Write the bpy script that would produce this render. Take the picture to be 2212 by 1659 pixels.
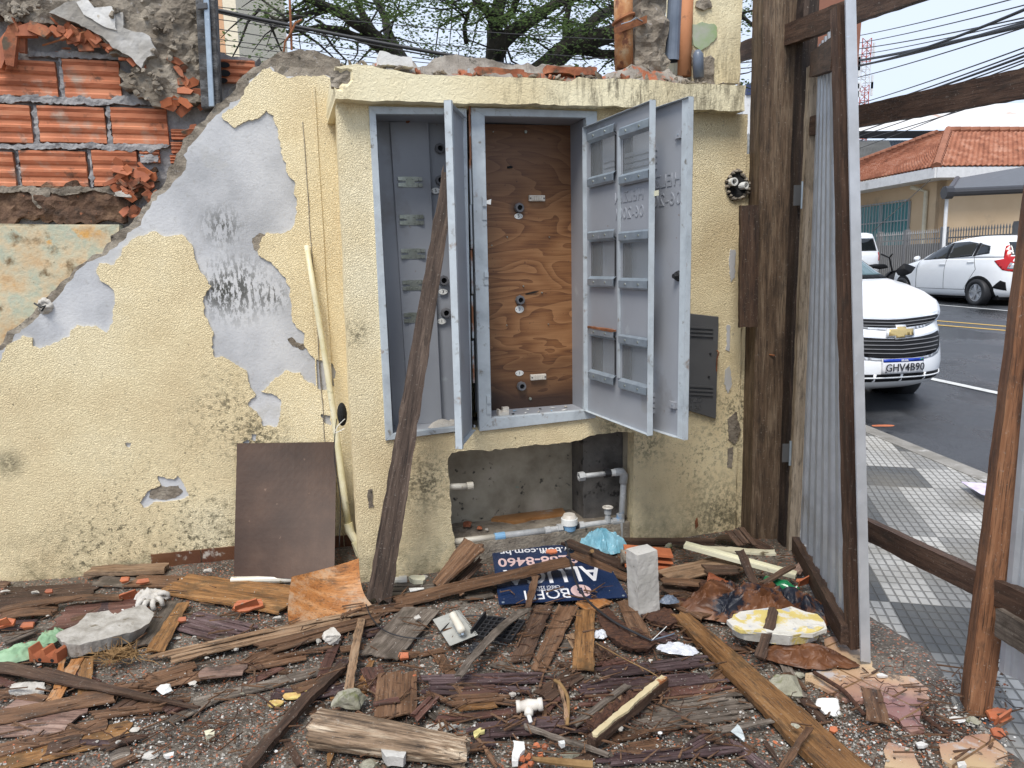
import bpy, bmesh, math, random
from mathutils import Vector, Matrix, noise
from mathutils.geometry import delaunay_2d_cdt
V = Vector
R = math.radians
random.seed(7)
for o in list(bpy.data.objects): bpy.data.objects.remove(o)
sc = bpy.context.scene
COL = sc.collection

# ---------------------------------------------------------------- camera, sky, sun, exposure
CAMZ, PITCH, ROLL, FPX = 1.40, 9.0, -1.2, 1609.0
cam_d = bpy.data.cameras.new('camera'); cam = bpy.data.objects.new('camera', cam_d); COL.objects.link(cam)
CM = Matrix.Rotation(R(90-PITCH), 3, 'X') @ Matrix.Rotation(R(ROLL), 3, 'Z')
cam.matrix_world = Matrix.Translation((0, 0, CAMZ)) @ CM.to_4x4()
cam_d.sensor_width = 36; cam_d.lens = 36*FPX/2212; cam_d.clip_start = .05; cam_d.clip_end = 3000
sc.camera = cam
sc.render.resolution_x = 1024; sc.render.resolution_y = 768
sc.view_settings.view_transform = 'Standard'; sc.view_settings.look = 'None'
sc.view_settings.exposure = 0.80; sc.view_settings.gamma = 1

SUN_EL, SUN_AZ = 58, 200          # azimuth measured clockwise from +Y: behind the viewer, a little left
w = bpy.data.worlds.new('World'); sc.world = w; w.use_nodes = True
wn, wl = w.node_tree.nodes, w.node_tree.links
wn.clear()
out = wn.new('ShaderNodeOutputWorld'); bg = wn.new('ShaderNodeBackground'); bg.inputs[1].default_value = .13
sky = wn.new('ShaderNodeTexSky'); sky.sky_type = 'NISHITA'; sky.sun_disc = False
sky.sun_elevation = R(SUN_EL); sky.sun_rotation = R(SUN_AZ); sky.air_density = 1.0; sky.dust_density = 1.5
tc = wn.new('ShaderNodeTexCoord'); mp = wn.new('ShaderNodeMapping'); mp.inputs['Scale'].default_value = (1, 1, 2.2)
nz = wn.new('ShaderNodeTexNoise'); nz.inputs['Scale'].default_value = 1.6; nz.inputs['Detail'].default_value = 6; nz.inputs['Roughness'].default_value = .5
rp = wn.new('ShaderNodeValToRGB'); rp.color_ramp.elements[0].position = .30; rp.color_ramp.elements[1].position = .62
rp.color_ramp.elements[0].color = (.45, .45, .45, 1); rp.color_ramp.elements[1].color = (.97, .97, .97, 1)
mx = wn.new('ShaderNodeMix'); mx.data_type = 'RGBA'
mx.inputs[7].default_value = (3.75, 4.25, 5.15, 1)
wl.new(tc.outputs['Generated'], mp.inputs[0]); wl.new(mp.outputs[0], nz.inputs[0]); wl.new(nz.outputs[0], rp.inputs[0])
wl.new(rp.outputs[0], mx.inputs[0]); wl.new(sky.outputs[0], mx.inputs[6]); wl.new(mx.outputs[2], bg.inputs[0]); wl.new(bg.outputs[0], out.inputs[0])
sd = bpy.data.lights.new('sun', 'SUN'); sd.energy = 2.05; sd.angle = R(24); sd.color = (1, .96, .9)
sun = bpy.data.objects.new('sun', sd); COL.objects.link(sun)
el, az = R(SUN_EL), R(SUN_AZ)
sdir = V((math.sin(az)*math.cos(el), math.cos(az)*math.cos(el), math.sin(el)))
sun.rotation_euler = sdir.to_track_quat('Z', 'Y').to_euler(); sun.location = sdir*20

# ---------------------------------------------------------------- measuring helpers (photo point -> place in the world)
def ray(x, y):
    return CM @ V(((x-1106)/FPX, -(y-829.5)/FPX, -1))
EYE = V((0, 0, CAMZ))
def gnd(x, y, z=0.0):
    d = ray(x, y); return EYE + d*((z-CAMZ)/d.z)
def at(x, y, Y):
    d = ray(x, y); return EYE + d*(Y/d.y)
REG = {'A': (0, 1097.2, .3386), 'B': (548.6, 1097.2, .3386), 'C': (1042.3, 1097.2, .3386), 'D': (1481.2, 1097.2, .3386)}
def fx(reg, x, y):
    o = REG[reg]; return o[0]+x*o[2], o[1]+y*o[2]
def gr(reg, x, y, z=0.0):
    return gnd(*fx(reg, x, y), z)
class Pl:
    """a plane in the world: origin, two axes in the plane, normal towards the yard"""
    def __init__(s, o, u, v=V((0, 0, 1))):
        s.o = V(o); s.u = V(u).normalized(); s.v = V(v).normalized(); s.n = s.u.cross(s.v).normalized()
    def hit(s, x, y, c=0.0):
        d = ray(x, y); o = s.o + s.n*c; t = s.n.dot(o-EYE)/s.n.dot(d); p = EYE+d*t-o
        return p.dot(s.u), p.dot(s.v)
    def P(s, a, b, c=0.0):
        return s.o + s.u*a + s.v*b + s.n*c
    def hp(s, x, y, c=0.0):
        a, b = s.hit(x, y, c); return s.P(a, b, c)
    def M(s, a, b, c=0.0):
        m = Matrix((s.u, s.v, s.n)).transposed().to_4x4(); m.translation = s.P(a, b, c); return m
def N(p, s=1.0, seed=0.0):
    return noise.noise(V((p[0]*s+seed*7.3, p[1]*s+seed*3.1, p[2]*s+seed*1.7)))

# ---------------------------------------------------------------- object helpers
def link(name, me, mats, parent=None, matrix=None):
    o = bpy.data.objects.new(name, me); COL.objects.link(o)
    for m in (mats if isinstance(mats, (list, tuple)) else [mats]): me.materials.append(m)
    if matrix is not None: o.matrix_world = matrix
    if parent is not None:
        o.parent = parent
        o.matrix_parent_inverse = parent_world(parent).inverted()
    return o
def parent_world(p):
    m = p.matrix_basis.copy()
    if p.parent: m = parent_world(p.parent) @ p.matrix_parent_inverse @ m
    return m
def obj(name, bm, mats, parent=None, matrix=None, smooth=False, fix=True):
    if fix: bmesh.ops.recalc_face_normals(bm, faces=bm.faces)
    me = bpy.data.meshes.new(name); bm.to_mesh(me); bm.free()
    if smooth:
        for p in me.polygons: p.use_smooth = True
    return link(name, me, mats, parent, matrix)
def auto(o, ang=35):
    me = o.data
    for p in me.polygons: p.use_smooth = True
    bm = bmesh.new(); bm.from_mesh(me); a = R(ang)
    for e in bm.edges:
        if len(e.link_faces) == 2 and e.calc_face_angle(0) > a: e.smooth = False
    bm.to_mesh(me); bm.free(); return o
def empty(name, loc, label=None, cat=None, group=None):
    o = bpy.data.objects.new(name, None); COL.objects.link(o); o.location = loc; o.empty_display_size = .05
    if label: tag(o, label, cat, group)
    return o
def tag(o, label=None, cat=None, group=None, kind=None):
    if label: o['label'] = label
    if cat: o['category'] = cat
    if group: o['group'] = group
    if kind: o['kind'] = kind
    return o
def struct(o, label=None):
    o['kind'] = 'structure'
    if label: o['label'] = label
    return o
def B_(): return bmesh.new()
def pieces(name, bm, m, parent, smooth=False):
    """one part object for each separate piece of bm"""
    bmesh.ops.recalc_face_normals(bm, faces=bm.faces); seen = set(); res = []
    for v0 in bm.verts:
        if v0 in seen: continue
        st = [v0]; isl = []; seen.add(v0)
        while st:
            v = st.pop(); isl.append(v)
            for e in v.link_edges:
                o = e.other_vert(v)
                if o not in seen: seen.add(o); st.append(o)
        ix = {v: i for i, v in enumerate(isl)}; fs = {f for v in isl for f in v.link_faces}
        me = bpy.data.meshes.new(name); me.from_pydata([v.co for v in isl], [], [[ix[v] for v in f.verts] for f in fs])
        if smooth:
            for p in me.polygons: p.use_smooth = True
        res.append(link(name, me, m, parent))
    bm.free(); return res
def hexa(bm, P8):
    vs = [bm.verts.new(p) for p in P8]
    for f in ((0, 3, 2, 1), (4, 5, 6, 7), (0, 1, 5, 4), (1, 2, 6, 5), (2, 3, 7, 6), (3, 0, 4, 7)):
        bm.faces.new([vs[i] for i in f])
    return vs
def pbox(bm, pl, a0, a1, b0, b1, c0, c1):
    return hexa(bm, [pl.P(a0, b0, c0), pl.P(a1, b0, c0), pl.P(a1, b1, c0), pl.P(a0, b1, c0), pl.P(a0, b0, c1), pl.P(a1, b0, c1), pl.P(a1, b1, c1), pl.P(a0, b1, c1)])
def quadbox(bm, pl, pts, c0, c1):
    """pts: four (a,b) in order"""
    return hexa(bm, [pl.P(a, b, c0) for a, b in pts]+[pl.P(a, b, c1) for a, b in pts])
def box(bm, x0, x1, y0, y1, z0, z1):
    return hexa(bm, [(x0, y0, z0), (x1, y0, z0), (x1, y1, z0), (x0, y1, z0), (x0, y0, z1), (x1, y0, z1), (x1, y1, z1), (x0, y1, z1)])
def bevel(bm, w=.003, seg=1):
    bmesh.ops.bevel(bm, geom=[e for e in bm.edges], offset=w, segments=seg, affect='EDGES', clamp_overlap=True)
def tube(bm, pts, r, seg=10, cap=True, jit=0):
    pts = [V(p) for p in pts]; n = len(pts); rr = r if isinstance(r, (list, tuple)) else [r]*n
    rings = []; up = None
    for i, p in enumerate(pts):
        t = (pts[min(i+1, n-1)]-pts[max(i-1, 0)]).normalized()
        if up is None:
            up = V((0, 0, 1)) if abs(t.z) < .9 else V((1, 0, 0))
        x = t.cross(up).normalized(); y = x.cross(t).normalized(); up = y
        rings.append([bm.verts.new(p+(x*math.cos(2*math.pi*k/seg)+y*math.sin(2*math.pi*k/seg))*rr[i]*(1+(random.uniform(-jit, jit) if jit else 0))) for k in range(seg)])
    for a, b in zip(rings, rings[1:]):
        for k in range(seg):
            bm.faces.new((a[k], a[(k+1) % seg], b[(k+1) % seg], b[k]))
    if cap:
        bm.faces.new(rings[0]); bm.faces.new(rings[-1])
    return rings
def ring(bm, c, axis, r0, r1, h, seg=16):
    """hollow pipe end: outer radius r1, bore r0, length h along axis from c"""
    c = V(c); t = V(axis).normalized(); up = V((0, 0, 1)) if abs(t.z) < .9 else V((1, 0, 0)); x = t.cross(up).normalized(); y = x.cross(t)
    L = []
    for (r, d) in ((r1, 0), (r1, h), (r0, h), (r0, h*.1)):
        L.append([bm.verts.new(c+t*d+(x*math.cos(2*math.pi*k/seg)+y*math.sin(2*math.pi*k/seg))*r) for k in range(seg)])
    for a, b in zip(L, L[1:]):
        for k in range(seg): bm.faces.new((a[k], a[(k+1) % seg], b[(k+1) % seg], b[k]))
    bm.faces.new(L[-1])
def inside(p, poly):
    x, y = p; c = False; j = len(poly)-1
    for i in range(len(poly)):
        xi, yi = poly[i]; xj, yj = poly[j]
        if (yi > y) != (yj > y) and x < (xj-xi)*(y-yi)/(yj-yi+1e-12)+xi: c = not c
        j = i
    return c
def jag(poly, amp, step, seed=0, closed=True, keep=None):
    """roughen a polyline; keep(p) true -> the stretch stays straight"""
    out = []; n = len(poly)
    for i in range(n if closed else n-1):
        a = V((*poly[i], 0)); b = V((*poly[(i+1) % n], 0)); L = (b-a).length
        k = max(1, int(L/step))
        d = (b-a).normalized() if L > 0 else V((1, 0, 0)); nn = V((-d.y, d.x, 0))
        for q in range(k):
            p = a.lerp(b, q/k)
            if keep and keep(p) : out.append((p.x, p.y)); continue
            o = N(p, .6/step, seed)*amp*1.3+N(p, .21/step, seed+3)*amp*1.3
            o2 = N(p, .5/step, seed+9)*amp*.8
            p = p+nn*o+d*o2; out.append((p.x, p.y))
    if not closed: out.append(tuple(poly[-1]))
    return out
def tri2d(outer, holes=(), grid=0.0):
    pts, edges = [], []
    for lp in [outer]+list(holes):
        s = len(pts); pts += [V(p) for p in lp]; edges += [(s+i, s+(i+1) % len(lp)) for i in range(len(lp))]
    if grid:
        xs = [p[0] for p in outer]; ys = [p[1] for p in outer]
        x = min(xs)+grid*.5
        while x < max(xs):
            y = min(ys)+grid*.5
            while y < max(ys):
                q = (x+random.uniform(-.15, .15)*grid, y+random.uniform(-.15, .15)*grid)
                if inside(q, outer) and not any(inside(q, h) for h in holes): pts.append(V(q))
                y += grid
            x += grid
    r = delaunay_2d_cdt(pts, edges, [], 0, 1e-6)
    vs, fs = r[0], r[2]; F = []
    for f in fs:
        c = (sum(vs[i].x for i in f)/len(f), sum(vs[i].y for i in f)/len(f))
        if inside(c, outer) and not any(inside(c, h) for h in holes): F.append(tuple(f))
    return vs, F
def sheet(pl, outer, holes=(), c0=-.1, c1=0.0, grid=0.0, disp=None, back=True):
    """slab in plane pl: front at c1 (pushed by disp(a,b)), back at c0"""
    vs, F = tri2d(outer, holes, grid)
    used = sorted({i for f in F for i in f}); bm = B_()
    fr = {i: bm.verts.new(pl.P(vs[i].x, vs[i].y, c1+(disp(vs[i].x, vs[i].y) if disp else 0))) for i in used}
    bk = {i: bm.verts.new(pl.P(vs[i].x, vs[i].y, c0)) for i in used}
    cnt = {}
    for f in F:
        a = vs[f[0]]; b = vs[f[1]]; c = vs[f[2]]
        if (b-a).cross(c-a) < 0: f = tuple(reversed(f))
        bm.faces.new([fr[i] for i in f])
        if back: bm.faces.new([bk[i] for i in reversed(f)])
        for i in range(len(f)):
            e = (f[i], f[(i+1) % len(f)]); cnt[e] = 1
    for (i, j) in cnt:
        if (j, i) not in cnt:
            bm.faces.new((fr[j], fr[i], bk[i], bk[j]))
    return bm
def text(body, size, matrix, mat, parent, name='lettering', extrude=.0006, mirror=False, align='CENTER', sx=1.0, bold=0.0, spacing=1.0):
    cu = bpy.data.curves.new('t', 'FONT'); cu.body = body; cu.size = size; cu.extrude = extrude; cu.align_x = align; cu.align_y = 'CENTER'
    cu.offset = bold; cu.space_character = spacing; cu.resolution_u = 3
    t = bpy.data.objects.new('t', cu); COL.objects.link(t)
    dg = bpy.context.evaluated_depsgraph_get(); me = bpy.data.meshes.new_from_object(t.evaluated_get(dg))
    bpy.data.objects.remove(t); bpy.data.curves.remove(cu)
    for v in me.vertices:
        v.co.x *= sx*(-1 if mirror else 1)
    me.materials.clear()
    return link(name, me, mat, parent, matrix)
def rock_bm(sx, sy, sz, seed, n=16, sub=2, rough=.12):
    rnd = random.Random(seed); bm = B_()
    for i in range(n):
        z = rnd.uniform(-1, 1); t = rnd.uniform(0, 2*math.pi); r = math.sqrt(1-z*z)
        k = rnd.uniform(.82, 1.05)
        bm.verts.new((r*math.cos(t)*k, r*math.sin(t)*k, z*k))
    bmesh.ops.convex_hull(bm, input=bm.verts)
    for v in [v for v in bm.verts if not v.link_faces]: bm.verts.remove(v)
    bmesh.ops.bevel(bm, geom=list(bm.edges), offset=.07, segments=1, affect='EDGES', clamp_overlap=True)
    bmesh.ops.triangulate(bm, faces=bm.faces)
    for _ in range(sub-1): bmesh.ops.subdivide_edges(bm, edges=bm.edges, cuts=1, use_grid_fill=True)
    for v in bm.verts:
        p = v.co.copy(); v.co *= 1+rough*(N(p, 2.3, seed % 50)+.6*N(p, 5.5, seed % 50+2)+.35*N(p, 12, seed % 50+5))
    for v in bm.verts: v.co = V((v.co.x*sx, v.co.y*sy, v.co.z*sz))
    return bm
# ---------------------------------------------------------------- materials
def ramp(nt, src, stops):
    r = nt.nodes.new('ShaderNodeValToRGB'); cr = r.color_ramp
    while len(cr.elements) < len(stops): cr.elements.new(.5)
    for e, (p, c) in zip(cr.elements, stops):
        e.position = p; e.color = (*c, 1) if len(c) == 3 else c
    nt.links.new(src, r.inputs[0]); return r.outputs[0]
def noi(nt, vec, scale, detail=6, rough=.55, dist=0.0):
    n = nt.nodes.new('ShaderNodeTexNoise'); n.inputs['Scale'].default_value = scale; n.inputs['Detail'].default_value = detail
    n.inputs['Roughness'].default_value = rough; n.inputs['Distortion'].default_value = dist
    nt.links.new(vec, n.inputs[0]); return n.outputs[0]
def mapv(nt, vec, scale=(1, 1, 1), loc=(0, 0, 0), rot=(0, 0, 0)):
    m = nt.nodes.new('ShaderNodeMapping'); m.inputs['Scale'].default_value = scale; m.inputs['Location'].default_value = loc; m.inputs['Rotation'].default_value = rot
    nt.links.new(vec, m.inputs[0]); return m.outputs[0]
def mixc(nt, f, a, b, mode='MIX'):
    m = nt.nodes.new('ShaderNodeMix'); m.data_type = 'RGBA'; m.blend_type = mode
    for s, k in ((f, 0), (a, 6), (b, 7)):
        if isinstance(s, (int, float)): m.inputs[k].default_value = s
        elif isinstance(s, tuple): m.inputs[k].default_value = (*s, 1) if len(s) == 3 else s
        else: nt.links.new(s, m.inputs[k])
    return m.outputs[2]
def mth(nt, op, a, b=None, c=None):
    m = nt.nodes.new('ShaderNodeMath'); m.operation = op
    for i, s in enumerate((a, b, c)):
        if s is None: continue
        if isinstance(s, (int, float)): m.inputs[i].default_value = s
        else: nt.links.new(s, m.inputs[i])
    return m.outputs[0]
def thr(nt, src, lo, hi):
    m = nt.nodes.new('ShaderNodeMapRange'); m.inputs[1].default_value = lo; m.inputs[2].default_value = hi; m.clamp = True
    nt.links.new(src, m.inputs[0]); return m.outputs[0]
def near(nt, vec, c, r0, r1):
    """1 within r0 of point c, 0 beyond r1"""
    d = nt.nodes.new('ShaderNodeVectorMath'); d.operation = 'DISTANCE'; nt.links.new(vec, d.inputs[0]); d.inputs[1].default_value = c
    return thr(nt, d.outputs['Value'], r1, r0)
def start(name):
    m = bpy.data.materials.new(name); m.use_nodes = True; nt = m.node_tree; b = nt.nodes['Principled BSDF']
    t = nt.nodes.new('ShaderNodeTexCoord'); return m, nt, b, t.outputs['Object']
def setb(nt, b, col=None, rough=None, bump=None, bs=.4, bd=.003, metal=None):
    if col is not None:
        if isinstance(col, tuple): b.inputs['Base Color'].default_value = (*col, 1)
        else: nt.links.new(col, b.inputs['Base Color'])
    if rough is not None:
        if isinstance(rough, (int, float)): b.inputs['Roughness'].default_value = rough
        else: nt.links.new(rough, b.inputs['Roughness'])
    if metal is not None: b.inputs['Metallic'].default_value = metal
    if bump is not None:
        n = nt.nodes.new('ShaderNodeBump'); n.inputs['Strength'].default_value = bs; n.inputs['Distance'].default_value = bd
        nt.links.new(bump, n.inputs['Height']); nt.links.new(n.outputs[0], b.inputs['Normal'])
def mat(name, cols, scale=6, rough=.7, bump=.4, bscale=60, bd=.003, metal=0.0, stretch=(1, 1, 1), dist=0.0, spots=(), rand=0.0, detail=8, spec=None):
    m, nt, b, tc = start(name)
    if rand:
        oi = nt.nodes.new('ShaderNodeObjectInfo'); va = nt.nodes.new('ShaderNodeVectorMath'); va.operation = 'SCALE'
        cb = nt.nodes.new('ShaderNodeCombineXYZ'); [nt.links.new(oi.outputs['Random'], cb.inputs[i]) for i in range(3)]
        nt.links.new(cb.outputs[0], va.inputs[0]); va.inputs['Scale'].default_value = 37.0
        ad = nt.nodes.new('ShaderNodeVectorMath'); ad.operation = 'ADD'; nt.links.new(tc, ad.inputs[0]); nt.links.new(va.outputs[0], ad.inputs[1]); tc = ad.outputs[0]
    v = mapv(nt, tc, stretch) if stretch != (1, 1, 1) else tc
    n = noi(nt, v, scale, detail, .6, dist)
    k = len(cols)
    c = ramp(nt, n, [(.32+.36*i/max(1, k-1), cols[i]) for i in range(k)]) if k > 1 else None
    if k == 1: c = mixc(nt, thr(nt, n, .3, .7), tuple(x*.88 for x in cols[0]), tuple(min(1, x*1.08) for x in cols[0]))
    for (sc_, s, lo, hi) in spots:
        c = mixc(nt, thr(nt, noi(nt, v if len(spots) < 0 else tc, s, 8, .62), lo, hi), c, sc_)
    if rand:
        hs = nt.nodes.new('ShaderNodeHueSaturation'); nt.links.new(c, hs.inputs['Color'])
        nt.links.new(mth(nt, 'MULTIPLY_ADD', oi.outputs['Random'], rand, 1-rand*.5), hs.inputs['Value']); c = hs.outputs[0]
    setb(nt, b, c, rough, noi(nt, v, bscale, 6, .6), bump, bd, metal)
    if spec is not None: b.inputs['Specular IOR Level'].default_value = spec
    return m
def wood(name, cols, rough=.5, grain=26, rand=.5, bump=.5, wet=0.0, mould=None, sat=.94):
    """grain runs along the object's own X"""
    m, nt, b, tc = start(name)
    oi = nt.nodes.new('ShaderNodeObjectInfo'); cb = nt.nodes.new('ShaderNodeCombineXYZ')
    [nt.links.new(mth(nt, 'MULTIPLY', oi.outputs['Random'], k), cb.inputs[i]) for i, k in enumerate((31.0, 47.0, 13.0))]
    ad = nt.nodes.new('ShaderNodeVectorMath'); ad.operation = 'ADD'; nt.links.new(tc, ad.inputs[0]); nt.links.new(cb.outputs[0], ad.inputs[1])
    v = mapv(nt, ad.outputs[0], (1.3, grain, grain*.6))
    g = noi(nt, v, 2.2, 8, .65, .6); big = noi(nt, mapv(nt, ad.outputs[0], (1.5, 6, 6)), 2.6, 4, .6)
    f = mth(nt, 'ADD', mth(nt, 'MULTIPLY', g, .62), mth(nt, 'MULTIPLY', big, .38))
    k = len(cols); c = ramp(nt, f, [(.36+.28*i/(k-1), cols[i]) for i in range(k)])
    fine = noi(nt, mapv(nt, ad.outputs[0], (6, 160, 160)), 1.6, 4, .7)
    c = mixc(nt, thr(nt, fine, .52, .66), c, mixc(nt, .8, c, (.012, .008, .006)))
    c = mixc(nt, mth(nt, 'MULTIPLY', thr(nt, noi(nt, mapv(nt, ad.outputs[0], (4, 14, 14)), 2.0, 7, .7), .52, .66), .7), c, (.040, .028, .020))
    c = mixc(nt, mth(nt, 'MULTIPLY', thr(nt, noi(nt, ad.outputs[0], 90, 3, .8), .62, .70), .5), c, (.34, .30, .25))
    if mould: c = mixc(nt, mth(nt, 'MULTIPLY', thr(nt, noi(nt, ad.outputs[0], 9, 6, .7), .5, .64), .8), c, mould)
    hs = nt.nodes.new('ShaderNodeHueSaturation'); nt.links.new(c, hs.inputs['Color'])
    nt.links.new(mth(nt, 'MULTIPLY_ADD', oi.outputs['Random'], rand, 1-rand*.5), hs.inputs['Value'])
    b.inputs['Specular IOR Level'].default_value = .32
    hs.inputs['Saturation'].default_value = sat; setb(nt, b, hs.outputs[0], rough if not wet else mth(nt, 'ADD', thr(nt, big, .2, .9), rough-wet), mth(nt, 'ADD', g, mth(nt, 'MULTIPLY', fine, .5)), bump, .004)
    return m
def flat(name, col, rough=.5, metal=0.0, **k):
    return mat(name, [col], rough=rough, metal=metal, scale=k.get('scale', 8), bump=k.get('bump', .08), bscale=k.get('bscale', 80), spots=k.get('spots', ()), spec=k.get('spec'))

# wall frames: the long yellow wall, the meter housing, the fence
UB = V((math.sin(R(73)), math.cos(R(73)), 0)); PB = Pl((-.5, 3.248, 0), UB)
UA = V((math.sin(R(76.6)), math.cos(R(76.6)), 0)); PA = Pl((-2.394, 3.276, 0), UA)
PF = Pl((1.30, 3.60, 0), V((.1, -1.5, 0)))

def yellow(name, pl, moss):
    m, nt, b, tc = start(name)
    c = ramp(nt, noi(nt, tc, 1.7, 5, .55), [(.33, (.70, .56, .33)), (.5, (.81, .68, .42)), (.68, (.86, .755, .51))])
    c = mixc(nt, mth(nt, 'MULTIPLY', thr(nt, noi(nt, tc, 5.0, 7, .65), .55, .75), .4), c, (.58, .46, .25))
    wr = nt.nodes.new('ShaderNodeTexVoronoi'); wr.feature = 'DISTANCE_TO_EDGE'; wr.inputs['Scale'].default_value = 105
    di = nt.nodes.new('ShaderNodeVectorMath'); di.operation = 'ADD'
    nn = nt.nodes.new('ShaderNodeTexNoise'); nn.inputs['Scale'].default_value = 34; nn.inputs['Detail'].default_value = 3; nt.links.new(tc, nn.inputs[0])
    s = nt.nodes.new('ShaderNodeVectorMath'); s.operation = 'SCALE'; s.inputs['Scale'].default_value = .035; nt.links.new(nn.outputs['Color'], s.inputs[0])
    nt.links.new(tc, di.inputs[0]); nt.links.new(s.outputs[0], di.inputs[1]); nt.links.new(di.outputs[0], wr.inputs[0])
    h = mth(nt, 'ADD', thr(nt, wr.outputs['Distance'], 0, .22), mth(nt, 'MULTIPLY', noi(nt, tc, 95, 5, .65, .8), 1.2))
    h = mth(nt, 'MULTIPLY', h, thr(nt, noi(nt, tc, 2.3, 4, .6), .08, .50))
    pit = mth(nt, 'MULTIPLY', thr(nt, noi(nt, tc, 130, 3, .7), .60, .68), .6)
    for (p, r0, r1, k) in moss:
        f = mth(nt, 'MULTIPLY', near(nt, tc, p, r0, r1), thr(nt, noi(nt, tc, 42, 6, .75), .60-k*.16, .66-k*.1))
        c = mixc(nt, mth(nt, 'MULTIPLY', f, .85), c, (.085, .075, .04))
    low = nt.nodes.new('ShaderNodeSeparateXYZ'); nt.links.new(tc, low.inputs[0])
    f = mth(nt, 'MULTIPLY', thr(nt, low.outputs[2], .32, .0), thr(nt, noi(nt, tc, 16, 7, .7), .42, .66))
    c = mixc(nt, mth(nt, 'MULTIPLY', f, .75), c, (.17, .145, .075))
    c = mixc(nt, mth(nt, 'MULTIPLY', thr(nt, noi(nt, tc, 38, 4, .75), .655, .70), .8), c, (.13, .11, .07))
    c = mixc(nt, pit, c, (.40, .31, .16))
    setb(nt, b, c, .6, h, .62, .0045)
    return m
M = {}
M['yellowA'] = yellow('yellow_stucco_long', PA, [(PA.hp(500, 900), .05, .3, .6), (PA.hp(565, 950), .03, .17, 1), (PA.hp(20, 1000), .0, .09, 1.6), (PA.hp(330, 1140), .1, .5, .3), (PA.hp(450, 1180), .05, .35, .7), (PA.hp(205, 1200), .05, .3, .5), (PA.hp(560, 700), .0, .15, .4)])
M['yellowB'] = yellow('yellow_stucco_box', PB, [(PB.hp(920, 1040), .03, .2, .9), (PB.hp(1560, 1120), .05, .3, 1.0), (PB.hp(1400, 960), .0, .14, .8), (PB.hp(1500, 1000), .0, .2, .5), (PB.hp(1330, 925), .0, .12, .9), (PB.hp(770, 720), 0, .08, .9), (PB.hp(1600, 900), .05, .3, .7)])
# slab: same stucco with dark rain streaks towards its right
m, nt, b, tc = start('yellow_stucco_slab')
c = ramp(nt, noi(nt, tc, 2.5, 5), [(.35, (.72, .60, .36)), (.6, (.82, .73, .49))])
h = noi(nt, tc, 60, 4, .6, 1.0)
for i, (px_, r0, r1, k) in enumerate(((1330, .1, .45, .9), (1530, .05, .4, 1.3), (1150, .02, .3, .4), (740, 0, .12, .6))):
    f = mth(nt, 'MULTIPLY', near(nt, tc, PB.hp(px_, 190), r0, r1), thr(nt, noi(nt, mapv(nt, tc, (30, 30, 6), (i, 0, 0)), 1.0, 8, .8), .535-.07*k, .66-.06*k))
    c = mixc(nt, mth(nt, 'MULTIPLY', f, .85), c, (.075, .055, .028))
c = mixc(nt, mth(nt, 'MULTIPLY', thr(nt, noi(nt, tc, 70, 5, .8), .60, .68), .5), c, (.25, .19, .09))
setb(nt, b, c, .6, h, .8, .006); M['slab'] = m

M['greyplaster'] = mat('blue_grey_undercoat', [(.38, .38, .385), (.47, .47, .475), (.55, .55, .55)], scale=4, rough=.65, bump=.35, bscale=90, spots=[((.30, .27, .22), 22, .66, .74), ((.46, .45, .42), 3.0, .58, .66)])
m, nt, b, tc = start('blue_grey_undercoat_mouldy')
c = ramp(nt, noi(nt, tc, 3.2, 7), [(.33, (.37, .375, .385)), (.45, (.46, .465, .475)), (.52, (.52, .525, .535)), (.66, (.60, .60, .60))])
c = mixc(nt, thr(nt, noi(nt, tc, 2.6, 5), .60, .68), c, (.45, .44, .41))
for (p, r0, r1) in ((PA.hp(510, 625), .04, .20), (PA.hp(470, 630), .02, .10), (PA.hp(590, 640), .0, .10), (PA.hp(480, 490), 0, .12)):
    f = mth(nt, 'MULTIPLY', near(nt, tc, p, r0, r1), thr(nt, noi(nt, mapv(nt, tc, (1, 1, .35)), 58, 6, .75), .49, .525))
    c = mixc(nt, mth(nt, 'MULTIPLY', f, .9), c, (.05, .05, .04))
c = mixc(nt, mth(nt, 'MULTIPLY', thr(nt, noi(nt, tc, 34, 7, .75), .56, .66), .45), c, (.33, .32, .30)); setb(nt, b, c, .62, noi(nt, tc, 75, 5, .6), .5, .004); M['greyA'] = m
M['concrete'] = mat('rough_broken_mortar', [(.13, .105, .078), (.25, .212, .165), (.36, .315, .25)], scale=9, rough=.9, bump=.9, bscale=55, bd=.012, spots=[((.33, .30, .27), 40, .62, .68), ((.05, .045, .035), 26, .62, .70)])
M['mortar'] = mat('grey_mortar', [(.20, .19, .19), (.30, .29, .285), (.38, .365, .355)], scale=16, rough=.85, bump=.8, bscale=60, bd=.008)
M['render'] = mat('pale_old_render', [(.30, .275, .24), (.42, .40, .365), (.56, .55, .53)], scale=5, rough=.85, bump=.7, bscale=50, bd=.006, spots=[((.70, .66, .64), 3.1, .56, .60)])
M['brick'] = mat('orange_hollow_brick', [(.33, .105, .048), (.49, .165, .075), (.58, .235, .12)], scale=5, rough=.7, bump=.25, bscale=70, stretch=(1, 1, 1.8), spots=[((.40, .31, .24), 9, .55, .72), ((.12, .055, .03), 17, .58, .70)], rand=.15)
M['brickdark'] = mat('dirty_brick', [(.16, .06, .03), (.32, .105, .05), (.44, .17, .08)], scale=12, rough=.85, bump=.6, bscale=50, bd=.006, spots=[((.12, .09, .06), 15, .52, .62)])
M['shard'] = mat('fresh_terracotta', [(.30, .085, .035), (.50, .155, .06)], scale=12, rough=.65, bump=.3, bscale=60, rand=.4, spots=[((.25, .17, .12), 30, .64, .72)])
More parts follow.
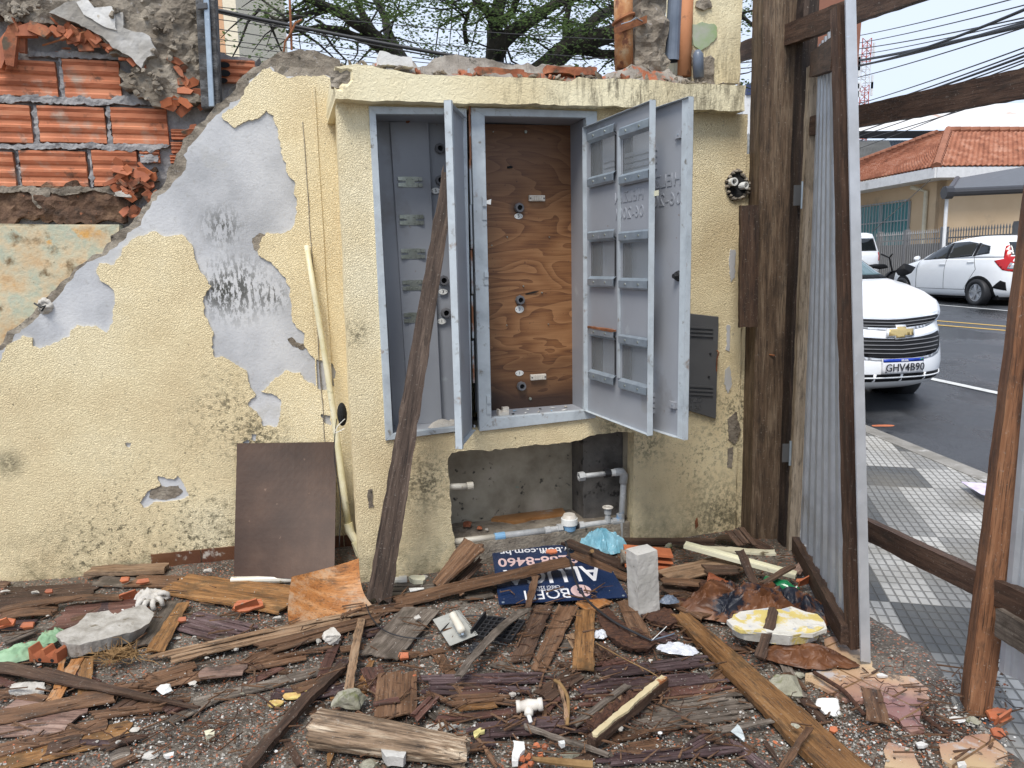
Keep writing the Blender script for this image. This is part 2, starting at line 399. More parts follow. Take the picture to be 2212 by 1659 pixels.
M['paintwall'] = mat('orange_green_faded_paint', [(.46, .27, .12), (.58, .42, .24), (.56, .48, .32), (.42, .45, .34), (.58, .48, .34)], scale=8, rough=.7, bump=.6, bscale=60, bd=.006, spots=[((.16, .10, .04), 7, .57, .66), ((.62, .34, .10), 6.1, .60, .66), ((.08, .06, .03), 30, .66, .72)])
M['dirt'] = mat('brown_soil', [(.045, .03, .02), (.11, .06, .035), (.20, .12, .07)], scale=14, rough=.9, bump=1, bscale=60, bd=.01, spots=[((.30, .12, .06), 45, .64, .68)])
M['greymetal'] = mat('grey_blue_cabinet_paint', [(.285, .30, .33), (.345, .36, .39)], scale=2.2, rough=.36, bump=.06, bscale=20, spots=[((.20, .15, .11), 34, .68, .74), ((.40, .43, .45), 6, .64, .72), ((.22, .21, .20), 3, .60, .75)])
M['framemetal'] = mat('pale_blue_frame_paint', [(.36, .40, .43), (.49, .54, .57), (.40, .43, .45)], scale=7, rough=.45, bump=.15, bscale=40, spots=[((.20, .10, .04), 9, .62, .72), ((.20, .19, .17), 24, .60, .70)])
M['galv'] = mat('galvanised_steel', [(.30, .36, .42), (.42, .49, .55)], scale=22, rough=.38, bump=.1, metal=.55, spots=[((.6, .65, .7), 60, .62, .7)])
M['galvsheet'] = mat('galvanised_corrugated_sheet', [(.58, .59, .60), (.70, .71, .72)], scale=14, rough=.36, bump=.08, metal=.45, spots=[((.70, .75, .80), 70, .63, .70)])
M['zincgold'] = mat('yellow_zinc_clip', [(.30, .32, .26), (.45, .47, .42)], scale=20, rough=.3, bump=.05, metal=.7)
M['rust'] = mat('rust', [(.14, .05, .02), (.34, .13, .05)], scale=20, rough=.85, bump=.6, bscale=50)
M['black'] = flat('black_hole', (.008, .008, .008), .9)
M['rubber'] = flat('black_rubber', (.018, .018, .02), .55)
M['darkmetal'] = mat('dark_grey_painted_steel', [(.075, .075, .078), (.10, .10, .10)], scale=4, rough=.42, bump=.06)
M['pipegrey'] = mat('grey_galvanised_pipe', [(.30, .31, .31), (.48, .48, .47)], scale=25, rough=.5, bump=.3, spots=[((.65, .65, .63), 16, .60, .66), ((.20, .33, .48), 9, .62, .68)])
M['ductbore'] = mat('grey_plastic_bushing', [(.10, .10, .11), (.17, .17, .18)], scale=20, rough=.45, bump=.1)
M['pvcwhite'] = mat('stained_white_plastic_pipe', [(.55, .50, .40), (.70, .66, .57)], scale=8, rough=.4, bump=.15, spots=[((.30, .24, .12), 20, .64, .72)])
M['pvcgrime'] = mat('yellowed_pipe_with_moss', [(.52, .47, .24), (.68, .63, .44), (.74, .70, .55)], scale=7, rough=.45, bump=.2, spots=[((.20, .22, .06), 14, .62, .72), ((.16, .12, .07), 40, .66, .7)])
M['bluepaint'] = flat('pale_blue_plastic', (.22, .42, .62), .4, spots=[((.6, .62, .62), 30, .58, .66)])
M['white'] = mat('white_plastic', [(.68, .68, .64), (.80, .80, .77)], scale=10, rough=.35, bump=.1)
M['porcelain'] = mat('cream_ceramic', [(.55, .50, .43), (.66, .62, .55)], scale=30, rough=.3, bump=.1)
M['clearbag'] = mat('milky_plastic_film', [(.48, .49, .52), (.62, .63, .66)], scale=10, rough=.2, bump=.3)
M['bottle'] = flat('green_bottle_plastic', (.012, .16, .06), .15)
M['navy'] = mat('navy_sign_face', [(.010, .022, .060), (.016, .032, .085)], scale=5, rough=.22, bump=.03, spots=[((.10, .12, .15), 60, .66, .74)])
M['signwhite'] = flat('sign_white_print', (.78, .78, .80), .35)
M['signpink'] = flat('sign_pink_print', (.66, .47, .45), .35)
M['inkblack'] = flat('black_ink', (.02, .02, .025), .5)
M['inkblue'] = flat('blue_ink', (.02, .05, .22), .5)
M['stone'] = mat('pale_concrete_rubble', [(.30, .275, .235), (.44, .41, .36), (.56, .53, .48)], scale=18, rough=.9, bump=.8, bscale=80, bd=.006, rand=.45, spots=[((.20, .17, .12), 22, .62, .7)])
M['stonemoss'] = mat('mossy_stone', [(.17, .16, .11), (.28, .265, .20), (.38, .36, .28)], scale=14, rough=.9, bump=.8, bscale=70, bd=.006, rand=.2, spots=[((.15, .16, .06), 18, .56, .66)])
M['plasterchunk'] = mat('white_plaster_chunk', [(.60, .58, .54), (.76, .75, .72)], scale=12, rough=.85, bump=.6, bscale=60, bd=.005, spots=[((.40, .33, .24), 20, .64, .72)])
M['slabtop'] = mat('flaking_painted_slab', [(.42, .39, .33), (.60, .575, .51), (.70, .68, .63)], scale=6, rough=.8, bump=.6, bscale=45, bd=.005, spots=[((.60, .48, .16), 6, .57, .61), ((.40, .42, .46), 10, .60, .63), ((.18, .16, .08), 22, .64, .72)])
M['blockgrey'] = mat('pale_grey_precast', [(.40, .385, .35), (.52, .50, .465)], scale=9, rough=.85, bump=.6, bscale=80, bd=.004, spots=[((.28, .26, .22), 30, .62, .7)])
M['cloth'] = mat('dirty_white_knit', [(.44, .41, .36), (.60, .57, .52)], scale=14, rough=.95, bump=.9, bscale=220, bd=.003, spots=[((.25, .21, .16), 20, .60, .70)])
M['greencloth'] = mat('pale_green_rag', [(.15, .27, .15), (.28, .42, .26)], scale=9, rough=.8, bump=.3, bscale=60, spots=[((.25, .24, .14), 16, .6, .7)])
M['bluebag'] = mat('light_blue_plastic_bag', [(.12, .33, .42), (.30, .52, .60)], scale=9, rough=.3, bump=.3, bscale=30, spots=[((.55, .60, .62), 6, .62, .66)])
M['brownfilm'] = mat('brown_plastic_sheet', [(.045, .018, .009), (.13, .052, .022), (.21, .095, .045)], scale=8, rough=.45, bump=.3, bscale=30, spec=.3, spots=[((.012, .014, .022), 5, .54, .58)])
M['roots'] = mat('dry_roots', [(.14, .075, .025), (.28, .17, .07)], scale=20, rough=.9, bump=.5)
M['fibre'] = mat('rotten_reddish_fibre', [(.030, .012, .007), (.085, .035, .018), (.14, .06, .03)], scale=30, rough=.85, bump=1, bscale=120, bd=.008, stretch=(1, 4, 4))
M['cream'] = mat('cream_enamel_trim', [(.62, .59, .42), (.72, .69, .52)], scale=5, rough=.4, bump=.1, spots=[((.30, .24, .14), 22, .64, .72)])
M['creamgrime'] = mat('chipped_cream_trim', [(.40, .36, .24), (.66, .62, .46)], scale=10, rough=.5, bump=.3, spots=[((.12, .09, .05), 14, .58, .66)])
WD = {
 'dark': wood('wet_dark_wood', [(.030, .016, .010), (.075, .040, .024), (.13, .078, .048)], .5, wet=.2),
 'brown': wood('wet_brown_wood', [(.060, .028, .013), (.13, .064, .030), (.21, .115, .060)], .5, wet=.2),
 'red': wood('wet_reddish_ply', [(.045, .016, .011), (.095, .040, .028), (.16, .080, .058)], .42, wet=.15),
 'ochre': wood('ochre_board', [(.11, .048, .014), (.24, .115, .038), (.35, .19, .075)], .5, wet=.15, mould=(.09, .055, .025), sat=.98),
 'tan': wood('tan_split_wood', [(.16, .085, .040), (.29, .175, .095), (.42, .29, .18)], .6),
 'pink': wood('pinkish_weathered_ply', [(.12, .060, .045), (.26, .155, .115), (.38, .26, .205)], .6, mould=(.055, .04, .035)),
 'grey': wood('grey_weathered_ply', [(.055, .042, .033), (.14, .112, .088), (.25, .21, .17)], .55, mould=(.05, .04, .03)),
 'purple': wood('wet_purplish_ply', [(.035, .017, .017), (.085, .050, .050), (.165, .115, .115)], .4, wet=.12),
 'orange': wood('orange_veneer', [(.26, .10, .035), (.38, .17, .065), (.48, .27, .14)], .5, grain=10, rand=.1, mould=(.42, .30, .20), sat=1.05),
 'post': wood('weathered_post', [(.048, .030, .018), (.125, .078, .045), (.25, .18, .115)], .7, grain=22, rand=.1, bump=.8),
 'postblack': wood('rotten_black_post', [(.010, .007, .006), (.035, .022, .016), (.10, .065, .045)], .75, grain=16, rand=.1, bump=1),
 'pale': wood('pale_sawn_stile', [(.18, .135, .085), (.30, .23, .155), (.40, .32, .23)], .75, grain=30, rand=.1, bump=.8),
 'rail': wood('dark_brown_rail', [(.040, .020, .012), (.085, .044, .026), (.15, .085, .052)], .7, grain=18, rand=.2, bump=.6),
 'redpost': wood('reddish_brown_post', [(.11, .042, .018), (.22, .095, .042), (.32, .155, .075)], .65, grain=20, rand=.1, bump=.7, sat=.98),
 'beam': wood('charred_old_beam', [(.030, .020, .015), (.085, .056, .040), (.17, .12, .088)], .6, grain=20, rand=.05, bump=.9),
 'log': wood('rotten_pale_log', [(.035, .022, .014), (.26, .17, .10), (.70, .58, .42)], .75, grain=34, rand=.05, bump=1.0),
}
# plywood back board: contour-like grain
m, nt, b, tc = start('plywood_board')
v = mapv(nt, tc, (1.2, 1.2, 4.6)); wv = nt.nodes.new('ShaderNodeTexNoise'); wv.inputs['Scale'].default_value = 1.5; wv.inputs['Detail'].default_value = 1.5; wv.inputs['Distortion'].default_value = .9; nt.links.new(v, wv.inputs[0])
st = mth(nt, 'FRACT', mth(nt, 'MULTIPLY', wv.outputs[0], 9.0)); fine = noi(nt, mapv(nt, tc, (3, 3, 60)), 2, 5, .6)
c = ramp(nt, mth(nt, 'ADD', mth(nt, 'MULTIPLY', st, .36), mth(nt, 'MULTIPLY', fine, .68)), [(.26, (.11, .042, .016)), (.45, (.225, .098, .036)), (.75, (.33, .165, .070))])
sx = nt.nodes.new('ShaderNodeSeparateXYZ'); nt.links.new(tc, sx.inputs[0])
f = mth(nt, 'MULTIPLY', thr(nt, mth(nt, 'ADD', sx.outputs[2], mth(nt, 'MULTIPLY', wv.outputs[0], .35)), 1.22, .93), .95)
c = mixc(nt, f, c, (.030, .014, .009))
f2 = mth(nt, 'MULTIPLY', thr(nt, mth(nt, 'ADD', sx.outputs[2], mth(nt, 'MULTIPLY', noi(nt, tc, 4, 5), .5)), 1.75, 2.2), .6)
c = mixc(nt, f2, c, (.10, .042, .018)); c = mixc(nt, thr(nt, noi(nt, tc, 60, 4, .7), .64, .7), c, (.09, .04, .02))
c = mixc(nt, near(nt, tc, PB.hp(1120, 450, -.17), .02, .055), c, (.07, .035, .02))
setb(nt, b, c, .5, fine, .3, .002); M['ply'] = m
# brown hardboard
M['hardboard'] = mat('dark_brown_hardboard', [(.030, .014, .008), (.050, .025, .015), (.082, .044, .027)], scale=3, rough=.5, bump=.3, bscale=35, spec=.25, spots=[((.16, .10, .07), 26, .68, .74)])
M['silverrust'] = mat('flaking_rusty_pipe_paint', [(.26, .09, .03), (.42, .20, .08), (.50, .38, .24)], scale=14, rough=.8, bump=.5, bscale=50, spots=[((.16, .06, .03), 12, .54, .6)])
M['pvcblue'] = mat('blue_grey_pvc', [(.10, .125, .165), (.17, .20, .25)], scale=8, rough=.35, bump=.1)
M['darktimber'] = wood('grey_black_timber', [(.030, .030, .030), (.085, .085, .085), (.20, .20, .20)], .8, grain=20, rand=.05, bump=.9)
def settle(o):
    """move a single-mesh thing's origin to its base"""
    me = o.data
    if not me.vertices: return o
    xs = [v.co.x for v in me.vertices]; ys = [v.co.y for v in me.vertices]; zs = [v.co.z for v in me.vertices]
    c = V(((min(xs)+max(xs))/2, (min(ys)+max(ys))/2, min(zs)))
    me.transform(Matrix.Translation(-c)); o.matrix_world = Matrix.Translation(c); return o
def hitl(pl, pts, c=0.0): return [pl.hit(x, y, c) for x, y in pts]

# ================================================================ SETTING: ground, road, pavement
def tz(y): return -.17+.03*min(max(y, 0), 42)
def sheetz(name, xs, ys, zf, m):
    bm = B_(); g = [[bm.verts.new((x, y, zf(x, y))) for x in xs] for y in ys]
    for j in range(len(ys)-1):
        for i in range(len(xs)-1): bm.faces.new((g[j][i], g[j][i+1], g[j+1][i+1], g[j+1][i]))
    return struct(obj(name, bm, m, smooth=True))
fr = lambda a, b, n: [a+(b-a)*i/n for i in range(n+1)]
M['earth'] = mat('dull_far_earth', [(.10, .09, .07), (.16, .14, .11)], scale=.6, rough=.95)
sheetz('ground', fr(-300, 300, 12), [-40, 0, 10, 20, 30, 42, 300, 900], lambda x, y: tz(y)-.12, M['earth'])
# lot ground: wet dark grit
m, nt, b, tc = start('wet_gritty_ground')
c = ramp(nt, noi(nt, tc, 3.2, 8, .65), [(.33, (.048, .037, .028)), (.5, (.105, .085, .065)), (.68, (.21, .18, .145))])
vo = nt.nodes.new('ShaderNodeTexVoronoi'); vo.inputs['Scale'].default_value = 150; nt.links.new(tc, vo.inputs[0])
sepc = nt.nodes.new('ShaderNodeSeparateColor'); nt.links.new(vo.outputs['Color'], sepc.inputs[0])
c = mixc(nt, mth(nt, 'MULTIPLY', thr(nt, sepc.outputs[0], .84, .88), .6), c, (.36, .33, .28))
c = mixc(nt, mth(nt, 'MULTIPLY', thr(nt, sepc.outputs[1], .90, .92), .9), c, (.38, .13, .06))
c = mixc(nt, mth(nt, 'MULTIPLY', thr(nt, sepc.outputs[2], .76, .80), .5), c, (.035, .03, .024))
setb(nt, b, c, mth(nt, 'MULTIPLY_ADD', noi(nt, tc, 5, 4), .5, .35), mth(nt, 'ADD', mth(nt, 'MULTIPLY', vo.outputs['Distance'], -.6), noi(nt, tc, 45, 6, .7)), .9, .008)
M['lot'] = m
def lotz(x, y):
    return .010*N((x, y, 0), 2.2)+.008*N((x, y, 3), 7)+.003*N((x, y, 5), 22)
def lotedge(y):      # right-hand limit of the yard ground
    return 1.52+.10*N((0, y, 0), 2.2)+.05*N((1, y, 0), 7)
bm = B_(); ys = fr(.9, 4.4, 140); NX = 190
g = []
for y in ys:
    x1 = lotedge(y); row = []
    for i in range(NX+1):
        x = -3.6+(x1+3.6)*i/NX; z = lotz(x, y)
        z -= .10*max(0, (x-x1+.10)/.10) if x > x1-.10 else 0
        row.append(bm.verts.new((x, y, z)))
    g.append(row)
for j in range(len(ys)-1):
    for i in range(NX): bm.faces.new((g[j][i], g[j][i+1], g[j+1][i+1], g[j+1][i]))
struct(obj('yard_ground', bm, M['lot'], smooth=True))
sheetz('yard_far_ground', fr(-9, 1.2, 6), fr(4.38, 14, 5), lambda x, y: -.03, M['earth'])
# pavement: ribbed mosaic tiles
m, nt, b, tc = start('pavement_tiles')
T = .20
v = mapv(nt, tc, (1/T, 1/T, 1/T), (0, 0, 0), (0, 0, R(14)))
s = nt.nodes.new('ShaderNodeSeparateXYZ'); nt.links.new(v, s.inputs[0])
fl = nt.nodes.new('ShaderNodeCombineXYZ'); nt.links.new(mth(nt, 'FLOOR', s.outputs[0]), fl.inputs[0]); nt.links.new(mth(nt, 'FLOOR', mth(nt, 'MULTIPLY', s.outputs[1], .5)), fl.inputs[1])
wh = nt.nodes.new('ShaderNodeTexWhiteNoise'); wh.noise_dimensions = '2D'; nt.links.new(fl.outputs[0], wh.inputs['Vector'])
base = ramp(nt, wh.outputs['Value'], [(0, (.075, .075, .072)), (.38, (.09, .09, .085)), (.39, (.21, .205, .19)), (.58, (.26, .25, .23)), (.59, (.38, .365, .335)), (1, (.52, .50, .455))])
base = mixc(nt, mth(nt, 'MULTIPLY', thr(nt, noi(nt, tc, 3.1, 7, .65), .46, .66), .40), base, (.15, .14, .115))
gx = mth(nt, 'ABSOLUTE', mth(nt, 'SUBTRACT', mth(nt, 'FRACT', mth(nt, 'MULTIPLY', s.outputs[0], 5)), .5))
gy = mth(nt, 'ABSOLUTE', mth(nt, 'SUBTRACT', mth(nt, 'FRACT', mth(nt, 'MULTIPLY', s.outputs[1], 3)), .5))
tx = mth(nt, 'ABSOLUTE', mth(nt, 'SUBTRACT', mth(nt, 'FRACT', s.outputs[0]), .5)); ty = mth(nt, 'ABSOLUTE', mth(nt, 'SUBTRACT', mth(nt, 'FRACT', s.outputs[1]), .5))
rib = mth(nt, 'MAXIMUM', mth(nt, 'MAXIMUM', thr(nt, gx, .38, .43), thr(nt, gy, .42, .46)), mth(nt, 'MAXIMUM', thr(nt, tx, .482, .492), thr(nt, ty, .482, .492)))
cc = mixc(nt, mth(nt, 'MULTIPLY', rib, .66), base, (.055, .048, .036))
cc = mixc(nt, mth(nt, 'MULTIPLY', thr(nt, noi(nt, tc, 1.4, 6), .50, .64), .40), cc, (.20, .17, .12))
setb(nt, b, cc, .5, mth(nt, 'MULTIPLY', rib, -1), .8, .006); M['paving'] = m
UR = V((-.12, .993, 0)).normalized(); UX = V((.993, .12, 0)).normalized()
KP = gnd(2000, 985, .0)                       # a point on the kerb line
def rd(t, s_):                                 # along the street, across it (0 = kerb)
    p = KP+UR*t+UX*s_; return p
def strip(name, t0, t1, s0, s1, dz, m, nt_=10, kind=True):
    bm = B_(); L = []
    for i in range(nt_+1):
        t = t0+(t1-t0)*i/nt_; a = rd(t, s0); c_ = rd(t, s1)
        L.append((bm.verts.new((a.x, a.y, tz(a.y)+dz)), bm.verts.new((c_.x, c_.y, tz(c_.y)+dz))))
    for a, b2 in zip(L, L[1:]): bm.faces.new((a[0], a[1], b2[1], b2[0]))
    o = obj(name, bm, m); return struct(o) if kind else o
m, nt, b, tc = start('wet_asphalt')
wet = thr(nt, noi(nt, mapv(nt, tc, (1, .6, 1)), .75, 6, .6), .40, .58)
c = mixc(nt, wet, ramp(nt, noi(nt, tc, 70, 6, .7), [(.35, (.034, .036, .040)), (.68, (.085, .088, .094))]), (.016, .017, .019))
setb(nt, b, c, mth(nt, 'MULTIPLY_ADD', wet, -.42, .56), noi(nt, tc, 95, 4, .7), .8, .008); M['asphalt'] = m
strip('road', -9, 60, 0.0, 9.2, .0, M['asphalt'], 40)
M['kerb'] = mat('kerb_stone', [(.17, .155, .13), (.30, .28, .25)], scale=6, rough=.8, bump=.6, bscale=40, spots=[((.42, .40, .37), 9, .60, .66)])
bm = B_(); L = []
for i in range(31):
    t = -6+50*i/30; a = rd(t, -.16); c_ = rd(t, 0); z = tz(a.y)+.075
    L.append([bm.verts.new((c_.x, c_.y, z-.2)), bm.verts.new((c_.x, c_.y, z-.015)), bm.verts.new((c_.x-.02, c_.y, z)), bm.verts.new((a.x, a.y, z+.004)), bm.verts.new((a.x, a.y, z-.2))])
for a, c_ in zip(L, L[1:]):
    for k in range(4): bm.faces.new((a[k], a[k+1], c_[k+1], c_[k]))
struct(obj('kerb', bm, M['kerb']))
# pavement sheet from behind the fence to the kerb
bm = B_(); L = []
for i in range(61):
    t = -6+50*i/60; a = rd(t, -.16); row = []
    for k in range(9):
        f = k/8; x = (.95 if a.y < 4.2 else -1.5)*(1-f)+a.x*f
        z = (tz(a.y)+.075) if a.y > 4.5 else (-.012*(1-f)+(tz(a.y)+.075)*f)
        row.append(bm.verts.new((x, a.y, z+.002*N((x, a.y, 0), 2))))
    L.append(row)
for a, c_ in zip(L, L[1:]):
    for k in range(8): bm.faces.new((a[k], a[k+1], c_[k+1], c_[k]))
struct(obj('pavement', bm, M['paving']))
strip('far_pavement', -9, 60, 9.2, 13, .12, M['kerb'], 12)
M['roadwhite'] = mat('worn_white_road_paint', [(.50, .50, .48), (.66, .66, .63)], scale=14, rough=.6, spots=[((.12, .12, .12), 45, .64, .7)])
M['roadyellow'] = mat('worn_yellow_road_paint', [(.60, .36, .06), (.72, .46, .10)], scale=14, rough=.6, spots=[((.12, .12, .12), 45, .62, .7)])
def rline(name, px1, px2, wd, m):
    """painted line fixed by two photo points on the road"""
    def onroad(x, y):
        z = 0.0
        for _ in range(25): p = gnd(x, y, z); z = tz(p.y)
        return p
    a = onroad(*px1); c_ = onroad(*px2); d = (c_-a).normalized(); n_ = V((-d.y, d.x, 0)).normalized()*wd/2; bm = B_()
    L = []
    for i in range(9):
        p = a.lerp(c_, i/8); L.append([bm.verts.new((q.x, q.y, tz(q.y)+.005)) for q in (p-n_, p+n_)])
    for u, v in zip(L, L[1:]): bm.faces.new((u[0], u[1], v[1], v[0]))
    struct(obj(name, bm, m))
rline('road_marking', (1985, 813), (2185, 856), .11, M['roadwhite'])
rline('road_marking', (1960, 688), (2230, 710), .10, M['roadyellow'])
rline('road_marking', (1960, 697), (2230, 719), .10, M['roadyellow'])
rline('road_marking', (1960, 653), (2230, 676), .10, M['roadwhite'])
# broken ceramic floor of the yard, near the gate
m, nt, b, tc = start('pink_and_cream_floor_tiles')
v = mapv(nt, tc, (1/.20, 1/.20, 1), (.2, .1, 0), (0, 0, R(-31))); s = nt.nodes.new('ShaderNodeSeparateXYZ'); nt.links.new(v, s.inputs[0])
tx = mth(nt, 'ABSOLUTE', mth(nt, 'SUBTRACT', mth(nt, 'FRACT', s.outputs[0]), .5)); ty = mth(nt, 'ABSOLUTE', mth(nt, 'SUBTRACT', mth(nt, 'FRACT', s.outputs[1]), .5))
gt = thr(nt, mth(nt, 'MAXIMUM', tx, ty), .478, .488)
c = ramp(nt, noi(nt, tc, 2.6, 3, .4), [(.38, (.26, .135, .12)), (.50, (.44, .27, .17)), (.60, (.50, .36, .21))])
c = mixc(nt, thr(nt, noi(nt, tc, 7, 6, .7), .57, .64), c, (.46, .42, .40)); c = mixc(nt, thr(nt, noi(nt, tc, 11, 8, .75), .56, .62), c, (.13, .09, .06))
c = mixc(nt, gt, c, (.20, .11, .05)); setb(nt, b, c, .35, mth(nt, 'MULTIPLY', gt, -1), .5, .003); M['tiles'] = m
PG = Pl((0, 0, .013), V((1, 0, 0)), V((0, 1, 0)))
for k, poly in enumerate(([(880, 830), (1050, 790), (1240, 1040), (1290, 1040), (1470, 1080), (1560, 1160), (1500, 1280), (1540, 1420), (1440, 1440), (1290, 1310), (1200, 1220), (1010, 1210), (740, 1100), (760, 1060), (900, 1000)],
                          [(1600, 1500), (1900, 1440), (2060, 1560), (1990, 1640), (1760, 1659), (1640, 1600)], [(1290, 1500), (1420, 1540), (1490, 1659), (1330, 1659)])):
    pts = jag([tuple(gr('D', x, y, .013).xy) for x, y in poly], .018, .03, k)
    struct(obj('floor_tiles', sheet(PG, pts, c0=-.012, c1=0, grid=0), M['tiles']))

# ================================================================ THE LONG YELLOW WALL
OUT = [(-120, 830), (0, 735), (50, 688), (100, 640), (150, 590), (185, 560), (215, 545), (250, 505), (290, 470), (320, 430), (350, 390), (375, 350), (395, 300), (430, 262), (470, 225), (495, 205), (520, 172), (548, 146), (575, 122), (605, 108), (640, 104), (690, 110), (735, 128)]
INN = [(-120, 868), (0, 762), (35, 724), (62, 700), (108, 655), (150, 607), (180, 575), (200, 563), (228, 556), (252, 530), (297, 492), (335, 430), (372, 395), (400, 365), (397, 335), (415, 305), (455, 262), (485, 232), (524, 206), (540, 177), (583, 145), (610, 165), (640, 167), (703, 163), (735, 171)]
YEL = [(-120, 880), (0, 795), (3, 766), (20, 746), (50, 723), (70, 729), (74, 746), (84, 754), (117, 743), (151, 726), (167, 699), (181, 703), (208, 703), (231, 719), (244, 699), (249, 649), (248, 626), (218, 605), (208, 585), (214, 568), (245, 570), (264, 552), (266, 536), (301, 510), (335, 502), (355, 509), (398, 509), (415, 536), (432, 585), (457, 619), (439, 642), (442, 682), (462, 716), (457, 749), (464, 769), (482, 770), (502, 783), (532, 800), (539, 833), (552, 853), (536, 873), (549, 887), (566, 903), (569, 920), (596, 922), (604, 910), (606, 863), (589, 851), (566, 846), (576, 836), (596, 816), (619, 800), (646, 805), (656, 820), (676, 830), (690, 840), (703, 843), (720, 833), (727, 803), (716, 780), (680, 776), (656, 743), (660, 719), (643, 709), (633, 696), (629, 666), (626, 622), (609, 592), (583, 565), (558, 552), (562, 520), (575, 505), (628, 500), (642, 470), (640, 440), (637, 395), (620, 372), (610, 330), (600, 280), (590, 250), (575, 240), (548, 262), (530, 262), (509, 275), (479, 254), (516, 221), (538, 177), (583, 144), (610, 166), (636, 167), (703, 164), (740, 172)]
a1 = PA.hit(776, 700)[0]
def cutr(pts): return [(min(a, a1), b) for a, b in pts]
wallA = empty('plastered_wall', PA.hp(300, 1240), 'long cream yellow plastered wall with a broken stepped edge and peeled blue grey patches', 'wall')
o_ = cutr(hitl(PA, OUT)); core = jag(o_, .012, .02, 2, closed=False)
core = core+[(a1, -.1), (o_[0][0], -.1)]
obj('masonry_core', sheet(PA, core, c0=-.15, c1=-.016, grid=.035, disp=lambda a, b: .012*N((a, b, 0), 14)+.010*N((a, b, 0), 35)-.006), M['concrete'], wallA)
i_ = cutr(hitl(PA, INN)); pl_ = jag(i_, .010, .016, 4, closed=False)+[(a1, -.1), (i_[0][0], -.1)]
obj('grey_undercoat', sheet(PA, pl_, c0=-.03, c1=0, grid=0), M['greyA'], wallA)
holes = [[(303, 1084), (318, 1061), (348, 1047), (341, 1027), (365, 1034), (378, 1036), (385, 1024), (402, 1051), (408, 1071), (385, 1081), (335, 1084), (311, 1097)], [(693, 896), (713, 897), (716, 918), (701, 914)], [(272, 957), (284, 956), (282, 966), (274, 965)], [(518, 1000), (524, 1000), (523, 1010)], [(543, 937), (556, 938), (552, 954), (545, 952)], [(526, 955), (536, 949), (540, 960), (528, 961)]]
y_ = jag(cutr(hitl(PA, YEL)), .006, .009, 5); y_ = [(min(a, a1+.002), b) for a, b in y_]
y_ = [q for q in y_]
# close the paint film down to the ground
ya = cutr(hitl(PA, YEL)); yj = jag(ya, .006, .009, 5, closed=False)+[(a1+.002, -.08), (ya[0][0], -.08)]
obj('yellow_paint', sheet(PA, yj, [jag(hitl(PA, h), .004, .007, 6) for h in holes], c0=.0005, c1=.0055, grid=.05, disp=lambda a, b: .004*N((a, b, 0), 1.5)+.0035), M['yellowA'], wallA)
# patches where even the grey coat has gone
for k, h in enumerate(([(545, 515), (560, 503), (578, 507), (570, 520), (566, 540), (552, 541), (545, 530)], [(622, 733), (632, 728), (640, 740), (655, 742), (662, 752), (650, 756), (636, 748), (628, 745)], [(330, 1050), (345, 1046), (362, 1052), (385, 1048), (395, 1062), (380, 1075), (345, 1078), (322, 1074)])):
    obj('bare_patch', sheet(PA, jag(hitl(PA, h), .004, .007, k), c0=-.005, c1=.0022, grid=.02, disp=lambda a, b: .002*N((a, b, 0), 40)), M['concrete'], wallA)
# vertical moulded band and crack next to the meter housing
bm = B_()
for (x0, x1, c1, ) in ((672, 674.5, .010), (703, 707, .020)):
    a0 = PA.hit(x0+3, 700, 0)[0]; aa = PA.hit(x1+3, 700, 0)[0]
    for q in range(26):
        b0 = q*.086; pbox(bm, PA, a0+.004*N((q, 0, 0), .3), aa+.004*N((q, 0, 0), .3), b0, b0+.086, .0, c1*.6+.003)
obj('moulding', bm, M['yellowA'], wallA)
bm = B_()
for q in range(0, 70):
    b0 = q*.029+.05; a0 = PA.hit(687, 700)[0]+.006*N((q, 0, 1), .15)-.002*q/10
    pbox(bm, PA, a0, a0+.003+.003*abs(N((q, 0, 0), .9)), b0, b0+.03, .0, .0125)
obj('crack', bm, M['concrete'], wallA)
# brown base tiles
bm = B_(); x = -1.2
aL = PA.hit(330, 1225)[0]; aR = PA.hit(512, 1210)[0]; n = 5
for k in range(n):
    t0 = aL+(aR+.75-aL)*k/n; t1 = aL+(aR+.75-aL)*(k+1)/n-.004
    pbox(bm, PA, t0, t1, -.02, .065, .006, .016)
M['basetile'] = mat('brown_glazed_base_tile', [(.085, .030, .018), (.16, .075, .035)], scale=3, rough=.3, spots=[((.45, .40, .34), 16, .60, .68)])
pieces('base_tile', bm, M['basetile'], wallA)

